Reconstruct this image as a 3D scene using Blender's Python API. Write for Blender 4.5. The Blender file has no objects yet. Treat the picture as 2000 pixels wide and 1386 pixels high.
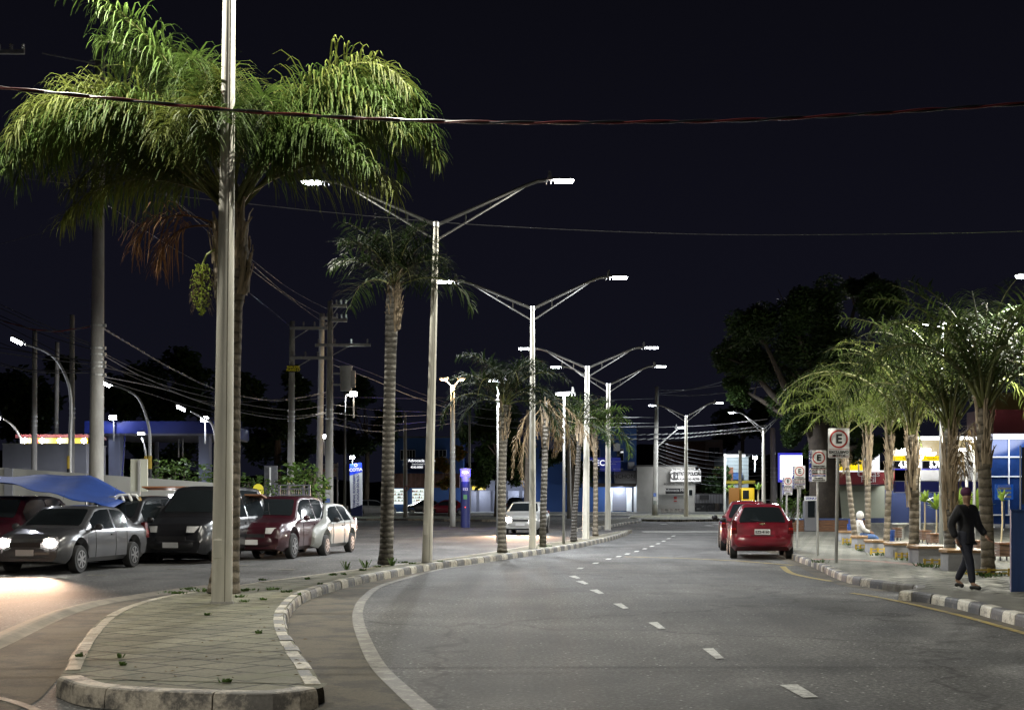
import bpy, math, random
from mathutils import Vector, Matrix
R = math.radians
C = bpy.context.scene.collection
scene = bpy.context.scene

# ---------------------------------------------------------------- camera
F = 2778.0; CX = 1000.0; YH = 972.0; CAMH = 1.6          # pixels of the 2000 x 1386 photograph
cam = bpy.data.cameras.new('camera'); camo = bpy.data.objects.new('camera', cam); C.objects.link(camo)
camo.location = (0, 0, CAMH); camo.rotation_euler = (R(90), 0, 0)
cam.sensor_width = 36; cam.sensor_fit = 'HORIZONTAL'; cam.lens = 36 * F / 2000.0
cam.shift_y = (YH - 693.0) / 2000.0
cam.clip_start = 0.1; cam.clip_end = 6000
scene.camera = camo
# ---------------------------------------------------------------- night sky
w = bpy.data.worlds.new('World'); scene.world = w; w.use_nodes = True
nt = w.node_tree; nt.nodes.clear()
wo = nt.nodes.new('ShaderNodeOutputWorld'); bg = nt.nodes.new('ShaderNodeBackground')
tc = nt.nodes.new('ShaderNodeTexCoord'); sp = nt.nodes.new('ShaderNodeSeparateXYZ'); cr = nt.nodes.new('ShaderNodeValToRGB')
nt.links.new(tc.outputs['Generated'], sp.inputs[0]); nt.links.new(sp.outputs['Z'], cr.inputs[0])
nt.links.new(cr.outputs[0], bg.inputs[0]); nt.links.new(bg.outputs[0], wo.inputs[0])
cr.color_ramp.elements[0].position = 0.0; cr.color_ramp.elements[0].color = (0.005, 0.0053, 0.010, 1)
cr.color_ramp.elements[1].position = 0.5; cr.color_ramp.elements[1].color = (0.0018, 0.0018, 0.0025, 1)
e = cr.color_ramp.elements.new(0.17); e.color = (0.0042, 0.0042, 0.008, 1)
bg.inputs[1].default_value = 1.0
scene.view_settings.view_transform = 'Standard'; scene.view_settings.look = 'None'
scene.view_settings.exposure = 0.22; scene.view_settings.gamma = 1.0
scene.cycles.max_bounces = 5; scene.cycles.diffuse_bounces = 2; scene.cycles.glossy_bounces = 3
scene.cycles.transmission_bounces = 3; scene.cycles.transparent_max_bounces = 6
scene.cycles.sample_clamp_indirect = 2.0; scene.cycles.sample_clamp_direct = 0
scene.cycles.caustics_reflective = False; scene.cycles.caustics_refractive = False

# ---------------------------------------------------------------- placing things
def G(px, py, z=0.0):
    """ground point seen at that pixel of the photograph, on the plane at height z"""
    Y = (CAMH - z) * F / (py - YH)
    return Vector(((px - CX) * Y / F, Y, z))
def A(px, py, Y):
    return Vector(((px - CX) * Y / F, Y, CAMH + (YH - py) * Y / F))
def catmull(pts, n=8):
    out = []
    P = [pts[0]] + list(pts) + [pts[-1]]
    for i in range(1, len(P) - 2):
        p0, p1, p2, p3 = P[i-1], P[i], P[i+1], P[i+2]
        for k in range(n):
            t = k / n
            out.append(0.5 * ((2*p1) + (p2-p0)*t + (2*p0-5*p1+4*p2-p3)*t*t + (3*p1-p0-3*p2+p3)*t*t*t))
    out.append(P[-2].copy())
    return out
def resample(pts, step):
    out = [pts[0].copy()]; acc = 0.0
    for a, b in zip(pts, pts[1:]):
        L = (b-a).length
        if L < 1e-9: continue
        t = step - acc
        while t <= L:
            out.append(a + (b-a) * (t/L)); t += step
        acc = (acc + L) % step
    return out

# ---------------------------------------------------------------- materials
MATS = {}
def mat(name, col, rough=0.6, metal=0.0, var=0.0, scale=3.0, bump=0.0, bscale=None, emit=None, estr=0.0, coat=0.0, spec=None, stretch=None, transl=0.0, alpha=None):
    if name in MATS: return MATS[name]
    m = bpy.data.materials.new(name); m.use_nodes = True; MATS[name] = m
    n = m.node_tree.nodes; l = m.node_tree.links; b = n['Principled BSDF']
    b.inputs['Base Color'].default_value = (*col, 1); b.inputs['Roughness'].default_value = rough; b.inputs['Metallic'].default_value = metal
    if coat: b.inputs['Coat Weight'].default_value = coat; b.inputs['Coat Roughness'].default_value = 0.06
    if spec is not None: b.inputs['Specular IOR Level'].default_value = spec
    if alpha is not None: b.inputs['Alpha'].default_value = alpha
    if emit is not None:
        b.inputs['Emission Color'].default_value = (*emit, 1); b.inputs['Emission Strength'].default_value = estr
    if var or bump:
        tcn = n.new('ShaderNodeTexCoord'); mp = n.new('ShaderNodeMapping'); l.new(tcn.outputs['Object'], mp.inputs[0])
        if stretch: mp.inputs['Scale'].default_value = stretch
    if var:
        nz = n.new('ShaderNodeTexNoise'); nz.inputs['Scale'].default_value = scale; nz.inputs['Detail'].default_value = 8; nz.inputs['Roughness'].default_value = 0.62
        l.new(mp.outputs[0], nz.inputs['Vector'])
        r = n.new('ShaderNodeValToRGB'); r.color_ramp.elements[0].position = 0.33; r.color_ramp.elements[1].position = 0.67
        r.color_ramp.elements[0].color = (*[max(0, c*(1-var)) for c in col], 1); r.color_ramp.elements[1].color = (*[min(1, c*(1+var)) for c in col], 1)
        l.new(nz.outputs['Fac'], r.inputs[0]); l.new(r.outputs[0], b.inputs['Base Color'])
    if bump:
        nb = n.new('ShaderNodeTexNoise'); nb.inputs['Scale'].default_value = bscale or scale*4; nb.inputs['Detail'].default_value = 6
        l.new(mp.outputs[0], nb.inputs['Vector'])
        bp = n.new('ShaderNodeBump'); bp.inputs['Strength'].default_value = bump; bp.inputs['Distance'].default_value = 0.02
        l.new(nb.outputs['Fac'], bp.inputs['Height']); l.new(bp.outputs[0], b.inputs['Normal'])
    if transl:
        tr = n.new('ShaderNodeBsdfTranslucent'); mx = n.new('ShaderNodeMixShader'); mx.inputs[0].default_value = transl
        src = b.inputs['Base Color'].links[0].from_socket if b.inputs['Base Color'].links else None
        if src: l.new(src, tr.inputs[0])
        else: tr.inputs[0].default_value = (*col, 1)
        out = n['Material Output']; l.new(b.outputs[0], mx.inputs[1]); l.new(tr.outputs[0], mx.inputs[2]); l.new(mx.outputs[0], out.inputs[0])
    return m
def glow(name, col, s):
    m = mat(name, (0.02, 0.02, 0.02), 0.5, emit=col, estr=s)
    m.cycles.emission_sampling = 'AUTO' if s < 6 else 'NONE'
    return m

def node_mat(name):
    m = bpy.data.materials.new(name); m.use_nodes = True; MATS[name] = m
    return m, m.node_tree.nodes, m.node_tree.links, m.node_tree.nodes['Principled BSDF']
def ramp(n, stops):
    r = n.new('ShaderNodeValToRGB'); els = r.color_ramp.elements
    els[0].position, els[0].color = stops[0][0], (*stops[0][1], 1)
    els[1].position, els[1].color = stops[-1][0], (*stops[-1][1], 1)
    for p, c in stops[1:-1]:
        e = els.new(p); e.color = (*c, 1)
    return r
def mixc(n, l, a, b, fac, mode='MIX'):
    x = n.new('ShaderNodeMix'); x.data_type = 'RGBA'; x.blend_type = mode
    if isinstance(fac, (int, float)): x.inputs[0].default_value = fac
    else: l.new(fac, x.inputs[0])
    for i, s in ((6, a), (7, b)):
        if isinstance(s, tuple): x.inputs[i].default_value = (*s, 1)
        else: l.new(s, x.inputs[i])
    return x.outputs[2]
def noise(n, l, vec, scale, det=6, rough=0.6):
    z = n.new('ShaderNodeTexNoise'); z.inputs['Scale'].default_value = scale; z.inputs['Detail'].default_value = det; z.inputs['Roughness'].default_value = rough
    if vec is not None: l.new(vec, z.inputs['Vector'])
    return z.outputs['Fac']

def asphalt(name, base, warm=(1, 1, 1)):
    m, n, l, b = node_mat(name)
    t = n.new('ShaderNodeTexCoord'); v = t.outputs['Object']
    c0 = tuple(base*x for x in warm)
    fine = noise(n, l, v, 22, 5, 0.85); r1 = ramp(n, [(0.37, tuple(x*0.3 for x in c0)), (0.51, c0), (0.64, tuple(x*3.0 for x in c0))]); l.new(fine, r1.inputs[0])
    big = noise(n, l, v, 0.35, 5, 0.6); r2 = ramp(n, [(0.38, (0.66, 0.66, 0.67)), (0.62, (1.25, 1.23, 1.2))]); l.new(big, r2.inputs[0])
    # long wheel-worn streaks
    mp = n.new('ShaderNodeMapping'); mp.inputs['Scale'].default_value = (1.2, 0.12, 1); l.new(v, mp.inputs[0])
    st = noise(n, l, mp.outputs[0], 1.3, 4, 0.55); r3 = ramp(n, [(0.36, (0.8, 0.8, 0.8)), (0.6, (1.12, 1.12, 1.12))]); l.new(st, r3.inputs[0])
    c = mixc(n, l, r1.outputs[0], r2.outputs[0], 1.0, 'MULTIPLY'); c = mixc(n, l, c, r3.outputs[0], 1.0, 'MULTIPLY')
    # tar joints
    vo = n.new('ShaderNodeTexVoronoi'); vo.feature = 'DISTANCE_TO_EDGE'; vo.inputs['Scale'].default_value = 0.16
    wob = n.new('ShaderNodeVectorMath'); wob.operation = 'ADD'; nz = n.new('ShaderNodeTexNoise'); nz.inputs['Scale'].default_value = 0.9; nz.inputs['Detail'].default_value = 6; l.new(v, nz.inputs['Vector'])
    sc_ = n.new('ShaderNodeVectorMath'); sc_.operation = 'SCALE'; sc_.inputs['Scale'].default_value = 2.0; l.new(nz.outputs['Color'], sc_.inputs[0])
    l.new(v, wob.inputs[0]); l.new(sc_.outputs[0], wob.inputs[1]); l.new(wob.outputs[0], vo.inputs['Vector'])
    r4 = ramp(n, [(0.0, (0.4, 0.4, 0.4)), (0.011, (1, 1, 1))]); l.new(vo.outputs['Distance'], r4.inputs[0])
    c = mixc(n, l, c, r4.outputs[0], 1.0, 'MULTIPLY')
    # sparkle of the surface stones, put into the colour as bright dots
    v3 = n.new('ShaderNodeTexVoronoi'); v3.inputs['Scale'].default_value = 9; l.new(v, v3.inputs['Vector'])
    r6 = ramp(n, [(0.07, (4.5, 4.5, 4.5)), (0.14, (1, 1, 1))]); l.new(v3.outputs['Distance'], r6.inputs[0])
    c = mixc(n, l, c, r6.outputs[0], 1.0, 'MULTIPLY')
    # oil spots
    v2 = n.new('ShaderNodeTexVoronoi'); v2.inputs['Scale'].default_value = 0.55; l.new(v, v2.inputs['Vector'])
    r5 = ramp(n, [(0.03, (0.62, 0.62, 0.62)), (0.07, (1, 1, 1))]); l.new(v2.outputs['Distance'], r5.inputs[0])
    c = mixc(n, l, c, r5.outputs[0], 1.0, 'MULTIPLY')
    l.new(c, b.inputs['Base Color'])
    rr = ramp(n, [(0.3, (0.68, 0.68, 0.68)), (0.7, (0.95, 0.95, 0.95))]); l.new(fine, rr.inputs[0]); l.new(rr.outputs[0], b.inputs['Roughness']); b.inputs['Specular IOR Level'].default_value = 0.35
    bp = n.new('ShaderNodeBump'); bp.inputs['Strength'].default_value = 0.55; bp.inputs['Distance'].default_value = 0.012; l.new(fine, bp.inputs['Height']); l.new(bp.outputs[0], b.inputs['Normal'])
    return m
def pavers(name, col, joint, rot, bw, bh, jw=0.012, alt=0.12, moss=None):
    m, n, l, b = node_mat(name)
    t = n.new('ShaderNodeTexCoord'); mp = n.new('ShaderNodeMapping'); mp.inputs['Rotation'].default_value = (0, 0, R(rot)); l.new(t.outputs['Object'], mp.inputs[0])
    wn = n.new('ShaderNodeTexNoise'); wn.inputs['Scale'].default_value = 2.5; wn.inputs['Detail'].default_value = 3; l.new(mp.outputs[0], wn.inputs['Vector'])
    ws = n.new('ShaderNodeVectorMath'); ws.operation = 'SCALE'; ws.inputs['Scale'].default_value = 0.05; l.new(wn.outputs['Color'], ws.inputs[0])
    wa = n.new('ShaderNodeVectorMath'); wa.operation = 'ADD'; l.new(mp.outputs[0], wa.inputs[0]); l.new(ws.outputs[0], wa.inputs[1])
    br = n.new('ShaderNodeTexBrick'); br.inputs['Scale'].default_value = 1.0; br.inputs['Brick Width'].default_value = bw; br.inputs['Row Height'].default_value = bh
    br.inputs['Mortar Size'].default_value = jw; br.inputs['Mortar Smooth'].default_value = 0.3; br.inputs['Bias'].default_value = 0.0
    br.inputs['Color1'].default_value = (*[c*(1-alt) for c in col], 1); br.inputs['Color2'].default_value = (*[c*(1+alt) for c in col], 1); br.inputs['Mortar'].default_value = (*joint, 1)
    l.new(wa.outputs[0], br.inputs['Vector'])
    f = noise(n, l, mp.outputs[0], 30, 5, 0.7); r1 = ramp(n, [(0.35, (0.7, 0.7, 0.7)), (0.65, (1.25, 1.25, 1.25))]); l.new(f, r1.inputs[0])
    g = noise(n, l, mp.outputs[0], 1.1, 6, 0.65); r2 = ramp(n, [(0.35, (0.62, 0.63, 0.6)), (0.62, (1.12, 1.12, 1.1))]); l.new(g, r2.inputs[0])
    c = mixc(n, l, br.outputs['Color'], r1.outputs[0], 1.0, 'MULTIPLY'); c = mixc(n, l, c, r2.outputs[0], 1.0, 'MULTIPLY')
    if moss:
        g2 = noise(n, l, mp.outputs[0], 0.8, 7, 0.7); r3 = ramp(n, [(0.55, (0, 0, 0)), (0.68, (1, 1, 1))]); l.new(g2, r3.inputs[0]); c = mixc(n, l, c, moss, r3.outputs[0])
    l.new(c, b.inputs['Base Color']); b.inputs['Roughness'].default_value = 0.85
    bp = n.new('ShaderNodeBump'); bp.inputs['Strength'].default_value = 0.6; bp.inputs['Distance'].default_value = 0.01
    iv = n.new('ShaderNodeMath'); iv.operation = 'SUBTRACT'; iv.inputs[0].default_value = 1.0; l.new(br.outputs['Fac'], iv.inputs[1]); 
    ad = n.new('ShaderNodeMath'); ad.operation = 'MULTIPLY_ADD'; ad.inputs[1].default_value = 0.5; l.new(f, ad.inputs[0]); l.new(iv.outputs[0], ad.inputs[2])
    l.new(ad.outputs[0], bp.inputs['Height']); l.new(bp.outputs[0], b.inputs['Normal'])
    return m
def worn(name, paint, under, cover=0.5, scale=6, rough=0.7):
    """old paint with the concrete showing through"""
    m, n, l, b = node_mat(name)
    t = n.new('ShaderNodeTexCoord'); v = t.outputs['Object']
    f = noise(n, l, v, scale, 9, 0.72); r = ramp(n, [(cover-0.06, (0, 0, 0)), (cover+0.05, (1, 1, 1))]); l.new(f, r.inputs[0])
    c = mixc(n, l, paint, under, r.outputs[0])
    g = noise(n, l, v, 40, 3, 0.7); r2 = ramp(n, [(0.3, (0.72, 0.72, 0.72)), (0.7, (1.2, 1.2, 1.2))]); l.new(g, r2.inputs[0]); c = mixc(n, l, c, r2.outputs[0], 1.0, 'MULTIPLY')
    l.new(c, b.inputs['Base Color']); b.inputs['Roughness'].default_value = rough
    bp = n.new('ShaderNodeBump'); bp.inputs['Strength'].default_value = 0.5; bp.inputs['Distance'].default_value = 0.008; l.new(g, bp.inputs['Height']); l.new(bp.outputs[0], b.inputs['Normal'])
    return m

# ---------------------------------------------------------------- mesh builder
def origin(o):
    v = Vector((0, 0, 0))
    while o is not None: v = v + o.location; o = o.parent
    return v
class MB:
    def __init__(s): s.v = []; s.f = []; s.m = []
    def add(s, vs, fs, m=0):
        k = len(s.v); s.v += [tuple(x) for x in vs]; s.f += [tuple(i+k for i in f) for f in fs]; s.m += [m]*len(fs)
    def quad(s, a, b, c, d, m=0): s.add([a, b, c, d], [(0, 1, 2, 3)], m)
    def box(s, c, size, m=0, rz=0.0, tx=1.0, ty=1.0):
        x, y, z = size[0]/2, size[1]/2, size[2]/2; cs, sn = math.cos(rz), math.sin(rz); vs = []
        for k, (dz, ax, ay) in enumerate(((-z, 1, 1), (z, tx, ty))):
            for dx, dy in ((-x, -y), (x, -y), (x, y), (-x, y)):
                dx *= ax; dy *= ay
                vs.append((c[0]+dx*cs-dy*sn, c[1]+dx*sn+dy*cs, c[2]+dz))
        s.add(vs, [(3, 2, 1, 0), (4, 5, 6, 7), (0, 1, 5, 4), (1, 2, 6, 5), (2, 3, 7, 6), (3, 0, 4, 7)], m)
    def tube(s, pts, r, n=8, m=0, caps=True):
        pts = [Vector(p) for p in pts]; k0 = len(s.v); N = len(pts)
        rs = r if isinstance(r, (list, tuple)) else [r]*N
        up = Vector((0, 0, 1)); t0 = (pts[1]-pts[0]).normalized()
        if abs(t0.z) > 0.95: up = Vector((1, 0, 0))
        for i, p in enumerate(pts):
            t = (pts[min(i+1, N-1)] - pts[max(i-1, 0)])
            if t.length < 1e-9: t = Vector((0, 0, 1))
            t.normalize(); a = t.cross(up)
            if a.length < 1e-4: a = t.cross(Vector((0, 1, 0)))
            a.normalize(); b = a.cross(t).normalized()
            for k in range(n):
                an = 2*math.pi*k/n; q = p + (a*math.cos(an)+b*math.sin(an))*rs[i]; s.v.append(tuple(q))
        for i in range(N-1):
            for k in range(n):
                s.f.append((k0+i*n+k, k0+i*n+(k+1) % n, k0+(i+1)*n+(k+1) % n, k0+(i+1)*n+k)); s.m.append(m)
        if caps:
            s.f.append(tuple(k0+k for k in range(n))[::-1]); s.m.append(m)
            s.f.append(tuple(k0+(N-1)*n+k for k in range(n))); s.m.append(m)
    def cyl(s, p0, p1, r0, r1=None, n=14, m=0): s.tube([p0, p1], [r0, r0 if r1 is None else r1], n, m)
    def sphere(s, c, r, n=10, m=0, sc=(1, 1, 1)):
        k0 = len(s.v); h = n//2+1
        for i in range(h+1):
            ph = math.pi*i/h
            for k in range(n):
                th = 2*math.pi*k/n; s.v.append((c[0]+r*sc[0]*math.sin(ph)*math.cos(th), c[1]+r*sc[1]*math.sin(ph)*math.sin(th), c[2]+r*sc[2]*math.cos(ph)))
        for i in range(h):
            for k in range(n):
                s.f.append((k0+i*n+k, k0+(i+1)*n+k, k0+(i+1)*n+(k+1) % n, k0+i*n+(k+1) % n)); s.m.append(m)
    def disc(s, c, r, n=24, axis='Y', m=0, r_in=0.0):
        def P(a, rr):
            x, y = rr*math.cos(a), rr*math.sin(a)
            return (c[0]+x, c[1], c[2]+y) if axis == 'Y' else ((c[0]+x, c[1]+y, c[2]) if axis == 'Z' else (c[0], c[1]+x, c[2]+y))
        if r_in: 
            for k in range(n):
                a, b = 2*math.pi*k/n, 2*math.pi*(k+1)/n
                s.quad(P(a, r_in), P(b, r_in), P(b, r), P(a, r), m)
        else: s.add([P(2*math.pi*k/n, r) for k in range(n)], [tuple(range(n))], m)
    def prism(s, poly, y0, y1, m=0):
        """polygon of (x, z) pairs pushed through from y0 to y1"""
        n = len(poly); s.add([(x, y0, z) for x, z in poly]+[(x, y1, z) for x, z in poly],
            [tuple(range(n)), tuple(range(2*n-1, n-1, -1))]+[(i, n+i, n+(i+1) % n, (i+1) % n) for i in range(n)], m)
    def slab(s, poly, z0, z1, m=0, ms=None):
        n = len(poly); s.add([(p[0], p[1], z0) for p in poly]+[(p[0], p[1], z1) for p in poly], [tuple(range(n, 2*n))], m)
        k = len(s.v)-2*n
        for i in range(n): s.f.append((k+i, k+(i+1) % n, k+n+(i+1) % n, k+n+i)); s.m.append(m if ms is None else ms)
    def build(s, name, mats, parent=None, local=False, smooth=False, bevel=0.0):
        if not isinstance(mats, (list, tuple)): mats = [mats]
        o0 = Vector((0, 0, 0)) if (local or parent is None) else origin(parent)
        me = bpy.data.meshes.new(name); me.from_pydata([(x-o0.x, y-o0.y, z-o0.z) for x, y, z in s.v], [], s.f)
        for mt in mats: me.materials.append(mt)
        me.polygons.foreach_set('material_index', s.m)
        if smooth: me.polygons.foreach_set('use_smooth', [True]*len(me.polygons))
        me.update()
        if smooth == 'auto':
            try: me.set_sharp_from_angle(angle=R(38))
            except Exception: pass
        o = bpy.data.objects.new(name, me); C.objects.link(o)
        if parent is not None: o.parent = parent
        if bevel:
            md = o.modifiers.new('bevel', 'BEVEL'); md.width = bevel; md.segments = 2; md.limit_method = 'ANGLE'
        return o
def tag(o, label=None, cat=None, group=None, kind=None):
    if label: o['label'] = label
    if cat: o['category'] = cat
    if group: o['group'] = group
    if kind: o['kind'] = kind
    return o
def thing(name, label, cat, loc=(0, 0, 0), group=None, rz=0.0):
    o = bpy.data.objects.new(name, None); C.objects.link(o); o.location = loc; o.rotation_euler = (0, 0, rz); o.empty_display_size = 0.2
    return tag(o, label, cat, group)
def kids(o): return [c for c in bpy.data.objects if c.parent == o]
KID = {}
def copy_tree(o, parent=None):
    c = o.copy(); C.objects.link(c)
    if parent is not None: c.parent = parent
    for ch in list(o.children): copy_tree(ch, c)
    return c
def text(name, s, loc, size, m, parent=None, align='CENTER', rz=0.0, extr=0.004, bold=0.0, tilt=90, roll=0.0, sx=1.0, local=False):
    cu = bpy.data.curves.new(name, 'FONT'); cu.body = s; cu.size = size; cu.extrude = extr; cu.offset = bold; cu.align_x = align; cu.align_y = 'CENTER'; cu.resolution_u = 3
    t = bpy.data.objects.new(name+'_c', cu); C.objects.link(t); dg = bpy.context.evaluated_depsgraph_get()
    me = bpy.data.meshes.new_from_object(t.evaluated_get(dg)); bpy.data.objects.remove(t); bpy.data.curves.remove(cu)
    M = Matrix.Translation(loc) @ Matrix.Rotation(rz, 4, 'Z') @ Matrix.Rotation(R(tilt), 4, 'X') @ Matrix.Rotation(roll, 4, 'Z') @ Matrix.Diagonal((sx, 1, 1, 1))
    me.transform(M)
    if parent is not None and not local: me.transform(Matrix.Translation(-origin(parent)))
    me.materials.clear(); me.materials.append(m)
    o = bpy.data.objects.new(name, me); C.objects.link(o)
    if parent is not None: o.parent = parent
    return o
def light(name, kind, loc, power, col=(1, 1, 1), size=0.15, target=None, angle=160, blend=0.3, parent=None):
    d = bpy.data.lights.new(name, kind); d.energy = power; d.color = col
    if kind == 'SPOT': d.spot_size = R(angle); d.spot_blend = blend; d.shadow_soft_size = size
    elif kind == 'AREA': d.shape = 'DISK'; d.size = size
    else: d.shadow_soft_size = size
    o = bpy.data.objects.new(name, d); C.objects.link(o); o.location = Vector(loc)
    if target is not None: o.rotation_euler = (Vector(target)-Vector(loc)).to_track_quat('-Z', 'Y').to_euler()
    if parent is not None: o.parent = parent; o.location = Vector(loc)-origin(parent)
    return o
LED = (0.93, 0.97, 1.0)

# common materials
M_conc = mat('concrete', (0.36, 0.35, 0.32), 0.85, var=0.22, scale=5, bump=0.3)
M_conc_pole = mat('pole_concrete', (0.33, 0.32, 0.295), 0.85, var=0.2, scale=4, bump=0.25, stretch=(1, 1, 0.3))
M_galv = mat('galvanised_steel', (0.42, 0.42, 0.41), 0.45, metal=0.55, var=0.12, scale=4, stretch=(3, 3, 0.3))
M_polepaint = mat('pole_paint', (0.56, 0.54, 0.47), 0.5, var=0.2, scale=2.2, bump=0.08, bscale=9, stretch=(1.5, 1.5, 0.25))
M_dark = mat('dark_metal', (0.03, 0.03, 0.033), 0.5)
M_blackpl = mat('black_plastic', (0.015, 0.015, 0.017), 0.55)
M_rubber = mat('rubber', (0.018, 0.018, 0.018), 0.8, var=0.3, scale=9)
M_glass = mat('car_glass', (0.012, 0.015, 0.017), 0.03, spec=0.5)
M_chrome = mat('chrome', (0.7, 0.7, 0.7), 0.15, metal=1.0)
M_rim = mat('alloy', (0.45, 0.45, 0.46), 0.28, metal=0.8)
M_white = mat('white_paint', (0.72, 0.72, 0.7), 0.5, var=0.06, scale=2)
M_lens = glow('led_lens', (0.93, 0.97, 1.0), 60)
M_cable = mat('cable_black', (0.04, 0.04, 0.045), 0.35)
M_cable_grey = mat('cable_grey', (0.17, 0.17, 0.18), 0.5)
M_cable_red = mat('cable_red', (0.28, 0.05, 0.05), 0.35)
M_ink = mat('black_ink', (0.012, 0.012, 0.014), 0.5)
M_redink = mat('red_ink', (0.42, 0.03, 0.025), 0.5)
M_blueink = mat('blue_ink', (0.03, 0.045, 0.3), 0.5)
M_wood = mat('brown_wood', (0.16, 0.07, 0.03), 0.55, var=0.35, scale=6, bump=0.2, stretch=(0.6, 0.6, 6))
M_wood2 = mat('slat_wood', (0.13, 0.075, 0.05), 0.6, var=0.3, scale=8, bump=0.2)
M_yel = mat('yellow_paint', (0.5, 0.34, 0.04), 0.6, var=0.2, scale=6)
M_steelblue = mat('blue_paint', (0.035, 0.07, 0.2), 0.45, var=0.15, scale=3, stretch=(4, 4, 0.5))
# ================================================================ ground, roads, median
KZ = 0.15
M_asph = asphalt('asphalt', 0.078)
b = MB(); b.quad((-2500, -60, -0.03), (2500, -60, -0.03), (2500, 4500, -0.03), (-2500, 4500, -0.03))
tag(b.build('ground', mat('earth', (0.06, 0.05, 0.04), 0.95, var=0.4, scale=0.4)), kind='structure')
b = MB(); b.quad((-70, -10, 0), (70, -10, 0), (70, 190, 0), (-70, 190, 0))
tag(b.build('road', M_asph), kind='structure')

def strip(mb, pts, w0, w1, z, m=0):
    """ribbon along pts between offsets w0 and w1 to the right of travel"""
    n = len(pts); L = []
    for i, p in enumerate(pts):
        t = pts[min(i+1, n-1)]-pts[max(i-1, 0)]; t.z = 0; t.normalize(); nr = Vector((t.y, -t.x, 0))
        a = w0[i] if isinstance(w0, list) else w0; c = w1[i] if isinstance(w1, list) else w1
        L.append((p+nr*a, p+nr*c))
    for (a, c), (d, e_) in zip(L, L[1:]):
        mb.quad((a.x, a.y, z), (c.x, c.y, z), (e_.x, e_.y, z), (d.x, d.y, z), m)

def kerb(pts, step, mats, width=0.16, h=KZ, z0=0.0, rng=None, names='kerb', inner=1, first=0, drop=None, block=None):
    """row of kerb stones along pts; the foot is on pts, the stone lies to the inner side"""
    rng = rng or random.Random(3)
    SUB = 4; Q = resample(pts, step/SUB); mb = MB(); n = (len(Q)-1)//SUB+1
    for i in range(n-1):
        cut = [q.copy() for q in Q[i*SUB:i*SUB+SUB+1]]; g = 0.006 + rng.random()*0.006
        cut[0] += (cut[1]-cut[0]).normalized()*g; cut[-1] += (cut[-2]-cut[-1]).normalized()*g
        nrs = []
        for q_ in range(SUB+1):
            t = cut[min(q_+1, SUB)]-cut[max(q_-1, 0)]; t.normalize(); nrs.append(Vector((-t.y, t.x, 0))*inner)
        j = rng.uniform(-0.008, 0.008); hh = h + rng.uniform(-0.006, 0.004); bt = 0.025; jj = rng.uniform(-0.006, 0.006)
        k = (i+first) % 2 if block is None else block(i)
        prof = [(0.0+j, -0.02), (0.006+j, hh*0.55), (0.016+j, hh-bt), (0.03+j, hh-0.008), (0.055+j, hh), (width, hh), (width, -0.02)]
        m_ = len(prof); vs = []
        for q_ in range(SUB+1):
            for o, zz in prof: v = cut[q_]+nrs[q_]*(o+jj*q_/SUB); vs.append((v.x, v.y, z0+zz))
        fs = [(r*m_+q, r*m_+q+1, (r+1)*m_+q+1, (r+1)*m_+q) for r in range(SUB) for q in range(m_-1)]+[tuple(range(m_))[::-1], tuple(range(SUB*m_, (SUB+1)*m_))]
        mb.add(vs, fs, k)
    o = mb.build(names, mats); tag(o, kind='structure'); return o

M_kw = worn('kerb_white', (0.5, 0.465, 0.385), (0.24, 0.22, 0.19), 0.54, 7)
M_kg = worn('kerb_grey', (0.15, 0.15, 0.155), (0.27, 0.25, 0.21), 0.55, 7)
M_kold = worn('kerb_old', (0.48, 0.44, 0.36), (0.2, 0.18, 0.15), 0.5, 4.5)
M_dirt = worn('gutter_dirt', (0.115, 0.098, 0.072), (0.065, 0.058, 0.048), 0.52, 1.6, .95)
# median outline (photo pixels of the top outer edge, plane z = 0.15)
mr_px = [(636, 1334), (618, 1306), (590, 1268), (568, 1232), (560, 1205), (566, 1184), (590, 1160), (632, 1143), (700, 1126), (780, 1111), (850, 1099), (950, 1086), (1040, 1074), (1120, 1062), (1180, 1050), (1212, 1042), (1228, 1036)]
ml_px = [(108, 1322), (122, 1300), (140, 1268), (165, 1235), (200, 1203), (255, 1178), (330, 1160), (420, 1147), (520, 1133), (640, 1117), (760, 1102), (843, 1093), (985, 1072), (1032, 1064), (1100, 1055), (1160, 1045), (1205, 1037), (1228, 1034)]
front_px = [(108, 1322), (150, 1338), (220, 1346), (330, 1352), (430, 1355), (520, 1356), (590, 1350), (625, 1343), (636, 1334)]
mr = catmull([G(*p, KZ) for p in mr_px], 8); ml = catmull([G(*p, KZ) for p in ml_px], 8); mf = catmull([G(*p, KZ) for p in front_px], 6)
outline = mf + mr[1:] + ml[::-1][:-1]
def shrink_poly(poly, d):
    out = []; n = len(poly)
    for i in range(n):
        t = poly[(i+1) % n]-poly[i-1]; t.z = 0
        if t.length < 1e-6: out.append(poly[i].copy()); continue
        t.normalize(); out.append(poly[i]+Vector((-t.y, t.x, 0))*d)
    return out
M_pav = pavers('median_pavers', (0.15, 0.143, 0.098), (0.02, 0.02, 0.013), 33, 0.44, 0.44, 0.022, 0.16, moss=(0.12, 0.125, 0.07))
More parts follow.
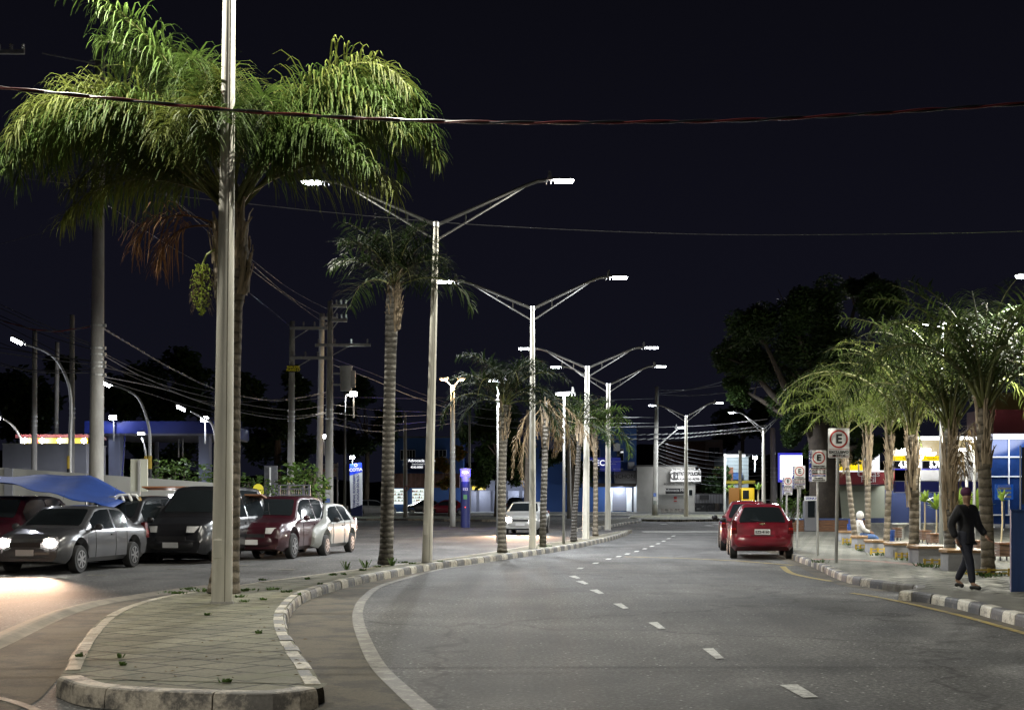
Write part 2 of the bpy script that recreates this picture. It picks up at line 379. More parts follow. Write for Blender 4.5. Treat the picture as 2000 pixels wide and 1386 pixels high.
# fill between the left and right edge
b = MB(); N = 150
def at(curve, t):
    x = t*(len(curve)-1); i = min(int(x), len(curve)-2); return curve[i].lerp(curve[i+1], x-i)
rowsL = [at(ml, k/N) for k in range(N+1)]; rowsR = [at(mr, k/N) for k in range(N+1)]
for k in range(N):
    b.quad((rowsL[k].x+.03, rowsL[k].y, KZ-.006), (rowsR[k].x-.03, rowsR[k].y, KZ-.006), (rowsR[k+1].x-.03, rowsR[k+1].y, KZ-.006), (rowsL[k+1].x+.03, rowsL[k+1].y, KZ-.006))
front_in = [p+Vector((0, 0.12, 0)) for p in mf]
b.add([(p.x, p.y, KZ-.010) for p in front_in], [tuple(range(len(front_in)))])
tag(b.build('median_paving', M_pav), kind='structure')
rng = random.Random(5)
kerb(mr, 0.5, [M_kw, M_kg], rng=rng, inner=1)
kerb(ml[::-1], 0.8, [M_kold, worn('kerb_pale', (0.36, 0.32, 0.25), (0.2, 0.18, 0.14), .52, 6)], rng=rng, inner=1, block=lambda i: 0 if rng.random() < .25 else 1)
kerb(mf, 0.93, [worn('kerb_nose', (0.46, 0.41, 0.34), (0.12, 0.11, 0.1), 0.52, 3.2)], rng=rng, inner=1, h=KZ+0.005, width=0.2, block=lambda i: 0)
# second island beyond
isl = catmull([G(*p, KZ) for p in [(1128, 1031), (1180, 1026), (1222, 1019), (1253, 1015), (1240, 1010), (1190, 1013), (1150, 1021), (1128, 1031)]], 6)
b = MB(); b.add([(p.x, p.y, KZ-.006) for p in shrink_poly(isl, .05)[:-1]], [tuple(range(len(isl)-1))]); tag(b.build('median_paving', M_pav), kind='structure')
kerb(isl, 0.8, [M_kw, M_kg], rng=rng, inner=1)
# gutters beside the median: settled dirt, lip of the old asphalt, faded edge line
gut_px = [(836, 1392), (790, 1352), (738, 1300), (712, 1250), (700, 1215), (700, 1190), (712, 1168), (740, 1146), (790, 1130), (860, 1112), (940, 1100), (1040, 1083), (1130, 1068), (1190, 1055), (1225, 1046)]
gl = catmull([G(*p) for p in gut_px], 8)
b = MB(); nG = len(gl); inner = [(G(560, 1420).lerp(mr[0], k/12) if k < 12 else at(mr, (k-12)/(nG-13))+Vector((-.02, 0, 0))) for k in range(nG)]
near0 = G(560, 1400)
for k in range(nG-1):
    a, c = inner[k], inner[k+1]
    b.quad((a.x, a.y, .004), (gl[k].x, gl[k].y, .004), (gl[k+1].x, gl[k+1].y, .004), (c.x, c.y, .004))
tag(b.build('road_gutter', M_dirt), kind='structure')
wl = [0.17-0.08*k/(nG-1) for k in range(nG)]
b = MB(); strip(b, gl, [-x*0.5 for x in wl], [x*0.5 for x in wl], .008)
M_line = worn('faded_line', (0.2, 0.19, 0.155), (0.11, 0.1, 0.085), 0.48, 4.5)
tag(b.build('road_edge_line', M_line), kind='structure')
# left lip
lip_px = [(-160, 1310), (-40, 1268), (60, 1222), (120, 1197), (180, 1180), (250, 1168), (330, 1156), (400, 1147)]
lp = catmull([G(*p) for p in lip_px], 8)
b = MB(); q_in = [G(-60, 1420), G(60, 1375), G(100, 1340), G(125, 1310), G(160, 1255), G(200, 1215), G(300, 1178), G(420, 1150)]; q_in = catmull(q_in, 8); nn = min(len(q_in), len(lp))
for k in range(nn-1): b.quad(*[(p.x, p.y, .004) for p in (q_in[k], lp[k], lp[k+1], q_in[k+1])])
tag(b.build('road_gutter', M_dirt), kind='structure')
b = MB()
for k in range(len(lp)-1):
    for i in range(8):
        def Lp(k, i):
            t = lp[min(k+1, len(lp)-1)]-lp[max(k-1, 0)]; t.normalize(); nr = Vector((t.y, -t.x, 0)); u = i/8-.5; p = lp[k]+nr*(u*.42); return (p.x, p.y, .003+.045*math.cos(u*math.pi)**2)
        b.quad(Lp(k, i), Lp(k, i+1), Lp(k+1, i+1), Lp(k+1, i))
tag(b.build('asphalt_lip', mat('lip_asphalt', (0.2, 0.175, 0.14), 0.9, var=0.25, scale=4, bump=0.4), smooth=True), kind='structure')
# white line in the lower left corner
b = MB(); strip(b, catmull([G(-30, 1358), G(30, 1372), G(80, 1392), G(120, 1420)], 5), -.04, .04, .008); tag(b.build('road_edge_line', M_line), kind='structure')
# lane dashes
M_dash = worn('lane_paint', (0.55, 0.55, 0.52), (0.22, 0.22, 0.21), 0.54, 9)
b = MB()
for (x0, y0, x1, y1) in [(1528, 1338, 1598, 1362), (1378, 1267, 1414, 1286), (1272, 1216, 1300, 1228), (1203, 1179, 1228, 1188), (1157, 1152, 1180, 1159), (1130, 1135, 1150, 1140), (1116, 1125, 1134, 1129)]:
    a, c = G(x0, y0), G(x1, y1); d = (c-a); W = .12
    far = [G(x0-6, y0), G(x0+(x1-x0)*.42, y0-1)]; nearp = [G(x1, y1), G(x1-(x1-x0)*.42, y1+1)]
    b.add([(p.x, p.y, .008) for p in (far[0], far[1], nearp[0], nearp[1])], [(0, 3, 2, 1)])
px = [(1130, 1110), (1160, 1100), (1185, 1092), (1205, 1087), (1222, 1082), (1240, 1077), (1256, 1072), (1270, 1067), (1282, 1062), (1293, 1057), (1303, 1052), (1312, 1047)]
for (x, y) in px:
    p = G(x, y); q = G(x+5, y-1.5); b.quad((p.x-.06, p.y-.2, .008), (p.x+.07, p.y-.2, .008), (q.x+.07, q.y, .008), (q.x-.06, q.y, .008))
for x in range(1270, 1420, 32):
    p = G(x, 1038); b.box((p.x, p.y, .006), (.75, 1.0, .004))
for x, y in [(1296, 1023), (1310, 1020), (1324, 1017), (1385, 1026), (1398, 1023), (1410, 1020)]:
    p = G(x, y); b.box((p.x, p.y, .006), (.35, 1.6, .004))
tag(b.build('lane_markings', M_dash), kind='structure')
# left road worn marks (warm coloured)
b = MB()
for (x, y, wd) in [(345, 1111, 30), (190, 1123, 40), (100, 1129, 60), (560, 1112, 30), (590, 1096, 14), (640, 1090, 12), (20, 1137, 40), (470, 1104, 26)]:
    p = G(x, y); b.box((p.x, p.y, .006), (wd*p.y/F, .35, .003))
tag(b.build('lane_markings', M_line), kind='structure')
# cross line and yellow lines on the right
M_yline = worn('yellow_line', (0.42, 0.31, 0.07), (0.2, 0.17, 0.1), 0.55, 5)
b = MB()
strip(b, catmull([G(*p) for p in [(1664, 1158), (1720, 1167), (1800, 1184), (1880, 1203), (1960, 1225), (2100, 1265)]], 6), -.05, .06, .008)
strip(b, catmull([G(*p) for p in [(1530, 1106), (1545, 1118), (1575, 1126), (1625, 1135)]], 6), -.05, .09, .008)
strip(b, [G(1220, 1087), G(1330, 1090), G(1440, 1095), G(1550, 1104)], -.06, .06, .009)
tag(b.build('parking_line', M_yline), kind='structure')
# right sidewalk
M_walk = pavers('sidewalk_pavers', (0.22, 0.215, 0.18), (0.04, 0.04, 0.03), 40, 0.5, 0.5, 0.03, 0.08)
rk_px = [(1410, 1033), (1440, 1040), (1500, 1060), (1550, 1082), (1590, 1096), (1628, 1113), (1670, 1126), (1745, 1137)]
rk = catmull([G(*p, KZ) for p in rk_px], 8)
rk2 = catmull([G(*p, KZ) for p in [(1752, 1153), (1800, 1157), (1850, 1165), (1900, 1176), (1960, 1192), (2040, 1212), (2160, 1245)]], 8)
ramp_l = [G(1745, 1139), G(1748, 1170)]
b = MB()
edge = rk + [rk[-1].lerp(rk2[0], .3)+Vector((.35, 0, 0)), rk[-1].lerp(rk2[0], .7)+Vector((.3, 0, 0))] + rk2
ra = [rk[-1], rk[-1].lerp(rk2[0], .3)+Vector((.35, 0, 0)), rk[-1].lerp(rk2[0], .7)+Vector((.3, 0, 0)), rk2[0]]
far_edge = []
prev = None
for p, q in zip(edge, edge[1:]):
    b.quad((p.x+.06, p.y, KZ-.006), (60, p.y, KZ-.006), (60, q.y, KZ-.006), (q.x+.06, q.y, KZ-.006))
e0 = edge[0]; b.quad((e0.x, e0.y, KZ-.006), (60, e0.y, KZ-.006), (60, 125, KZ-.006), (22, 125, KZ-.006))
tag(b.build('sidewalk', M_walk), kind='structure')
kall = (rk[:-1]+ra[:-1]+rk2)[::-1]; n2 = int(sum((q-p).length for p, q in zip(rk2, rk2[1:]))/.52); n3 = int(sum((q-p).length for p, q in zip(ra, ra[1:]))/.52)
kerb(kall, 0.52, [worn('kerb_fresh_white', (0.6, 0.57, 0.5), (0.25, 0.23, 0.2), .57, 6), worn('kerb_dark_grey', (0.085, 0.085, 0.095), (0.22, 0.21, 0.19), .6, 6), M_kold, worn('ramp_stone', (0.17, 0.16, 0.14), (0.11, 0.1, 0.09), .5, 5)], rng=rng, inner=-1, block=lambda i: (i % 2) if i <= n2 else (3 if i <= n2+n3+1 else 1+i % 2))
b = MB(); strip(b, rk2, -.95, -.1, KZ-.002); tag(b.build('sidewalk_border', mat('border_concrete', (0.13, 0.125, 0.1), 0.9, var=0.2, scale=3, bump=.3)), kind='structure')
b = MB(); strip(b, rk2, .0, .28, .004); strip(b, rk, 0, .3, .004); tag(b.build('road_gutter', M_dirt), kind='structure')
b = MB(); p0, p1, p2, p3 = G(1590, 1096, KZ), G(1720, 1090, KZ), G(1840, 1102, KZ), G(1820, 1106, KZ)
strip(b, catmull([G(1580, 1091, KZ), G(1650, 1092, KZ), G(1720, 1096, KZ), G(1820, 1105, KZ)], 5), -.22, .22, KZ-.001); tag(b.build('tactile_strip', worn('red_paver', (0.33, 0.13, 0.1), (0.27, 0.24, 0.2), .5, 8)), kind='structure')
# left pavement behind the parked cars
lk = catmull([G(*p, KZ) for p in [(-700, 1066), (-300, 1066), (0, 1065), (200, 1064), (400, 1062), (520, 1060), (600, 1056), (645, 1048), (662, 1036), (640, 1026), (560, 1019), (300, 1016), (-300, 1016)]], 6)
b = MB(); b.slab([(p.x, p.y) for p in lk], 0, KZ-.006); tag(b.build('left_pavement', pavers('left_pavers', (0.2, 0.19, 0.17), (0.08, 0.08, 0.07), 10, .4, .4, .01)), kind='structure')
kerb(lk[:54][::-1], 0.8, [M_kold, M_kw], rng=rng, inner=-1, block=lambda i: i % 2)
# island beyond the police post, and far pavement
for pts in ([(560, 1013), (760, 1012), (1000, 1014), (1010, 1010), (760, 1007), (560, 1008)], [(1225, 1012), (1300, 1014), (1420, 1013), (1480, 1012), (1480, 1006), (1330, 1004), (1240, 1006)]):
    P = [G(*p, KZ) for p in pts]; P = catmull(P+[P[0]], 4)
    b = MB(); b.slab([(p.x, p.y) for p in P[:-1]], 0, KZ-.006); tag(b.build('traffic_island', M_pav), kind='structure')
    kerb(P[::-1] if pts[0][0] < 1000 else P, 1.6, [M_kw, M_kg], rng=rng, inner=1)
b = MB(); b.slab([(-75, 131), (75, 131), (75, 178), (-75, 178)], 0, KZ); tag(b.build('far_pavement', M_conc), kind='structure')
# ================================================================ double-arm street lamps
LAMP_GROUP = 'double arm street lamps along the median'
def lamp_head(root, pos, d, parent_name='lamp_head', on=1.0, power=0, side=1, s=1.0):
    col_ = (1.0, .965, .84) if pos.y < 33 else LED
    """flat LED luminaire; pos = outer end, d = unit vector pointing outward"""
    b = MB(); d = Vector(d); z = Vector((0, 0, 1)); n = d.cross(z)
    a = pos - d*0.62*s; L = 0.62*s
    st = [(-.02, .03, .03), (.12, .05, .05), (.22, .12, .055), (.9, .13, .04), (1.0, .09, .02)]
    ring = []
    for (t, wd, h) in st:
        c = a + d*(t*L); ring.append([c+n*wd*s-z*.0, c+n*wd*s*.8+z*h*s, c-n*wd*s*.8+z*h*s, c-n*wd*s-z*.0])
    vs = [v for r in ring for v in r]; fs = []
    for i in range(len(st)-1):
        for k in range(4): fs.append((i*4+k, i*4+(k+1) % 4, (i+1)*4+(k+1) % 4, (i+1)*4+k))
    fs += [(0, 1, 2, 3), (16, 19, 18, 17)]
    b.add(vs, fs)
    b.box(tuple(a+d*(.1*L)+z*.09*s), (.08*s, .08*s, .08*s)); b.cyl(a+d*(.1*L)+z*.12*s, a+d*(.1*L)+z*.2*s, .035*s, .03*s, 8)
    for t in (-.02, .14): b.cyl(a+d*(t*L)-z*.0, a+d*(t*L)-z*.09*s, .018*s, .018*s, 6)
    h = b.build(parent_name, M_headmetal, root)
    g = MB(); c0 = a+d*(.3*L); c1 = a+d*(.93*L); w_ = .105*s
    g.add([c0+n*w_-z*.012*s, c1+n*w_-z*.012*s, c1-n*w_-z*.012*s, c0-n*w_-z*.012*s, c0+n*w_*.8-z*.05*s, c1+n*w_*.8-z*.05*s, c1-n*w_*.8-z*.05*s, c0-n*w_*.8-z*.05*s],
          [(0, 1, 2, 3), (7, 6, 5, 4), (0, 4, 5, 1), (1, 5, 6, 2), (2, 6, 7, 3), (3, 7, 4, 0)])
    g.build('lens', M_lens, h)
    if power:
        p = (c0+c1)/2 - z*.12*s
        light('lamp_light', 'SPOT', p, power, col_, 0.035, target=p-z, angle=172, blend=0.25, parent=h)
M_headmetal = mat('lamp_housing', (0.4, 0.4, 0.41), 0.4, metal=0.3)
M_seam = mat('weld_seam', (.2, .18, .14), .8)
def double_lamp(base, top, rb, rt, lft, rgt, label, power=(0, 0), heads=(1, 1), s=1.0, name='street_lamp'):
    root = thing(name, label, 'street lamp', tuple(base), LAMP_GROUP)
    b = MB(); N = 14; pts = [base.lerp(top, k/N) for k in range(N+1)]; b.tube(pts, [rb+(rt-rb)*(k/N) for k in range(N+1)], 20)
    b.build('pole', M_polepaint, root, smooth='auto')
    b = MB(); b.tube([p+Vector(((rb+(rt-rb)*(k/N))*.45, -(rb+(rt-rb)*(k/N))*.885, 0)) for k, p in enumerate(pts)], .006, 5); b.build('weld_seam', M_seam, root)
    b = MB(); zz = base+Vector((-rb*.2, -rb*.985, .75)); b.box(tuple(zz), (rb*.75, .02, .26)); b.build('access_cover', M_polepaint, root, bevel=.006)
    b = MB(); b.cyl(base+Vector((0, 0, -.02)), base+Vector((0, 0, .03)), rb*1.12, rb*1.08, 18); b.build('base_collar', M_conc, root)
    b = MB(); b.cyl(top+Vector((0, 0, -.08)), top+Vector((0, 0, .03)), rt*1.25, rt*1.25, 14); b.build('cap', M_galv, root)
    for k, (tip, on) in enumerate(((lft, heads[0]), (rgt, heads[1]))):
        if not on: continue
        b = MB(); d = tip-top; sgn = 1 if d.x > 0 else -1
        hd = Vector((d.x, d.y, 0)).normalized()
        e1 = tip - hd*0.60*s; knee = Vector((top.x+(d.x-hd.x*.95*s), top.y+(d.y-hd.y*.95*s), e1.z-.05*s))
        st = top+Vector((sgn*rt*.6, 0, -.03)); curve = [st, st.lerp(knee, .5), st.lerp(knee, .92), knee+hd*.12*s+Vector((0, 0, .03*s)), e1]
        b.tube(curve, .042*s, 8)
        st2 = top+Vector((sgn*rt*.6, 0, -.36*s)); end2 = st.lerp(knee, .9)+Vector((0, 0, -.03)); b.tube([st2, end2], .024*s, 6)
        for t in (.33, .62, .8):
            u = st2.lerp(end2, t); 
            tt = (u.x-st.x)/(knee.x-st.x) if abs(knee.x-st.x) > 1e-6 else t
            b.tube([u, st.lerp(knee, tt)], .018*s, 6)
        b.build('arm', M_galv, root, smooth='auto')
        lamp_head(root, tip, hd, power=power[k], s=s)
    return root
def dl(bx, by, tx, ty, lx, ly, rx, ry, rb, rt, label, power, heads=(1, 1), kz=KZ, s=1.0):
    base = G(bx, by, kz); Y = base.y; return double_lamp(base, A(tx, ty, Y), rb, rt, A(lx, ly, Y), A(rx, ry, Y), label, power, heads, s)
PW = 1750
# nearest lamp: its top stands above the picture
base = G(433, 1177, KZ); Y = base.y
double_lamp(base, A(449, -100, Y), .146, .082, A(449-390, -165, Y), A(449+390, -165, Y), 'tall pale street lamp column nearest the viewer, at the front of the brick paved median', (PW, PW))
dl(834, 1098, 852, 436, 588, 355, 1122, 352, .118, .062, 'double arm street lamp on the median, one palm trunk beyond the nearest pale column', (PW*.7, PW*.7))
dl(1040, 1071, 1040, 600, 852, 549, 1227, 541, .105, .06, 'double arm street lamp with the two brightest lamp heads, behind the full palm crown', (PW, PW))
dl(1144, 1053, 1147, 716, 1012, 680, 1287, 678, .13, .075, 'galvanised double arm street lamp between the dark palm trunk and the slim palm', (PW*.8, PW*.8), s=.95)
dl(1187, 1034, 1188, 750, 1074, 716, 1302, 715, .14, .085, 'galvanised double arm street lamp at the far tip of the long median', (PW, PW))
dl(1340, 1008, 1340, 812, 1266, 791, 1413, 786, .19, .10, 'double arm street lamp on the far traffic island before the police building', (PW*.9, PW*.9), s=1.2)
dl(1492, 1006, 1491, 836, 1422, 805, 1560, 800, .19, .10, 'single visible arm street lamp whose right half is hidden in the big tree', (PW*1.3, 0), s=1.2)

# ================================================================ palms
M_frond = mat('palm_leaf', (0.064, 0.105, 0.022), 0.6, spec=.25, var=0.45, scale=1.2, transl=0.35)
M_frond_y = mat('palm_leaf_young', (0.11, 0.13, 0.028), 0.6, spec=.25, var=0.35, scale=1.5, transl=0.35)
M_frond_d = mat('palm_leaf_shaded', (0.013, 0.022, 0.008), 0.8, spec=.15, var=0.4, scale=1.2, transl=0.25)  # darker leaf copy for unlit crowns, shade put into the colour
M_dead = mat('dead_frond', (0.2, 0.145, 0.08), 0.8, var=0.4, scale=2, transl=0.2)
M_rachis = mat('palm_rachis', (0.14, 0.15, 0.045), 0.5)
def trunk_mat(name, c0, c1, ring):
    m, n, l, bb = node_mat(name)
    t = n.new('ShaderNodeTexCoord'); v = t.outputs['Object']
    wv = n.new('ShaderNodeTexWave'); wv.wave_type = 'BANDS'; wv.bands_direction = 'Z'; wv.inputs['Scale'].default_value = ring; wv.inputs['Distortion'].default_value = 2.2; wv.inputs['Detail'].default_value = 3; wv.inputs['Detail Scale'].default_value = 2.0
    l.new(v, wv.inputs['Vector'])
    f = noise(n, l, v, 14, 8, 0.7); r = ramp(n, [(0.3, c1), (0.7, c0)]); l.new(f, r.inputs[0])
    r2 = ramp(n, [(0.0, (0.3, 0.3, 0.3)), (0.22, (1, 1, 1))]); l.new(wv.outputs['Fac'], r2.inputs[0])
    c = mixc(n, l, r.outputs[0], r2.outputs[0], 0.8, 'MULTIPLY'); l.new(c, bb.inputs['Base Color']); bb.inputs['Roughness'].default_value = 0.9
    ad = n.new('ShaderNodeMath'); ad.operation = 'ADD'; l.new(f, ad.inputs[0]); l.new(wv.outputs['Fac'], ad.inputs[1])
    bp = n.new('ShaderNodeBump'); bp.inputs['Strength'].default_value = 0.8; bp.inputs['Distance'].default_value = 0.03; l.new(ad.outputs[0], bp.inputs['Height']); l.new(bp.outputs[0], bb.inputs['Normal'])
    return m
M_trunk = trunk_mat('palm_trunk', (0.27, 0.23, 0.175), (0.12, 0.1, 0.075), 1.9)
M_trunk2 = trunk_mat('palm_trunk_grey', (0.30, 0.28, 0.24), (0.12, 0.11, 0.1), 2.6)
M_boot = mat('leaf_boot', (0.32, 0.25, 0.17), 0.85, var=0.5, scale=7, bump=0.5, stretch=(3, 3, .5))

def frond(mb, mr_, base, az, el, L, droop, nl, ll, lw, rng, hang=0.9, wind=0.0, m=0, plum=0.7, dexp=1.35, start=.16, mr=0, thick=.022, k3=3):
    """one arching frond: rachis into mr_, leaflets into mb"""
    n = 12; pts = [Vector(base)]; dirs = []
    a = az; e_ = el; st = L/n
    for i in range(n):
        t = i/n; ee = el - droop*(t**dexp); aa = az + wind*t
        d = Vector((math.cos(aa)*math.cos(ee), math.sin(aa)*math.cos(ee), math.sin(ee))); dirs.append(d); pts.append(pts[-1]+d*st)
    mr_.tube(pts, [thick*(1-.8*i/n) for i in range(n+1)], 5, mr)
    z = Vector((0, 0, 1))
    for i in range(nl):
        t = start + (1-start)*(i+rng.random()*.6)/nl; x = t*n; k = min(int(x), n-1); p = pts[k].lerp(pts[k+1], x-k); d = dirs[k]
        side = d.cross(z)
        if side.length < .05: side = Vector((math.sin(az), -math.cos(az), 0))
        side.normalize(); up = side.cross(d).normalized()
        env = (.45+.55*math.sin(math.pi*min(1, (t-start)/(1-start)*1.05+.12))) 
        for sg in (-1, 1):
            l_ = ll*env*rng.uniform(.75, 1.15); ph = rng.uniform(-plum, plum)
            dd = (side*sg*math.cos(ph) + up*(math.sin(ph)+.15) + d*rng.uniform(.35, .75)).normalized()
            w_ = lw*rng.uniform(.7, 1.2); q = p.copy(); seg = l_/k3; cur = dd.copy(); prevL = None
            for j in range(k3+1):
                wd = cur.cross(z)
                if wd.length < .1: wd = side.copy()
                wd.normalize(); ww = w_*(1-(j/k3)**1.5)*.5 + .0015
                if j == 0: ww = w_*.32
                A1, B1 = q+wd*ww, q-wd*ww
                if prevL is not None: mb.add([prevL[0], prevL[1], B1, A1], [(0, 1, 2, 3)], m)
                prevL = (A1, B1); q = q+cur*seg; cur = (cur + Vector((math.cos(az+wind*3)*wind*.3, math.sin(az)*wind*.1, -hang*(.35+.5*j/k3)))).normalized()
    return pts
def boots(mb, base, r, h, n, rng, m=0, flare=.06):
    """torn leaf bases wrapped round the top of the trunk"""
    for i in range(n):
        a = rng.uniform(0, 6.283); z0 = base.z + h*rng.random()*.85; hh = rng.uniform(.18, .5)*max(.6, h); w_ = rng.uniform(.10, .2)*(r/.2); rr = r*rng.uniform(1.0, 1.15)
        pts = []
        for j in range(5):
            t = j/4; R_ = rr+flare*t*t*rng.uniform(.6, 1.4)+.004; wj = w_*(1-.75*t); aw = wj/R_/2
            for s_ in (-1, 0, 1):
                aa = a+s_*aw; rj = R_+(.014 if s_ == 0 else 0); pts.append((base.x+rj*math.cos(aa), base.y+rj*math.sin(aa), z0+hh*t))
        fs = []
        for j in range(4):
            for s_ in range(2): fs.append((j*3+s_, j*3+s_+1, (j+1)*3+s_+1, (j+1)*3+s_))
        mb.add(pts, fs, m)
def palm(label, base, top, rb, rt, seed, nf, L, ll=.7, lw=.035, nl=60, el=(0.1, 1.35), droop=(1.2, 2.0), hang=.9, mats=None, boot=0, dead=0, group=None, flare=1.25, bulge=None, crown_h=0.5, tm=None, azbias=None, hide_boot=False, name='palm_tree', wind=0.0, k3=3, dark=False, deadL=1.0, plum=.7):
    rng = random.Random(seed); root = thing(name, label, 'palm tree', tuple(base), group)
    b = MB(); N = 26; pts = []; rs = []
    for k in range(N+1):
        t = k/N; p = base.lerp(top, t); p = p+Vector((math.sin(t*3+seed)*.03, math.cos(t*2.3+seed)*.03, 0))*(1 if 0 < t < 1 else 0)
        r = rb+(rt-rb)*t
        if t < .06: r *= 1+(flare-1)*(1-t/.06)
        if bulge: r *= 1+bulge[1]*math.exp(-((t-bulge[0])/.12)**2)
        r *= 1+.03*(k % 2)
        pts.append(p); rs.append(r)
    b.tube(pts, rs, 16); b.build('trunk', tm or M_trunk, root, smooth=True)
    if boot:
        b = MB(); bb = top-Vector((0, 0, boot)); boots(b, bb, rt*1.08, boot, int(30+boot*26), rng)
        b.build('leaf_bases', M_boot, root)
    lf = MB(); rc = lf
    mats = mats or [M_frond, M_frond_y]
    for i in range(nf):
        t = (i+.5)/nf; az = i*2.39996+rng.uniform(-.25, .25)
        if azbias is not None: az = azbias(i, az, rng)
        e_ = el[0]+(el[1]-el[0])*(t**.8)+rng.uniform(-.1, .1); dr = droop[1]+(droop[0]-droop[1])*t+rng.uniform(-.15, .15)
        l_ = L*rng.uniform(.82, 1.1)*(1-.25*t)
        frond(lf, rc, top+Vector((math.cos(az)*rt*.6, math.sin(az)*rt*.6, rng.uniform(0, crown_h)*t)), az, e_, l_, dr, nl, ll, lw, rng, hang, m=(1 if rng.random() < .3 else 0), mr=2, wind=rng.uniform(-.2, .2)+wind, thick=.02*L/3+.006, k3=k3, plum=plum)
    lf.build('crown', mats+[M_rachis], root)
    if dead:
        dm = MB(); 
        for i in range(dead):
            az = rng.uniform(0, 6.283); frond(dm, dm, top-Vector((0, 0, rng.uniform(0, .3))), az, rng.uniform(-.3, .5), L*rng.uniform(.6, .9)*deadL, rng.uniform(1.5, 2.1), nl, ll*.7, lw*.8, rng, 1.6, m=0, mr=0, thick=.018, dexp=.6)
        dm.build('dead_fronds', M_dead, root)
    return root, top, rng

PG = 'palms along the median'
# hero palm behind the nearest column
base = G(440, 1157, KZ); Y = base.y; top = A(452, 430, Y)
rng = random.Random(11)
root = thing('palm_tree', 'large green palm with full hanging crown right behind the nearest pale lamp column', 'palm tree', tuple(base), PG)
b = MB(); prof = [(1157, 437, 33), (1140, 438, 30), (1100, 441, 26), (1040, 444, 24), (950, 446, 22.5), (850, 447, 22), (760, 447, 22), (700, 447, 23), (640, 448, 24), (600, 448, 25), (560, 450, 31), (520, 451, 33), (480, 452, 32), (440, 452, 28), (400, 453, 20), (360, 454, 13)]
pts = [A(x, y, Y) for y, x, r in prof]; rs = [r*Y/F for y, x, r in prof]; cp = catmull(pts, 4); rr = catmull([Vector((r, 0, 0)) for r in rs], 4)
b.tube(cp, [v.x*(1+.025*(i % 2)) for i, v in enumerate(rr)], 18); b.build('trunk', M_trunk, root, smooth=True)
b = MB(); boots(b, A(451, 590, Y), .235, 1.35, 44, rng, flare=.07); b.build('leaf_bases', M_boot, root)
lf = MB(); rh = random.Random(19); hero = []
for i in range(15): hero.append((rh.uniform(-28, 28), rh.uniform(46, 62), rh.uniform(3.3, 3.95), rh.uniform(2.2, 2.5), 2.3))      # right plume
for i in range(15): hero.append((180+rh.uniform(-26, 26), rh.uniform(40, 56), rh.uniform(3.6, 4.2), rh.uniform(2.1, 2.45), 2.2))  # left plume
for i in range(5): hero.append((rh.choice((0, 180))+rh.uniform(-30, 30), rh.uniform(22, 36), rh.uniform(2.6, 3.2), rh.uniform(1.4, 1.8), 1.6))
for i in range(9): hero.append((180+rh.uniform(-60, 60), rh.uniform(70, 86), rh.uniform(3.4, 4.1), rh.uniform(.9, 1.7), 1.6))      # upright middle
for i in range(9): hero.append((rh.uniform(200, 340), rh.uniform(50, 72), rh.uniform(2.6, 3.2), rh.uniform(1.8, 2.3), 1.6))
for (az, el, L, dr, dx) in hero:
    a = R(az); frond(lf, lf, A(452, 405, Y)+Vector((math.cos(a)*.13, math.sin(a)*.13, rng.uniform(-.05, .25))), a, R(el), L, dr, 108, .98, .026, rng, 1.15, m=(1 if rng.random() < .3 else 0), mr=2, wind=rng.uniform(-.15, .15), thick=.03, plum=.95, start=.2, k3=4, dexp=dx)
lf.build('crown', [M_frond, M_frond_y, M_rachis], root)
dm = MB()
for (az, el, L, dr) in [(188, 30, 1.7, 2.1), (176, 18, 1.4, 2.1)]:
    a = R(az); frond(dm, dm, A(440, 450, Y), a, R(el), L, dr, 34, .85, .018, rng, 1.8, thick=.02, start=.35)
dm.build('dead_fronds', mat('dead_frond_brown', (0.17, 0.085, 0.035), .85, var=.4, scale=2, transl=.2), root)
M_fruit = mat('palm_fruit', (0.3, 0.38, 0.05), .45); M_fstem = mat('fruit_stem', (0.25, 0.28, 0.04), .5)
b = MB(); s0 = A(420, 487, Y-.2); s1 = A(396, 515, Y-.25); b.tube([s0, s0.lerp(s1, .5)+Vector((-.03, 0, .03)), s1, A(393, 600, Y-.25)], [.02, .018, .016, .008], 6, 1)
for i in range(330):
    t = rng.random(); w_ = .02+.16*math.sin(math.pi*min(1, t*.85+.15))**.8; a = rng.uniform(0, 6.28); c = A(395-2*t, 517+98*t, Y-.25)+Vector((math.cos(a)*w_*rng.random()**.5, math.sin(a)*w_*.7, 0)); b.sphere(c, .013, 5, 0)
for i in range(90):
    t = rng.random(); a = rng.uniform(0, 6.28); c = A(395, 515+80*t, Y-.25); d = Vector((math.cos(a), math.sin(a)*.6, -.4)); b.tube([c, c+d*.13, c+d*.2+Vector((0, 0, -.12))], [.003, .003, .001], 3, 2, caps=False)
b.build('fruit_cluster', [M_fruit, M_fstem, M_dead], root)

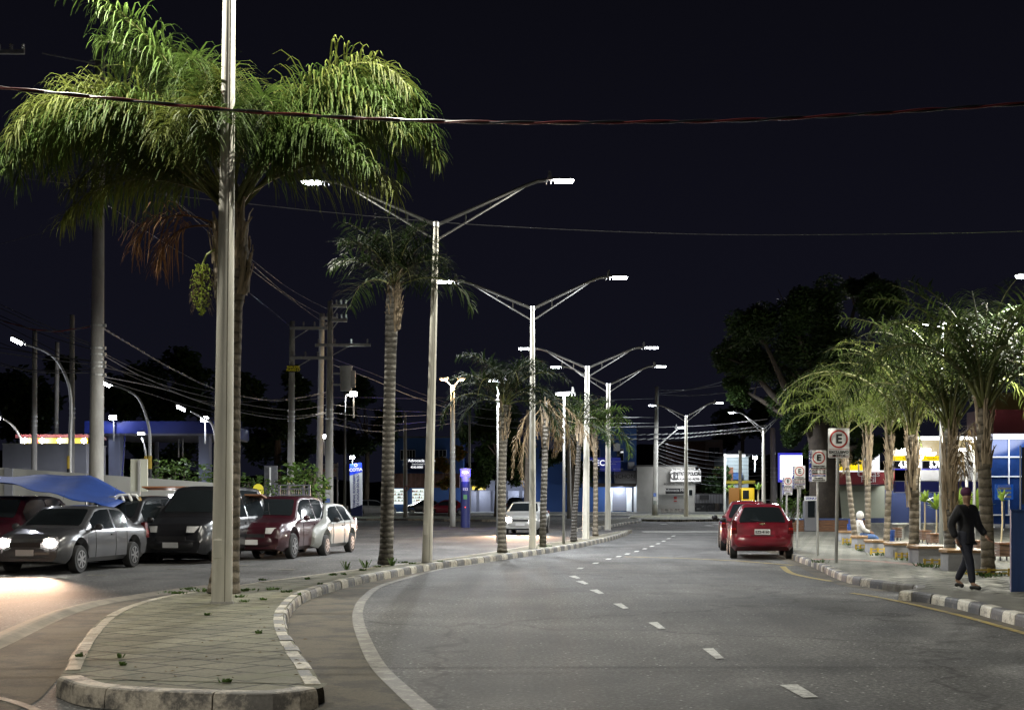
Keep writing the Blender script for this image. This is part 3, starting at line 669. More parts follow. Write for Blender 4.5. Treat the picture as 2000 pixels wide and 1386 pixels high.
def mp(label, bx, by, tx, ty, rbpx, rtpx, seed, nf, Lpx, **k):
    base = G(bx, by, KZ); Y = base.y; s = Y/F
    kz = dict(group=PG); kz.update(k)
    return palm(label, base, A(tx, ty, Y), rbpx*s, rtpx*s, seed, nf, Lpx*s, **kz)
DK = [M_frond_d, mat('palm_leaf_half_shaded', (0.024, 0.04, 0.012), .7, var=.4, scale=1.2, transl=.25, spec=.2)]  # unlit median crowns: both leaf colours carry the shade
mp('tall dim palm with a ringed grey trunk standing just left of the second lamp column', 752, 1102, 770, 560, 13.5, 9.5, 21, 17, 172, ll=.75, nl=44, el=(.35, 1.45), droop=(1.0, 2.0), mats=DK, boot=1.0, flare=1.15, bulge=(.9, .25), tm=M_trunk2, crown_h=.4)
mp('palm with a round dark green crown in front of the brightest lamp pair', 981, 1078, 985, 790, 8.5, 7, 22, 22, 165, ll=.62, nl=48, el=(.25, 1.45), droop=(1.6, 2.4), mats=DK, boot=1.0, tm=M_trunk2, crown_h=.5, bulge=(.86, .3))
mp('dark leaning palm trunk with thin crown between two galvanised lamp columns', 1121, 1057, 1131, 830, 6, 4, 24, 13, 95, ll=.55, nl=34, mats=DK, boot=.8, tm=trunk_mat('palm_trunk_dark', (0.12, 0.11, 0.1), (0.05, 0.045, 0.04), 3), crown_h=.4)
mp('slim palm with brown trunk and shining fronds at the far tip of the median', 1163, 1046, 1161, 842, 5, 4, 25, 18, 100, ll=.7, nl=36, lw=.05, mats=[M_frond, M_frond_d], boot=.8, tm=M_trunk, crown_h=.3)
# the dead palm
base = G(1060, 1067, KZ); Y = base.y; s = Y/F; rng = random.Random(33)
root = thing('dead_palm', 'dead palm with its withered brown fronds hanging down along the trunk', 'palm tree', tuple(base), PG)
b = MB(); b.tube([base, A(1061, 1000, Y), A(1064, 900, Y), A(1066, 820, Y), A(1066, 785, Y)], [7*s, 6.5*s, 6*s, 6*s, 3*s], 14); b.build('trunk', M_trunk2, root, smooth=True)
b = MB(); boots(b, A(1065, 880, Y), 6.5*s, 1.3, 30, rng); b.build('leaf_bases', M_boot, root)
dm = MB()
for i in range(11):
    az = rng.uniform(-1.0, .8) if i < 8 else rng.uniform(2.6, 3.7)
    frond(dm, dm, A(1066+rng.uniform(-3, 3), rng.uniform(785, 812), Y), az, rng.uniform(.4, 1.0), rng.uniform(1.0, 3.0), rng.uniform(2.2, 2.5), 34, .36, .03, rng, 2.0, thick=.022, start=.3, dexp=.22)
dm.build('dead_fronds', M_dead, root)
# ================================================================ cars (local space: x right, y forward)
def lin(tab, u):
    if u <= tab[0][0]: return tab[0][1]
    for (a, b_), (c, d) in zip(tab, tab[1:]):
        if u <= c: return b_+(d-b_)*(u-a)/(c-a)
    return tab[-1][1]
def paint(name, col, rough=0.28): return mat(name, col, rough, coat=0.8, spec=0.5, var=0.04, scale=2)
HATCH = dict(L=3.78, W=1.63, top=[(0, .66), (.03, .80), (.07, .93), (.13, 1.0), (.42, 1.34), (.52, 1.40), (.8, 1.44), (1.3, 1.455), (1.9, 1.44), (2.15, 1.40), (2.85, 1.0), (3.0, .96), (3.5, .84), (3.68, .74), (3.78, .58)],
             belt=[(0, .9), (.5, .93), (2.9, .9), (3.78, .6)], ax=(.62, 3.06), rw=.29, side=[(.62, 1.32), (1.4, 2.55)], rear=(.10, .45), wind=(2.17, 2.82), tumble=.56)
SUV = dict(L=4.3, W=1.76, top=[(0, .72), (.03, .9), (.07, 1.0), (.35, 1.5), (.5, 1.6), (1.0, 1.66), (2.1, 1.65), (2.4, 1.58), (3.05, 1.12), (3.2, 1.07), (3.95, .96), (4.18, .82), (4.3, .62)],
           belt=[(0, 1.0), (3.1, .98), (4.3, .65)], ax=(.75, 3.42), rw=.34, side=[(.6, 1.45), (1.52, 2.75)], rear=(.09, .36), wind=(2.42, 3.02), roofw=.6)
SEDAN = dict(L=4.25, W=1.68, top=[(0, .7), (.04, .92), (.12, .98), (.62, 1.02), (1.15, 1.36), (1.3, 1.40), (1.8, 1.44), (2.3, 1.42), (2.5, 1.37), (3.15, 1.0), (3.3, .95), (3.95, .84), (4.15, .74), (4.25, .56)],
             belt=[(0, .88), (3.2, .9), (4.25, .6)], ax=(.85, 3.45), rw=.3, side=[(1.1, 1.75), (1.82, 2.85)], rear=(.66, 1.16), wind=(2.52, 3.12), roofw=.56)
VAN = dict(L=4.4, W=1.78, top=[(0, .9), (.02, 1.5), (.06, 1.72), (.3, 1.86), (1.0, 1.9), (2.6, 1.9), (2.9, 1.84), (3.5, 1.2), (3.65, 1.12), (4.2, .96), (4.33, .8), (4.4, .6)],
           belt=[(0, 1.1), (3.5, 1.05), (4.4, .62)], ax=(.8, 3.55), rw=.33, side=[(.5, 1.6), (1.7, 3.05)], rear=(.02, .05), wind=(2.94, 3.45), roofw=.68)
M_tl = mat('tail_light', (0.25, 0.006, 0.006), 0.15, coat=.8); M_tl2 = mat('tail_light_dark', (0.09, 0.008, 0.01), 0.15, coat=.8)
M_hl = mat('headlight_glass', (0.5, 0.5, 0.5), 0.08, coat=1.0); M_hlon = glow('headlight_on', (1.0, 0.93, 0.82), 120)
M_plate = mat('plate', (0.6, 0.6, 0.6), 0.5)
def car(name, label, cat, loc, rz, S, col, group=None, plate=None, lights_on=False, detail=True, dirt=None, emblem=False, badge=False):
    root = thing(name, label, cat, tuple(loc), group, rz)
    L, W = S['L'], S['W']; hw = W/2; top = S['top']; belt = S['belt']; rw = S['rw']; y0 = -L/2
    def wp(u):
        a = min(1, max(0, u/.28)); c = min(1, max(0, (L-u)/.6)); return hw*(1-.1*(1-a)**2-.16*(1-c)**2)
    def zbot(u):
        z = .22 + .12*max(0, 1-u/.25) + .06*max(0, 1-(L-u)/.3)
        for ax in S['ax']:
            d = abs(u-ax); Ra = rw+.06
            if d < Ra: z = max(z, rw+math.sqrt(Ra*Ra-d*d))
        return z
    def sec(u):
        w_ = wp(u); tp = lin(top, u); be = lin(belt, u); zb = zbot(u); zm = min(be, tp-.05)
        wt = w_*.97-(tp-be)*S.get('tumble', .36) if tp > be+.02 else w_*.9
        zb2 = min(zb+.1, zm-.03); z3 = max(min(.55, zm-.02), zb2+.005)
        return [(0, zb), (w_*.86, zb), (w_*.975, zb2), (w_, z3), (w_*.985, max(zm-.04, z3+.002)), (w_*.965, zm+.0), (wt, tp-.055 if tp > be+.1 else tp-.035), (wt*.93, tp-.018), (wt*.6, tp-.002), (0, tp+.004)]
    us = sorted(set([0, L]+[round(x[0], 3) for x in top]+[k*L/46 for k in range(47)]+[ax+rw*1.2*math.cos(k*math.pi/10) for ax in S['ax'] for k in range(11)]))
    b = MB(); rings = []
    for u in us:
        s_ = sec(u); r = [(x, y0+u, z) for x, z in s_]+[(-x, y0+u, z) for x, z in s_[-2:0:-1]]; rings.append(r)
    n = len(rings[0]); b.add([v for r in rings for v in r], [(i*n+k, (i+1)*n+k, (i+1)*n+(k+1) % n, i*n+(k+1) % n) for i in range(len(rings)-1) for k in range(n)]+[tuple(range(n)), tuple(range((len(rings)-1)*n, len(rings)*n))[::-1]])
    body = b.build('body', col, root, local=True, smooth='auto')
    # underbody
    b = MB(); b.box((0, 0, .36), (W*.8, L*.9, .22)); b.build('underbody', M_blackpl, root, local=True)
    # glass
    def P(u, k, f, off):
        s_ = sec(u); a, c = s_[k], s_[k+1]; x = a[0]+(c[0]-a[0])*f; z = a[1]+(c[1]-a[1])*f; dx, dz = c[1]-a[1], -(c[0]-a[0]); l_ = math.hypot(dx, dz) or 1
        return x+dx/l_*off, z+dz/l_*off
    def sidewin(u0, u1, sg):
        g = MB(); N = 12; vs = []
        for i in range(N+1):
            u = u0+(u1-u0)*i/N; lo = P(u, 5, .06, .007); hi = P(u, 5, .93, .007)
            if hi[1] < lo[1]+.02: hi = (lo[0], lo[1]+.02)
            vs += [(sg*lo[0], y0+u, lo[1]), (sg*hi[0], y0+u, hi[1])]
        g.add(vs, [(2*i, 2*i+2, 2*i+3, 2*i+1) if sg > 0 else (2*i, 2*i+1, 2*i+3, 2*i+2) for i in range(N)]); g.build('side_window', M_glass, root, local=True, smooth=True)
    for (u0, u1) in S['side']:
        for sg in (-1, 1): sidewin(u0, u1, sg)
    sm = MB()
    for u in [S['side'][-1][0]-.04, S['side'][-1][1]-.1, S['side'][0][0]+.12]:
        s_ = sec(u)
        for sg in (-1, 1): sm.tube([(sg*(x+.002), y0+u, z) for x, z in s_[2:6]], .006, 4)
    sm.build('door_seams', M_blackpl, root, local=True)
    def endwin(u0, u1, nm, inset=.9):
        g = MB(); N = 8; K = 10; vs = []
        for i in range(N+1):
            f = i/N; u = u0+(u1-u0)*f; s_ = sec(u); slope = (lin(top, u+.02)-lin(top, u-.02))/.04; nl_ = math.hypot(1, slope); oy, oz = -slope/nl_*.009, 1/nl_*.009
            fe = max(0, 1-min(f, 1-f)/.08)*.04
            for k in range(K+1):
                q = (k/K*2-1); xw = (s_[7][0])*(inset-fe); x = q*xw; zz = lin([(0, s_[9][1]), (s_[8][0], s_[8][1]), (s_[7][0], s_[7][1]), (s_[6][0]+.001, s_[6][1])], abs(x)); vs.append((x, y0+u+oy, zz+oz))
        g.add(vs, [(i*(K+1)+k, i*(K+1)+k+1, (i+1)*(K+1)+k+1, (i+1)*(K+1)+k) for i in range(N) for k in range(K)]); return g.build(nm, M_glass, root, local=True, smooth=True)
    rwin = endwin(*S['rear'], 'rear_window'); endwin(*S['wind'], 'windshield')
    # bumpers
    for nm, ye, sg in (('rear_bumper', y0, -1), ('front_bumper', -y0, 1)):
        b = MB(); pr = [(-.30, .31), (-.02, .32), (.035, .38), (.05, .46), (.04, .56), (.0, .62), (-.28, .64)]; N = 14; vs = []
        wb = wp(.02) if sg < 0 else wp(L-.02)
        for i in range(N+1):
            q = i/N*2-1; x = q*(wb+.015); pull = .16*abs(q)**4 if sg > 0 else .10*abs(q)**5
            vs += [(x, ye+sg*(d-pull), z) for d, z in pr]
        m_ = len(pr); b.add(vs, [(i*m_+k, i*m_+k+1, (i+1)*m_+k+1, (i+1)*m_+k) for i in range(N) for k in range(m_-1)]); b.build(nm, col, root, local=True, smooth=True)
    # wheels
    for ax in S['ax']:
        for sg in (-1, 1):
            x0 = sg*(hw-.19); x1 = sg*(hw+.0); b = MB(); c = y0+ax
            pts = [Vector((x0, c, rw)), Vector((x0+sg*.02, c, rw)), Vector((x1-sg*.03, c, rw)), Vector((x1, c, rw))]; b.tube(pts, [rw*.9, rw, rw, rw*.93], 24)
            wh = b.build('wheel', M_rubber, root, local=True, smooth='auto')
            b = MB(); xr = x1+sg*.006; b.cyl((x1-sg*.02, c, rw), (xr-sg*.004, c, rw), rw*.62, rw*.6, 20, 1)
            for k in range(7):
                a = k*2*math.pi/7; d = Vector((0, math.cos(a), math.sin(a))); p_ = Vector((xr, c, rw)); nn = Vector((0, -math.sin(a), math.cos(a)))*.02
                q = [p_+d*.03+nn*1.2, p_+d*.03-nn*1.2, p_+d*rw*.58-nn, p_+d*rw*.58+nn]; b.add([v+Vector((sg*.008, 0, 0)) for v in q], [(0, 1, 2, 3)], 0)
            b.cyl((xr, c, rw), (xr+sg*.012, c, rw), .045, .035, 10, 0)
            k0 = len(b.v)
            for rr0, rr1 in ((rw*.58, rw*.64),):
                N = 24
                for k in range(N):
                    a, a2 = 2*math.pi*k/N, 2*math.pi*(k+1)/N
                    b.quad((xr+sg*.004, c+math.cos(a)*rr0, rw+math.sin(a)*rr0), (xr+sg*.004, c+math.cos(a2)*rr0, rw+math.sin(a2)*rr0), (xr+sg*.004, c+math.cos(a2)*rr1, rw+math.sin(a2)*rr1), (xr+sg*.004, c+math.cos(a)*rr1, rw+math.sin(a)*rr1), 0)
            rim = b.build('rim', [M_rim, M_blackpl], wh, local=True)
    be = lin(belt, L*.6)
    for sg in (-1, 1):
        b = MB(); u = S['wind'][1]-.22; b.sphere((sg*(hw+.13), y0+u, be+.08), .1, 10, 0, (1.0, .6, .75)); b.box((sg*(hw+.03), y0+u, be+.03), (.14, .05, .04)); b.build('wing_mirror', M_blackpl if L < 4 else col, root, local=True, smooth=True)
        # head and tail lights
        hz = lin(top, L-.22)-.10; b = MB(); pts = []
        wf = wp(L-.12)
        N = 6
        for i in range(N+1):
            q = i/N; x = wf*(.48+.5*q); y = L-.03-.26*q**2.2; 
            pts += [(sg*x, y0+y+.02, hz-.10), (sg*x, y0+y-.03, hz+.05)]
        b.add(pts, [(2*i, 2*i+2, 2*i+3, 2*i+1) if sg > 0 else (2*i, 2*i+1, 2*i+3, 2*i+2) for i in range(N)]); 
        h = b.build('headlight', M_hl, root, local=True)
        if lights_on:
            b = MB(); c = Vector((sg*wf*.72, y0+L-.02, hz-.03)); b.sphere(c, .115, 12, 0, (1, .5, .8)); b.build('bulb', M_hlon, h, local=True)
            lo = light('headlight_beam', 'SPOT', (0, 0, 0), (5200 if 'sedan' in label else 2600), (1.0, .64, .42), .05, angle=82, blend=1.0); lo.parent = root; lo.location = c+Vector((0, .12, 0)); lo.rotation_euler = (R(88.5), 0, 0)
        b = MB(); wr = wp(.08); zt = lin(top, .09)-.10
        if S is VAN: zt = 1.05
        b.box((sg*(wr-.05), y0+.12, zt-.01), (.16, .24, .36), 0, 0, .6, .6); b.box((sg*(wr-.042), y0+.116, zt-.06), (.12, .25, .07), 1, 0); b.build('taillight', [M_tl2, M_tl], root, local=True, bevel=.015)
        if detail:
            for (u0, u1) in S['side'][-1:]:
                b = MB(); b.box((sg*(hw+.004), y0+u0+.14, be-.1), (.03, .14, .03)); b.build('door_handle', M_blackpl if S is HATCH else col, root, local=True)
    # plates, grille, wiper
    pz = .72 if S is not VAN else .7
    b = MB(); b.box((0, y0-.012, pz), (.40, .012, .14)); pl = b.build('licence_plate', M_plate, root, local=True)
    if plate: text('lettering', plate, (0, y0-.02, pz-.008), .092, M_ink, pl, bold=.003, local=True)
    b = MB(); b.box((0, -y0+.05, .46), (.40, .012, .13)); b.build('licence_plate', M_plate, root, local=True)
    b = MB(); b.box((0, -y0+.012, .62), (W*.42, .03, .1)); b.build('grille', M_blackpl, root, local=True)
    if detail and S is not VAN:
        zz = lin(top, S['rear'][0]); b = MB(); b.tube([(.08, y0+S['rear'][0]-.02, zz+.01), (-.3, y0+S['rear'][0]+.03, zz+.075)], .009, 5); b.build('wiper', M_blackpl, root, local=True)
        b = MB(); b.box((0, y0+.0, .62), (.6, .02, .02)); b.build('tailgate_seam', M_blackpl, root, local=True)
        b = MB(); b.tube([(.3, 0, lin(top, L/2)), (.3, -.12, lin(top, L/2)+.25)], .004, 4); b.build('aerial', M_blackpl, root, local=True)
    if badge:
        M_gold = mat('emblem_metal', (0.6, 0.5, 0.3), .25, metal=.9)
        b = MB(); b.box((0, y0+.055, .925), (.15, .02, .028)); b.box((0, y0+.053, .925), (.06, .024, .055)); b.build('emblem', M_gold, root, local=True)
    return root
RED = paint('red_paint', (0.15, 0.006, 0.016)); RED2 = paint('red_paint_deep', (0.14, 0.006, 0.014))
PK = 'cars parked along the right kerb'
def park(px, by, S, rzdeg, rear=True):
    """centre of a car whose nearest end stands at that pixel"""
    p = G(px, by); d = Vector((-math.sin(R(rzdeg)), math.cos(R(rzdeg)), 0)); return p+d*(S['L']/2)*(1 if rear else -1)
car('parked_car', 'dark red hatchback seen from behind at the right kerb, nearest of the two red cars', 'car', park(1489, 1092, HATCH, -7), R(-7), HATCH, RED, PK, plate='EZS-4160', badge=True)
S2 = dict(HATCH); S2['W'] = 1.68; S2['top'] = [(u, z*1.04) for u, z in HATCH['top']]
car('parked_car', 'second red hatchback parked just ahead of the nearest one and half hidden by it', 'car', park(1466, 1076, S2, -7)+Vector((-.05, .0, 0)), R(-7), S2, RED2, PK)
LK = 'cars parked nose out on the left side'
MAR = paint('maroon_paint', (0.03, 0.005, 0.009)); BLK = paint('black_paint', (0.012, 0.012, 0.014)); SIL = paint('silver_paint', (0.22, 0.225, 0.21), .4); WHT = paint('white_car_paint', (0.4, 0.4, 0.39)); GRY = paint('grey_paint', (0.07, 0.07, 0.075))
def nose(px, by, S, rz): 
    d = Vector((-math.sin(R(rz)), math.cos(R(rz)), 0)); return G(px, by)-d*(S['L']/2)
car('parked_car', 'maroon car cut by the left edge of the photo, before the pale wall', 'car', nose(-78, 1108, SUV, 172), R(172), SUV, MAR, LK)
car('parked_car', 'black car standing under the blue tarpaulin', 'car', nose(160, 1104, SUV, 168), R(168), SUV, BLK, LK)
car('parked_van', 'dark van loaded with wooden boards on its roof, left of the nearest lamp column', 'van', nose(340, 1101, VAN, 170), R(168), VAN, BLK, LK)
car('parked_car', 'dark maroon car between the loaded van and the silver one', 'car', nose(490, 1093, SUV, 170), R(170), SUV, MAR, LK)
car('parked_car', 'silver compact car at the right end of the row on the left side', 'car', nose(568, 1086, HATCH, 170), R(170), HATCH, SIL, LK)
TR = 'cars driving with lit headlights on the left road'
def drive(label, px, by, S, rz, col): car('moving_car', label, 'car', nose(px, by, S, rz), R(rz), S, col, TR, lights_on=True)
drive('white car with glaring headlights driving just left of the third lamp column', 1016, 1044, SEDAN, 172, WHT)
drive('grey sedan with lit headlights passing in front of the tarpaulin stall', 50, 1122, SEDAN, 170, GRY)
M_farc = 'cars far down the avenue'
car('parked_car', 'grey hatchback standing in front of the grey gate beside the police building', 'car', G(1378, 1001), R(150), HATCH, GRY, M_farc, detail=False)
car('parked_car', 'white car seen side on beside the blue and white terminal totem', 'car', G(730, 1008), R(-80), HATCH, WHT, M_farc, detail=False, lights_on=False)
car('parked_car', 'black car parked before the shop with the lit shelves', 'car', G(830, 1004), R(95), SEDAN, BLK, M_farc, detail=False)
car('parked_car', 'dark red car parked left of the police post, behind the leafy tree', 'car', G(872, 1006), R(92), SEDAN, RED2, M_farc, detail=False)
car('parked_car', 'dark pickup beside the leafy tree by the shutters', 'car', G(1012, 1003), R(-10), SUV, BLK, M_farc, detail=False)
car('parked_car', 'white car parked beyond the red hatchbacks, behind the concrete pole', 'car', G(1484, 1003), R(85), HATCH, WHT, M_farc, detail=False)
# ================================================================ right side: signs, planters, palms, plaza, fuel station
def sign_post(label, bx, by, px0, py0, px1, py1, kind, poler=.028, blue=True, grp='blue zone parking signs along the right kerb', lean=0):
    base = G(bx, by, KZ); Y = base.y; s = Y/F
    root = thing('parking_sign', label, 'road sign', tuple(base), grp)
    a = A(px0, py0, Y); c = A(px1, py1, Y); yf = Y-.05
    b = MB(); b.cyl(base, A((px0+px1)/2+lean, py0+6, Y), poler, poler*.95, 12); b.build('pole', M_galv, root, smooth='auto')
    W_, H_ = c.x-a.x, a.z-c.z; cx = (a.x+c.x)/2; r = min(W_, H_)*.07
    b = MB(); poly = []
    for (qx, qz, a0) in ((c.x-r, a.z-r, 0), (a.x+r, a.z-r, 90), (a.x+r, c.z+r, 180), (c.x-r, c.z+r, 270)):
        for k in range(5): t = R(a0+k*22.5); poly.append((qx+r*math.cos(t), qz+r*math.sin(t)))
    b.prism(poly, yf, yf+.012); pn = b.build('panel', M_signw, root)
    if blue:
        b = MB(); bw = W_*.13; b.prism([(a.x-bw*.2, c.z+r*.6), (a.x+bw, c.z+.004), (a.x+bw, a.z-.004), (a.x-bw*.2, a.z-r*.6)], yf-.004, yf+.006); b.build('blue_band', M_blueink, root)
        
        for k_, ch in enumerate('ZONA AZUL'):
            if ch != ' ': text('band_letter', ch, (a.x+bw*.4, yf-.008, a.z-H_*(.07+.107*k_)), H_*.105, M_signw, pn, bold=.002)
        cx = cx+bw*.4; W_ = W_-bw
    R_ = W_*.43; zc = a.z-R_*1.18
    b = MB(); b.disc((cx, yf-.003, zc), R_, 32, 'Y', 0, R_*.82); b.build('red_ring', M_redink, pn)
    text('letter_e', 'E', (cx, yf-.006, zc-R_*.02), R_*1.35, M_ink, pn, bold=R_*.05)
    def line(t, z, sz, m=M_ink, sx=1.0): text('lettering', t, (cx, yf-.006, z), sz, m, pn, bold=sz*.03, sx=sx)
    if kind == 'motos':
        b = MB()
        for z in (zc-R_*1.13, c.z+.045*H_): b.box((cx, yf-.003, z), (W_*.9, .003, H_*.014))
        b.build('red_bars', M_redink, pn)
        line('EXCLUSIVO', zc-R_*1.13-H_*.095, H_*.125); line('MOTOS', zc-R_*1.13-H_*.215, H_*.125)
    else:
        z = zc-R_*1.12; h = z-c.z
        line('OBRIGATORIO', z-h*.08, h*.11); line('USO DE CARTAO', z-h*.20, h*.12)
        b = MB(); b.box((cx, yf-.003, z-h*.28), (W_*.94, .003, h*.018)); b.box((cx, yf-.003, z-h*.565), (W_*.94, .003, h*.018)); b.build('red_bars', M_redink, pn)
        line('2\u00aa a 6\u00aa    9 - 18h', z-h*.36, h*.12); line('Sabado   9 - 13h', z-h*.49, h*.12)
        b = MB(); b.box((cx, yf-.003, z-h*.65), (W_*.92, .003, h*.09)); b.build('blue_bar', M_blueink, pn)
        line('MAXIMO 2 HORAS', z-h*.652, h*.075, M_signw); line('PROIBIDO', z-h*.80, h*.11); line('MOTOCICLETA', z-h*.92, h*.11)
    return root
M_signw = mat('sign_white', (0.7, 0.7, 0.7), 0.4, var=.05, scale=2)
sign_post('tall parking sign with E in a red ring reading EXCLUSIVO MOTOS', 1633, 1098, 1616.5, 836, 1658, 894, 'motos', .04, blue=False)
sign_post('parking sign with blue side band, next behind the EXCLUSIVO MOTOS one', 1597, 1085, 1580, 879, 1613, 940, 'zona', .03)
sign_post('smaller parking sign with blue side band before the lit white board', 1557, 1068, 1547.5, 909, 1572, 954, 'zona', .03)
sign_post('smallest and farthest parking sign with blue side band, above the red cars', 1535, 1056, 1528, 931, 1547, 966, 'zona', .035)
# ZONA A kiosk
root = thing('parking_meter_booth', 'grey phone booth like kiosk with a ZONA A sign beside the big tree trunk', 'kiosk', tuple(G(1590, 1040, KZ))); Y = 62
p0, p1 = A(1570, 968, Y), A(1594, 1016, Y)
b = MB(); b.box(((p0.x+p1.x)/2, Y, (p0.z+KZ)/2-.1), (p1.x-p0.x, .5, p0.z-KZ-.2)); b.build('housing', mat('kiosk_grey', (.13, .13, .14), .5), root, bevel=.03)
b = MB(); b.box(((p0.x+p1.x)/2, Y-.27, p0.z-.55), ((p1.x-p0.x)*.55, .03, .75)); b.build('window', M_glass, root)
b = MB(); b.box((A(1582, 973, Y).x, Y-.3, A(0, 973, Y).z), (.62, .03, .19)); pn = b.build('sign_panel', M_signw, root); text('lettering', 'ZONA A', (A(1582, 973, Y).x, Y-.32, A(0, 973, Y).z), .125, M_blueink, pn, bold=.006)
# planters and plaza palms
M_plant = mat('planter_render', (0.27, 0.27, 0.285), 0.8, var=.18, scale=3, bump=.15); M_cap = mat('planter_wood', (.25, .15, .07), .6, var=.3, scale=6)
PLG = 'grey planter benches along the plaza edge'
def planter(label, x0, xm, x1, ytop, ybot, depth):
    p = G(xm, ybot, KZ); Y = p.y; s = Y/F; pl = G(x0, ybot-3, KZ); h = (ybot-ytop)*s
    root = thing('planter', label, 'planter', tuple(p), PLG)
    a, c, d = Vector(((x0-CX)*(Y+.35)/F, Y+.35, 0)), Vector(((xm-CX)*Y/F, Y, 0)), Vector(((x1-CX)*Y/F, Y-.05, 0)); e_ = d*(1+depth/Y); f_ = a*(1+(depth-.2)/Y)
    b = MB(); b.slab([(v.x, v.y) for v in (a, c, d, e_, f_)], KZ-.02, KZ+h-.05); b.build('box', M_plant, root, bevel=.01)
    ce = (a+c+d+e_+f_)/5; pp = [v+(v-ce).normalized()*.05 for v in (a, c, d, e_, f_)]
    b = MB(); b.slab([(v.x, v.y) for v in pp], KZ+h-.05, KZ+h); b.add([(v.x, v.y, KZ+h-.05) for v in pp], [(4, 3, 2, 1, 0)]); b.build('wooden_cap', M_cap, root)
    return root
planter('grey planter bench farthest back, beside the small blue bin', 1636, 1642, 1664, 1037, 1056, 1.2)
planter('grey planter bench on which the person in the white hoodie leans', 1663, 1674, 1693, 1047, 1069, 1.2)
planter('grey planter bench right of the white hoodie', 1689, 1704, 1726, 1055, 1078, 1.2)
planter('grey planter bench behind the blue waste basket', 1728, 1744, 1775, 1060, 1088, 1.2)
planter('grey planter bench below the thick ringed palm, left of the dark walking person', 1774, 1794, 1838, 1066, 1099, 1.2)
planter('largest grey planter bench, right behind the dark walking person', 1837, 1852, 1922, 1074, 1114, 1.2)
PF = 'low yellow picket fences between the planters'
def picket(label, x0, x1, yb, h=14, n=None):
    p = G((x0+x1)/2, yb, KZ); Y = p.y; s = Y/F
    root = thing('picket_fence', label, 'fence', tuple(p), PF)
    xa, xb = (x0-CX)*s, (x1-CX)*s; H = h*s; b = MB()
    for z in (.32, .78): b.box(((xa+xb)/2, Y, KZ+H*z), (xb-xa, .02, H*.17))
    b.build('rail', M_yel, root)
    n = n or max(3, int((xb-xa)/.28))
    for k in range(n):
        b = MB(); x = xa+(xb-xa)*(k+.15)/(n-.7); b.box((x, Y-.025, KZ+H*.5), (.05, .03, H)); b.build('picket', M_yel, root)
picket('short yellow fence beside the blue bin, farthest back', 1645, 1663, 1062, 12); picket('yellow picket fence under the seated white hoodie', 1670, 1690, 1073, 11); picket('yellow picket fence right of the third planter', 1699, 1729, 1082, 13)
picket('yellow picket fence left of the thick ringed palm', 1748, 1774, 1091, 13); picket('yellow picket fence between the two largest planters', 1803, 1837, 1105, 15); picket('longest and darkest yellow fence running to the blue pillar', 1885, 1976, 1124, 15)
rngp = random.Random(77)
def tuft(mb, c, r, n, rng, m=0, h=.12):
    for i in range(n):
        a = rng.uniform(0, 6.28); q = Vector(c)+Vector((math.cos(a), math.sin(a), 0))*r*rng.random(); d = Vector((math.cos(a)*.6, math.sin(a)*.6, 1)).normalized(); L = h*rng.uniform(.4, 1.2); w_ = Vector((-math.sin(a), math.cos(a), 0))*.012
        e_ = q+d*L*.6; f_ = e_+(d+Vector((math.cos(a), math.sin(a), -.7))).normalized()*L*.45; mb.add([q-w_, q+w_, e_+w_, e_-w_, f_], [(0, 1, 2, 3), (3, 2, 4)], m)
M_grass = mat('weed_leaf', (0.07, 0.12, 0.03), .6, var=.4, scale=3, transl=.3)
b = MB()
for (x, y) in [(1655, 1064), (1680, 1075), (1712, 1084), (1730, 1084), (1760, 1093), (1805, 1106), (1820, 1107), (1802, 1104), (1895, 1122), (1930, 1126), (1950, 1124), (1915, 1124), (1600, 1098)]:
    p = G(x, y, KZ); tuft(b, (p.x, p.y, KZ), .25, 26, rngp, h=.13)
for (x, y, r, n) in [(410, 1152, .35, 60), (340, 1157, .25, 30), (370, 1150, .2, 30), (560, 1155, .1, 18), (535, 1150, .15, 22), (470, 1165, .1, 12), (480, 1152, .25, 40), (513, 1132, .12, 16), (404, 1200, .05, 8), (505, 1235, .04, 6), (154, 1281, .05, 10), (235, 1282, .04, 6), (440, 1330, .06, 8), (475, 1174, .08, 14), (515, 1170, .06, 10), (765, 1100, .1, 18), (790, 1098, .2, 24), (805, 1100, .15, 20), (860, 1096, .1, 14), (708, 1113, .1, 20), (740, 1106, .15, 22), (650, 1122, .1, 16), (672, 1121, .08, 12), (600, 1130, .1, 12), (1065, 1066, .3, 30), (1045, 1070, .2, 18), (985, 1077, .2, 14), (585, 1160, .03, 6), (240, 1297, .04, 5), (625, 1140, .05, 8)]:
    p = G(x, y, KZ); tuft(b, (p.x, p.y, KZ-.005), r, n*2, rngp, h=.06)
for (x, y) in [(714, 1108), (676, 1112), (765, 1104)]: p = G(x, y, KZ); tuft(b, (p.x, p.y, KZ), .06, 20, rngp, h=.3)
tag(b.build('weeds', M_grass), 'small green weeds growing from the paving joints', 'weeds', kind='stuff')
b = MB(); rngl = random.Random(8)
for i in range(70):
    p = G(rngl.uniform(180, 620), rngl.uniform(1170, 1330), KZ); a = rngl.uniform(0, 3); d = Vector((math.cos(a), math.sin(a), 0))*rngl.uniform(.01, .035); e_ = Vector((-d.y, d.x, 0))*.4
    if p.x > -3.3: b.add([p-d+Vector((0, 0, .004)), p+e_+Vector((0, 0, .012)), p+d+Vector((0, 0, .004)), p-e_+Vector((0, 0, .008))], [(0, 1, 2, 3)])
tag(b.build('leaf_litter', M_dead), 'small dry leaves scattered over the median paving', 'leaf litter', kind='stuff')

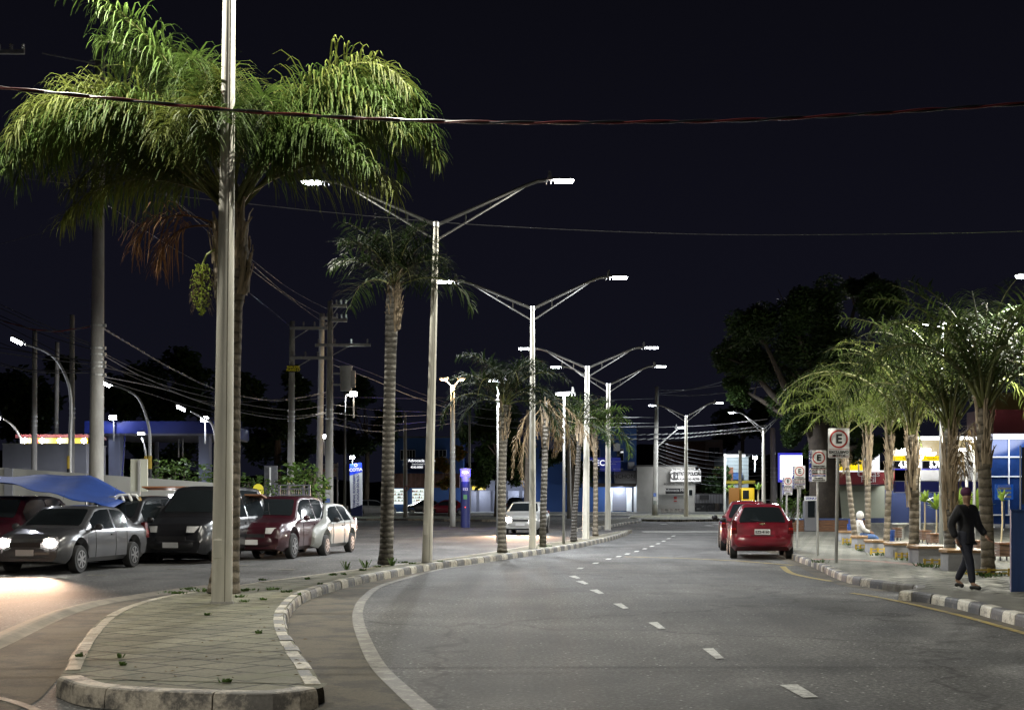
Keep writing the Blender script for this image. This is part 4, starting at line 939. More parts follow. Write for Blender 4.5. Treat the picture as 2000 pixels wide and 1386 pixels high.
RG = 'palms along the plaza planters'
M_fp = mat('palm_leaf_plaza_lit', (0.17, 0.215, 0.05), .6, var=.45, scale=1.6, transl=.4, spec=.25); M_fq = mat('palm_leaf_plaza_dull', (0.05, 0.075, 0.02), .6, var=.45, scale=1.6, transl=.3, spec=.2)  # first leaf colour has the floodlighting put into it
YG = [M_fp, M_frond_y]
def rp(label, bx, by, tx, ty, rb, rt, seed, nf, L, **k):
    base = G(bx, by, KZ); Y = base.y; s = Y/F; kk = dict(group=RG, mats=YG, boot=1.5, ll=.6, nl=44); kk.update(k)
    return palm(label, base, A(tx, ty, Y), rb*s, rt*s, seed, nf, L*s, **kk)
rp('leaning palm with a bent trunk just right of the EXCLUSIVO MOTOS sign, pale torn crown', 1672, 1064, 1650, 850, 6, 3.5, 41, 14, 185, boot=1.2, dead=1, deadL=.6, el=(.75, 1.5), droop=(1.0, 2.3), hang=.7)
rp('palm with yellow lit fronds, second from the EXCLUSIVO MOTOS sign', 1698, 1062, 1694, 850, 5.5, 5.5, 42, 14, 190, boot=1.6, mats=[M_fp, M_frond_y], el=(.85, 1.5), droop=(.8, 2.2), hang=.7)
rp('slim palm between the yellow lit one and the thick ringed one', 1733, 1078, 1737, 850, 6.5, 5, 43, 14, 190, boot=1.5, mats=[M_fp, M_frond_y], el=(.85, 1.5), droop=(.8, 2.2), hang=.8)
rp('palm with the widest trunk rings and a pale hanging crown, left of the plaza mast', 1785, 1092, 1782, 850, 10, 8.5, 44, 20, 330, boot=1.7, ll=.75, hang=1.1, mats=[M_fp, M_fq], el=(1.0, 1.5), droop=(1.2, 2.7))
rp('tall dark crowned palm with a shaggy brown trunk left of the dark walking person', 1852, 1106, 1855, 840, 11, 10, 45, 24, 370, boot=2.2, dead=1, deadL=.4, mats=[M_fq, M_frond_d], ll=.85, hang=1.1, el=(1.0, 1.5), droop=(1.1, 2.6), tm=M_trunk2)
rp('rightmost palm with a thick dark trunk, beside the blue pillar', 1927, 1123, 1922, 800, 13, 12, 46, 26, 380, boot=1.2, dead=1, deadL=.4, mats=[M_fq, M_frond_d], ll=.9, hang=1.1, el=(.95, 1.5), droop=(1.1, 2.6))
# small leafy plants (dracaena) in wooden boxes
DG = 'young dragon trees in the plaza'
def dracaena(label, bx, by, ty, Lpx, seed, n=15, m=None, stem=2.0, Y=None):
    p = G(bx, by, KZ); Y = p.y; s = Y/F; top = A(bx+2, ty, Y); rng = random.Random(seed)
    root = thing('dragon_tree', label, 'plant', tuple(p), DG); b = MB(); b.tube([p, p.lerp(top, .5)+Vector((.03, 0, 0)), top], [stem*s, stem*.8*s, stem*.7*s], 8); b.build('stem', mat('thin_stem', (.3, .24, .14), .8), root)
    b = MB()
    for i in range(n):
        a = i*2.4; el = R(rng.uniform(15, 85)); L = Lpx*s*rng.uniform(.7, 1.1); q = top.copy(); d = Vector((math.cos(a)*math.cos(el), math.sin(a)*math.cos(el), math.sin(el))); sd = d.cross(Vector((0, 0, 1))).normalized(); prev = None
        for k in range(6):
            t = k/5; w_ = Lpx*s*.11*math.sin(math.pi*(.15+.8*t))*(1 if k < 5 else .1); A1, B1 = q+sd*w_, q-sd*w_
            if prev: b.add([prev[0], prev[1], B1, A1], [(0, 1, 2, 3)])
            prev = (A1, B1); q = q+d*L/5; d = (d+Vector((0, 0, -.10))).normalized()
    b.build('foliage', m or M_drac, root)
M_drac = mat('dracaena_leaf', (0.16, 0.24, 0.03), .4, var=.3, scale=4, transl=.4)
dracaena('dragon tree with drooping yellow leaves, right of the thick ringed palm', 1804, 1056, 980, 30, 1); dracaena('bright green dragon tree left of the plaza mast', 1827, 1056, 994, 36, 2)
dracaena('dragon tree with the longest upright leaves, behind the dark walking person', 1902, 1062, 1000, 52, 3, 20); dracaena('dragon tree hidden between the shaggy trunk and the person', 1872, 1060, 990, 42, 4, 16); dracaena('small drooping dragon tree before the blue notice board', 1955, 1062, 978, 26, 5, 12)
dracaena('dragon tree on the traffic island in front of the yellow kiosk', 1425, 1006, 962, 22, 6, 14); dracaena('dragon tree beside the yellow kiosk, under the far lamp', 1479, 1005, 956, 20, 7, 14); dracaena('dragon tree beyond the smallest parking signs', 1570, 1015, 965, 18, 8, 12)
# wooden boxes with metal legs, stone table
WB = 'slatted wooden seats in the plaza'
def wseat(label, x0, x1, yt, yb):
    p = G((x0+x1)/2, yb, KZ); Y = p.y; s = Y/F; root = thing('wooden_bench', label, 'seat', tuple(p), WB)
    xa, xb = (x0-CX)*s, (x1-CX)*s; zt = KZ+(yb-yt)*s; zb = KZ+(yb-yt)*s*.25; b = MB(); n = 4
    for k in range(n): b.box(((xa+xb)/2, Y, zb+(zt-zb)*(k+.5)/n), (xb-xa, .45, (zt-zb)/n-.012))
    b.build('seat_box', M_wood2, root)
    b = MB(); b.box(((xa+xb)/2, Y, zt+.02), (xb-xa+.05, .5, .035)); b.build('top_board', M_wood, root)
    for sx in (xa+.03, xb-.03):
        for dy in (-.18, .18): b = MB(); b.box((sx, Y+dy, (KZ+zb)/2), (.03, .03, zb-KZ)); b.build('leg', M_dark, root)
wseat('wooden seat standing right of the thick ringed palm, by the plaza mast', 1797, 1814, 1037, 1059); wseat('wooden seat with a leaning back nearest the plaza mast', 1813, 1834, 1043, 1065); wseat('wooden seat at the foot of the blue notice board, nearest the blue pillar', 1946, 1974, 1062, 1094)
wseat('wooden seat behind the dark walking person', 1901, 1920, 1057, 1076); wseat('slim wooden seat beside the stone table', 1747, 1758, 1032, 1055)
p = G(1760, 1052, KZ); Y = p.y; s = Y/F; root = thing('stone_table', 'round pale stone table behind the blue waste basket', 'table', tuple(p))
b = MB(); zt = CAMH+(YH-1021)*s; b.cyl((p.x, Y, zt-.05), (p.x, Y, zt), 17*s, 17*s, 24); b.tube([(p.x, Y, zt-.16), (p.x, Y, zt-.05)], [5*s, 11*s], 20); b.build('tabletop', M_conc, root, smooth='auto'); b = MB(); b.cyl((p.x, Y, KZ), (p.x, Y, zt-.15), .13, .11, 14); b.build('pedestal', M_conc, root)
# blue bins
def wbin(label, x, yb, w_, h):
    p = G(x, yb, KZ); Y = p.y; s = Y/F; z0 = KZ+.25; root = thing('waste_basket', label, 'bin', tuple(p), 'blue mesh waste baskets'); r = w_*s/2
    b = MB(); b.tube([(p.x, Y, z0), (p.x, Y, z0+h*s-.25)], [r*.82, r], 18, caps=False)
    for z in (z0, z0+(h*s-.25)/2, z0+h*s-.25): b.tube([(p.x, Y, z-.012), (p.x, Y, z+.012)], [r*1.03, r*1.03], 18)
    b.build('basket', mat('bin_blue', (.03, .08, .32), .5), root); b = MB(); b.box((p.x, Y+r, (z0+KZ)/2+.2), (.05, .05, z0-KZ+.5)); b.build('post', mat('bin_post', (.02, .05, .25), .5), root)
wbin('blue mesh waste basket with a white bag in the middle of the plaza edge', 1738, 1073, 19, 38); wbin('small blue waste basket left of the seated white hoodie', 1660, 1053, 11, 30)
# plaza mast with small lights and Y-shaped lamps
p = G(1838, 1068, KZ); Y = p.y; s = Y/F; root = thing('plaza_mast', 'tall galvanised mast with three small lamps rising through the palm crowns', 'light mast', tuple(p))
b = MB(); b.tube([p, A(1838, 860, Y), A(1841, 634, Y)], [4.2*s, 3.4*s, 2*s], 14); b.build('pole', M_galv, root, smooth=True)
for (x, y) in ((1807, 631), (1842, 628), (1871, 631)):
    q = A(x, y, Y); b = MB(); b.tube([A(1841, 640, Y), q+Vector((0, 0, -.03))], .02, 6); b.build('arm', M_galv, root); b = MB(); b.box(tuple(q), (.24, .16, .06)); h = b.build('lamp_head', M_headmetal, root, bevel=.015)
    b = MB(); b.box((q.x, q.y-.02, q.z-.05), (.18, .12, .035)); b.build('lens', M_lens, h); light('lamp_light', 'SPOT', q+Vector((0, 0, -.15)), 900, LED, .06, target=q-Vector((0, 0, 2)), angle=165, parent=h)
def ylamp(label, x, yb, ytop, Y, w_, sc=1.0, on=True):
    s = Y/F; base = Vector(((x-CX)*s, Y, KZ)); top = A(x, ytop, Y); root = thing('plaza_lamp', label, 'lamp', tuple(base), 'plaza lamps with V shaped glowing tubes')
    b = MB(); b.cyl(base, top, .05, .04, 12); b.cyl(top, top+Vector((0, 0, .06)), .07, .1, 12); b.build('pole', M_galv, root, smooth='auto')
    hz = w_*s
    for sg in (-1, 1):
        b = MB(); b.tube([top+Vector((sg*.09, 0, .07)), top+Vector((sg*hz, 0, hz*1.1+.07))], .022, 8); b.build('glowing_arm', M_tube, root)
    b = MB(); b.cyl(top+Vector((0, 0, hz*1.25+.09)), top+Vector((0, 0, hz*1.25+.12)), hz*.6, hz*.6, 16); b.build('top_disc', M_tube, root)
    q = top+Vector((0, -.1, hz*1.3)); light('lamp_light', 'POINT', q, 800, (1, .95, .8), .15, parent=root)
M_tube = glow('warm_tube', (1.0, .86, .74), 5.5)
ylamp('plaza lamp with V shaped glowing tubes between the two big dark trunks', 1903, 1075, 882, 42, 10); ylamp('plaza lamp with a V shaped glowing tube right of the thick ringed palm', 1796, 1060, 900, 50, 8)
# two street poles with sign boards near the Y lamps
p = Vector(((1888-CX)*52/F, 52, KZ)); root = thing('utility_post', 'pale steel post with two small white sign boards beside the V shaped plaza lamp', 'post', tuple(p)); b = MB(); b.cyl(p, A(1889, 862, 52), .07, .05, 12); b.build('pole', M_galv, root, smooth=True)
b = MB(); q = A(1882, 891, 51.9); b.box((q.x, q.y, q.z), (.2, .03, .36)); q = A(1896, 891, 51.9); b.box((q.x, q.y, q.z), (.15, .03, .36)); b.build('sign_board', M_signw, root)
# blue pillar at the right edge + banner
p = Vector((A(1988, 1000, 22.3).x, 22.3, 0)); root = thing('blue_pillar', 'solid blue painted wall end cut by the right edge of the photo', 'wall', (p.x, p.y, 0)); b = MB(); x0 = (1975-CX)*22.1/F; zt = A(0, 997, 22.1).z; b.box((x0+.5, 22.13, zt/2), (1.0, .06, zt)); b.build('wall', M_steelblue, root)
b = MB(); b.box((x0+.5, 22.13, zt+.012), (1.02, .08, .02)); b.build('coping', M_steelblue, root)
b = MB(); q = A(1993, 870, 22.2); b.cyl((q.x, q.y, zt+.02), tuple(q), .012, .012, 8); b.build('banner_pole', M_galv, root); b = MB(); b.quad((q.x+.02, q.y, zt+.1), (q.x+1, q.y, zt+.1), (q.x+1, q.y, q.z-.05), (q.x+.02, q.y, q.z-.02)); b.build('banner', mat('banner_dark', (.05, .05, .05), .6, var=.5, scale=3), root)
# street lamp on the right whose head shows at the right edge
base = Vector(((2080-CX)*30/F, 30, KZ)); Y = 30
root = thing('street_lamp', 'street lamp whose single bright head just shows at the right edge of the photo', 'street lamp', tuple(base), 'single street lamps'); b = MB(); b.tube([base, Vector((base.x, 30, 6.6))], [.1, .07], 16); b.build('pole', M_polepaint, root, smooth=True)
b = MB(); b.tube([Vector((base.x, 30, 6.4)), A(2020, 540, Y)], .04, 8); b.build('arm', M_galv, root); lamp_head(root, A(1984, 538, Y), (-1, 0, 0), power=4200)
# added lamp, unseen behind the viewer, put in to light the foreground
base = Vector((-6.6, -7.5, 0)); double_lamp(base, Vector((-6.6, -7.5, 8.2)), .146, .082, Vector((-9.4, -7.5, 8.8)), Vector((-3.8, -7.5, 8.8)), 'added double arm street lamp, unseen behind the viewer, lighting the foreground', (PW*1.7, PW*1.7))

# ---- fuel station and buildings on the right
M_maroonw = mat('maroon_wall', (.10, .012, .014), .6, var=.1, scale=1); M_bluew = mat('blue_wall', (.02, .035, .11), .6, var=.12, scale=1)
M_yglow = glow('yellow_sign_light', (1.0, .72, .0), 1.0); M_wglow = glow('white_sign_light', (1, 1, 1), 3.0); M_wglow2 = glow('soft_white_light', (.95, .97, 1), 1.1); M_bglow = glow('blue_sign_light', (.06, .06, .9), .55)
Y = 82; s = Y/F
def P2(x, y, Yd=None): return A(x, y, Yd or Y)
def panel(mb, x0, y0, x1, y1, Yd, th=.15, m=0):
    a, c = A(x0, y0, Yd), A(x1, y1, Yd); mb.box(((a.x+c.x)/2, Yd+th/2, (a.z+c.z)/2), (abs(c.x-a.x), th, abs(a.z-c.z)), m)
root = thing('fuel_station', 'fuel station with a lit yellow and dark red fascia behind the plaza palms', 'fuel station', tuple(Vector(((1750-CX)*s, Y, 0))))
b = MB(); panel(b, 1616, 896, 1685, 918, Y); b.build('yellow_fascia', M_yglow, root)
b = MB(); panel(b, 1616, 918.2, 1728, 921, Y-.02); b.build('white_strip', M_wglow2, root)
b = MB(); panel(b, 1616, 921.3, 1748, 945, Y); b.build('red_fascia', mat('red_fascia', (.2, .015, .018), .5), root)
text('lettering', 'Cartas', (A(1696, 925, Y).x, Y-.02, A(0, 925, Y).z), .5, M_signw, root); text('lettering', 'Fácil', (A(1696, 936, Y).x, Y-.02, A(0, 936, Y).z), .5, M_signw, root)
b = MB(); panel(b, 1610, 948, 1728, 1011, Y+1, .3); b.build('wall', mat('pale_wall', (.3, .32, .25), .8, var=.15, scale=.6), root)
b = MB(); panel(b, 1610, 945.5, 1728, 948, Y-.2, 1.4); b.build('ledge', M_dark, root)
b = MB(); panel(b, 1680, 955, 1960, 1026, Y+2, .3); b.build('dark_blue_wall', M_bluew, root)
b = MB(); panel(b, 1750, 940, 1916, 960, Y-3, .5); b.build('blue_canopy', mat('canopy_blue', (.03, .035, .30), .45), root)
b = MB(); panel(b, 1750, 960.2, 1916, 961.6, Y-3.02, .5); panel(b, 1748, 938.4, 1916, 939.8, Y-3.02, .5); b.build('canopy_trim', M_signw, root)
b = MB(); panel(b, 1790, 908, 1916, 938, Y+1.5, .3); b.build('grey_wall', mat('grey_wall', (.2, .2, .2), .8), root)
b = MB(); panel(b, 1735, 858, 1920, 892, Y+1, .5); b.build('canopy_fascia', M_yglow2 if 'M_yglow2' in globals() else glow('canopy_yellow', (.75, .5, .02), .35), root)
b = MB(); panel(b, 1735, 852, 1928, 858, Y+.6, .3); b.build('light_tube', M_wglow, root)
b = MB(); panel(b, 1690, 876, 1718, 945, Y+.5, .4); b.build('white_column', M_wglow2, root)
for (x, y) in [(1764, 877), (1808, 878), (1818, 885), (1772, 884), (1880, 877), (1797, 882)]:
    q = A(x, y, Y-.5); b = MB(); b.cyl((q.x, q.y, q.z+.05), (q.x, q.y, q.z-.1), .28, .25, 14); b.build('canopy_light', M_lens, root)
for x in (1764, 1818, 1880): q = A(x, 884, Y+.4); light('canopy_lamp', 'POINT', q, 160, (1, .95, .85), .3, parent=root)
b = MB(); panel(b, 1920, 800, 2100, 850, Y+2, 3); b.build('maroon_wall', M_maroonw, root)
M_boardw = glow('price_board_white', (.9, .92, 1), .6)
pr = thing('price_sign', 'lit fuel price board reading 4.579 and 5.789 in white digits', 'sign', tuple(P2(1790, 915, Y-1)))
for (x0, x1, tx, top_t) in ((1745, 1776, '4.579', 'Etanol'), (1802, 1838, '5.789', 'Gasolina Comum')):
    b = MB(); panel(b, x0-2, 890, x1+2, 899, Y-1, .2); b.build('yellow_header', M_yglow, pr); b = MB(); panel(b, x0-2, 899.2, x1+2, 917, Y-1, .2); pb = b.build('board', M_boardw, pr); b = MB(); panel(b, x0, 900, x1, 914.5, Y-1.05, .04); b.build('digit_panel', M_ink, pb)
    xm = (x0+x1)/2; text('digits', tx, (A(xm, 907, Y).x, Y-1.08, A(0, 907.4, Y-1.08).z), .5, M_wglow, pb, bold=.02, sx=.8); text('lettering', top_t, (A(xm, 895, Y).x, Y-1.02, A(0, 895, Y-1).z), .16, M_ink, pb)
    b = MB(); panel(b, x0-2, 914.8, x1+2, 917.2, Y-1.04, .03); b.build('blue_strip', M_bglow, pb)
# glass fronted building at the far right
Y2 = 75; root = thing('glass_building', 'dark blue glass fronted building with white window frames at the right edge', 'building', ((1960-CX)*Y2/F, Y2, 0))
b = MB(); panel(b, 1925, 850, 2100, 1040, Y2, 1.0); b.build('glass_wall', mat('dark_blue_glass', (.012, .035, .12), .15, spec=.8, var=.4, scale=.5), root)
for z in (856, 892, 930, 1005): b = MB(); panel(b, 1925, z-1.2, 2100, z+1.2, Y2-.08, .08); b.build('frame_bar', M_white, root)
b = MB(); panel(b, 1925, 847, 2100, 853, Y2-.3, .2); b.build('neon_strip', glow('blue_white_strip', (.8, .82, 1), 2.2), root)
for x in (1971, 2040): b = MB(); panel(b, x-1, 856, x+1, 1005, Y2-.085, .075); b.build('frame_bar', M_white, root)
b = MB(); panel(b, 1925, 1023, 2100, 1030, Y2-.1, .15); b.build('plinth', M_conc, root)
light('strip_lamp', 'AREA', A(1985, 858, Y2-1.2), 160, (.8, .85, 1), 3.0, target=A(1985, 950, Y2), parent=root)
root = thing('notice_board', 'blue notice board with white panels in front of the dark glass building', 'sign', tuple(A(1960, 1030, 70)))
b = MB(); panel(b, 1944, 945, 1979, 975, 70, .1); pb = b.build('board', glow('notice_blue', (.01, .12, .6), .35), root); b = MB()
for y in (952, 960, 968): panel(b, 1949, y-1, 1975, y+4, 69.95, .03)
b.build('panels', M_signw, pb); text('lettering', 'ACADEMIA', (A(1961, 949, 69.9).x, 69.9, A(0, 948.5, 69.9).z), .13, M_signw, pb)
b = MB(); b.cyl((A(1961, 0, 70).x, 70.05, 0), A(1961, 975, 70.05), .07, .07, 8); b.build('post', M_steelblue, root)
Y3 = 130; root = thing('yellow_building', 'upper floor of an ochre building with a small window behind the rightmost palm', 'building', tuple(Vector(((2000-CX)*Y3/F, Y3, 0)))); b = MB(); panel(b, 1935, 766, 2100, 1000, Y3, 4); b.build('wall', mat('ochre_wall', (.28, .18, .05), .8), root); b = MB(); panel(b, 1983, 806, 1996, 818, Y3-.1, .1); f = b.build('window', M_white, root); b = MB(); panel(b, 1985, 808, 1994, 816, Y3-.15, .06); b.build('pane', M_glass, f)
# lit white advertising board
Yb = 88; root = thing('advertising_board', 'glaring white backlit board partly hidden by the leaves of the big tree', 'sign', tuple(A(1545, 1005, Yb)))
b = MB(); panel(b, 1521, 884, 1567, 941, Yb, .3); b.build('frame', M_bglow, root); b = MB(); panel(b, 1524, 889, 1567, 936, Yb-.06, .05); b.build('lit_face', glow('board_white', (1, 1, 1), 2.6), root)
for x in (1527, 1562): b = MB(); b.cyl((A(x, 0, Yb).x, Yb+.2, 0), A(x, 941, Yb+.2), .1, .1, 8); b.build('post', M_galv, root)
light('board_light', 'AREA', A(1545, 912, Yb-.6), 350, (1, 1, 1), 2.0, target=A(1545, 930, Yb-8), parent=root)
# long wooden planter, hedge, big tree
p = G(1600, 1042, KZ); Yw = 62; root = thing('wooden_planter', 'long brown wooden planter box around the big tree', 'planter', (A(1600, 0, Yw).x, Yw, KZ)); b = MB()
for k in range(5): panel(b, 1549, 1015+k*5.2, 1690, 1019.6+k*5.2, Yw, 1.2+.003*k)
b.build('boards', M_wood, root); b = MB(); panel(b, 1549, 1012.5, 1690, 1014.8, Yw-.05, 1.4); b.build('rim', M_steelblue, root)
def leafball(mb, c, r, n, rng, sz, m=0, sc=(1, 1, 1)):
    for i in range(n):
        while True:
            q = Vector((rng.uniform(-1, 1), rng.uniform(-1, 1), rng.uniform(-1, 1)))
            if .3 < q.length < 1: break
        q = Vector((q.x*r*sc[0], q.y*r*sc[1], q.z*r*sc[2]))+Vector(c); a = rng.uniform(0, 6.28); e_ = rng.uniform(-.9, .5); d = Vector((math.cos(a)*math.cos(e_), math.sin(a)*math.cos(e_), math.sin(e_))); sd = d.cross(Vector((rng.uniform(-1, 1), rng.uniform(-1, 1), 1))).normalized(); L = sz*rng.uniform(.6, 1.3); w_ = L*.28
        mb.add([q, q+d*L*.5+sd*w_, q+d*L, q+d*L*.5-sd*w_], [(0, 1, 2, 3)], m if rng.random() < .75 else m+1)
def tree(name, label, base, trunk_pts, tr, clumps, leaf, mats, seed, group=None, cat='tree', dens=1.0, bark=None):
    rng = random.Random(seed); root = thing(name, label, cat, tuple(base), group); b = MB(); b.tube(trunk_pts, [tr*(1-.55*i/(len(trunk_pts)-1)) for i in range(len(trunk_pts))], 12)
    for c, r in clumps:
        t = rng.uniform(.45, .95)*(len(trunk_pts)-1); k = min(int(t), len(trunk_pts)-2); p0 = Vector(trunk_pts[k]).lerp(Vector(trunk_pts[k+1]), t-k); c = Vector(c); mid = p0.lerp(c, .5)+Vector((rng.uniform(-.3, .3), rng.uniform(-.3, .3), r*.1)); b.tube([p0, mid, c], [tr*.3, tr*.2, tr*.05], 7)
        for _ in range(3): b.tube([c.lerp(mid, .3), c+Vector((rng.uniform(-r, r), rng.uniform(-r, r), rng.uniform(-r*.5, r)))*.8], [tr*.07, tr*.02], 4)
    b.build('trunk', bark or M_bark, root, smooth=True); b = MB()
    for c, r in clumps:
        for _ in range(7):
            cc = Vector(c)+Vector((rng.uniform(-1, 1), rng.uniform(-1, 1), rng.uniform(-.8, .8)))*r*.6; leafball(b, cc, r*rng.uniform(.35, .6), int(150*dens), rng, leaf)
    b.build('crown', mats, root); return root
M_bark = mat('bark', (.13, .10, .075), .9, var=.35, scale=5, bump=.7, stretch=(1, 1, .3))
M_lf = mat('tree_leaf', (.028, .055, .015), .5, var=.4, scale=.8, transl=.25); M_lf2 = mat('tree_leaf_light', (.05, .085, .02), .5, var=.3, scale=.8, transl=.3); M_lfo = mat('tree_leaf_dry', (.25, .13, .02), .6, transl=.3)
Yt = 66; rt_ = random.Random(90); cl = []
for (x, y, r) in [(1480, 640, 60), (1540, 610, 60), (1600, 600, 60), (1440, 690, 45), (1500, 700, 60), (1570, 690, 65), (1640, 660, 60), (1450, 760, 35), (1520, 770, 50), (1590, 770, 60), (1660, 740, 55), (1560, 830, 38), (1620, 830, 48), (1690, 810, 50), (1650, 880, 35), (1550, 850, 26), (1710, 720, 50), (1760, 800, 45), (1760, 850, 30), (1720, 590, 45), (1680, 560, 35), (1700, 870, 28), (1590, 875, 22)]:
    q = A(x, y, Yt+rt_.uniform(-2.5, 3)); cl.append((tuple(q), r*Yt/F))
tree('broadleaf_tree', 'huge dark broadleaf tree filling the sky behind the parking signs', G(1612, 1045, KZ), [A(1612, 1030, Yt), A(1610, 950, Yt), A(1605, 880, Yt), A(1590, 800, Yt), A(1570, 720, Yt)], .8, cl, .19, [M_lf, M_lf2], 91, dens=5.0, bark=mat('dark_bark', (.05, .04, .032), .9, var=.3, scale=4, bump=.6))
def hedge(name, label, c, r, n, leaf, mats, seed, sc=(1, 1, .6), cat='shrub'):
    rng = random.Random(seed); root = thing(name, label, cat, (c[0], c[1], 0)); b = MB()
    for _ in range(8): b.tube([(c[0], c[1], KZ), (c[0]+rng.uniform(-r, r)*.7*sc[0], c[1]+rng.uniform(-r, r)*.5*sc[1], c[2]+rng.uniform(0, r*.6)*sc[2])], [.03, .01], 5)
    b.build('stem', M_bark, root); b = MB(); leafball(b, c, r, n, rng, leaf, sc=sc); b.build('foliage', mats, root)
M_shr = mat('shrub_leaf', (.09, .16, .03), .5, var=.4, scale=3, transl=.3)
hedge('shrub', 'bright green bush behind the last parking sign pole', tuple(A(1547, 995, 70)), 1.0, 900, .14, [M_shr, M_lf2], 5, (1, 1, .7))
# ================================================================ left side and background
M_paleW = mat('pale_render', (.42, .42, .4), .85, var=.08, scale=1.2, bump=.1); M_greyW = mat('grey_render', (.26, .27, .31), .85, var=.08, scale=.8)
Yw = 46; root = thing('boundary_wall', 'pale rendered wall behind the tarpaulin stall', 'wall', (A(200, 0, Yw).x, Yw, 0))
b = MB(); a, c = A(-200, 900, Yw), A(455, 945, Yw); b.add([(a.x, Yw, 0), (c.x, Yw, 0), (c.x, Yw, c.z), (A(5, 913, Yw).x, Yw, A(5, 913, Yw).z), (a.x, Yw, A(0, 910, Yw).z)]+[(a.x, Yw+.25, 0), (c.x, Yw+.25, 0), (c.x, Yw+.25, c.z), (A(5, 913, Yw).x, Yw+.25, A(5, 913, Yw).z), (a.x, Yw+.25, A(0, 910, Yw).z)], [(0, 1, 2, 3, 4), (9, 8, 7, 6, 5), (4, 3, 8, 9), (3, 2, 7, 8), (1, 6, 7, 2)]); b.build('wall', M_paleW, root)
b = MB(); panel(b, 8, 914, 24, 1000, Yw-.06, .06); b.build('grey_pilaster', M_greyW, root)
Yg = 62; root = thing('station_wall', 'tall grey blue wall of the station on the far left', 'wall', (A(90, 0, Yg).x, Yg, 0)); b = MB(); panel(b, 5, 867, 168, 1000, Yg, 3); b.build('wall', M_greyW, root); b = MB(); panel(b, 4, 865.5, 169, 867, Yg-.05, 3.1); b.build('coping', M_conc, root)
root = thing('lit_station_sign', 'glowing yellow station fascia with white lamps above the grey wall', 'sign', tuple(A(105, 860, Yg+4)))
b = MB(); panel(b, 40, 855, 168, 867, Yg+4, .3); b.build('yellow_fascia', M_yglow, root); b = MB(); panel(b, 30, 848, 172, 855, Yg+4.1, 3); b.build('roof_edge', M_maroonw, root)
b = MB(); panel(b, 67, 856, 74, 866, Yg+3.9, .08); b.build('red_stripe', glow('red_light', (.9, .06, .03), 1), root)
for x in (48, 82, 117, 164): q = A(x, 860, Yg+3.7); b = MB(); b.sphere(q, .12, 10); b.build('lamp', M_lens, root); light('fascia_lamp', 'POINT', q+Vector((0, -.4, 0)), 30, (1, .9, .7), .1, parent=root)
# bus terminal
Yt2 = 74; root = thing('bus_terminal', 'bus terminal with a broad blue fascia on grey blue pillars', 'building', (A(290, 0, Yt2).x, Yt2, 0))
b = MB(); panel(b, 165, 822, 417, 846, Yt2, 10); b.build('fascia', mat('terminal_blue', (.015, .03, .22), .5, var=.08, scale=.6), root)
b = MB(); panel(b, 165, 846.2, 417, 850, Yt2+.15, 9.6); b.build('fascia_underside', M_greyW, root)
for (x0, x1) in ((212, 234), (388, 408)):
    b = MB(); panel(b, x0, 850, x1, 1000, Yt2+.3, .7); b.build('pillar', mat('pillar_grey_blue', (.16, .18, .26), .7, var=.06, scale=1), root)
for x in (302, 150): b = MB(); panel(b, x, 850, x+6, 1000, Yt2+8, .3); b.build('pillar', M_greyW, root)
# pillar-box sign seen from the back
root = thing('sign_back', 'pale sign board seen from behind between the tarpaulin and the brown boards', 'sign', (A(272, 0, 41).x, 41, KZ)); b = MB(); panel(b, 255, 896, 288, 959, 41, .06); b.build('board', mat('pale_green_board', (.42, .43, .36), .6), root); b = MB(); panel(b, 269, 898, 273, 1040, 40.9, .08); b.build('post', M_galv, root)
def curved_lamp(label, bx, pts, head, Y, r=.07, power=260, yb=1000):
    s = Y/F; base = Vector(((bx-CX)*s, Y, KZ)); root = thing('curved_street_lamp', label, 'street lamp', tuple(base), 'curved steel street lamps of the terminal')
    P = catmull([base]+[A(x, y, Y) for x, y in pts], 6); b = MB(); b.tube(P, [r*(1-.5*i/len(P)) for i in range(len(P))], 12); b.build('pole', M_galv, root, smooth=True)
    b = MB(); z_ = [A(0, q, Y).z for q in (935, 915, 890)]; b.cyl((base.x, Y, z_[0]), (base.x, Y, z_[1]), r*1.06, r*1.06, 12, 0); b.cyl((base.x, Y, z_[1]), (base.x, Y, z_[2]), r*1.06, r*1.06, 12, 1); b.build('hazard_band', [M_ink, M_yel], root)
    (x0, y0), (x1, y1) = head; a, c = A(x0, y0, Y), A(x1, y1, Y); d = (c-a)
    b = MB(); b.tube([a+Vector((0, 0, .05)), c+Vector((0, 0, .05))], .075, 8); h = b.build('lamp_head', M_headmetal, root); b = MB(); b.tube([a.lerp(c, .08)-Vector((0, .03, .01)), a.lerp(c, .92)-Vector((0, .03, .01))], .06, 8); b.build('lens', M_lens, h)
    q = a.lerp(c, .5)-Vector((0, .1, .15)); 
    if power: light('lamp_light', 'SPOT', q, power, (.85, .88, 1), .1, target=q-Vector((0, 0, 2)), angle=165, parent=h)
curved_lamp('curved lamp with a long bright tube at the far left, above the station wall', 135, [(137, 860), (139, 800), (134, 750), (112, 705), (84, 684), (48, 672)], ((22, 660), (45, 671)), 48)
curved_lamp('curved lamp bending over the left end of the blue terminal fascia', 293, [(293, 880), (290, 830), (272, 780), (245, 760), (218, 752)], ((201, 746), (216, 754)), 56)
curved_lamp('small curved lamp before the right end of the blue terminal fascia', 425, [(422, 880), (415, 830), (395, 815), (372, 803)], ((345, 792), (363, 801)), 60)
curved_lamp('small curved lamp at the very left edge of the photo', 42, [(42, 880), (38, 850), (22, 828), (6, 818)], ((-14, 812), (2, 817)), 66)
curved_lamp('curved lamp standing under the terminal canopy', 285, [(285, 900), (282, 870), (277, 855)], ((269, 846), (283, 846)), 72, power=120)
FG = 'bright floodlights of the terminal'
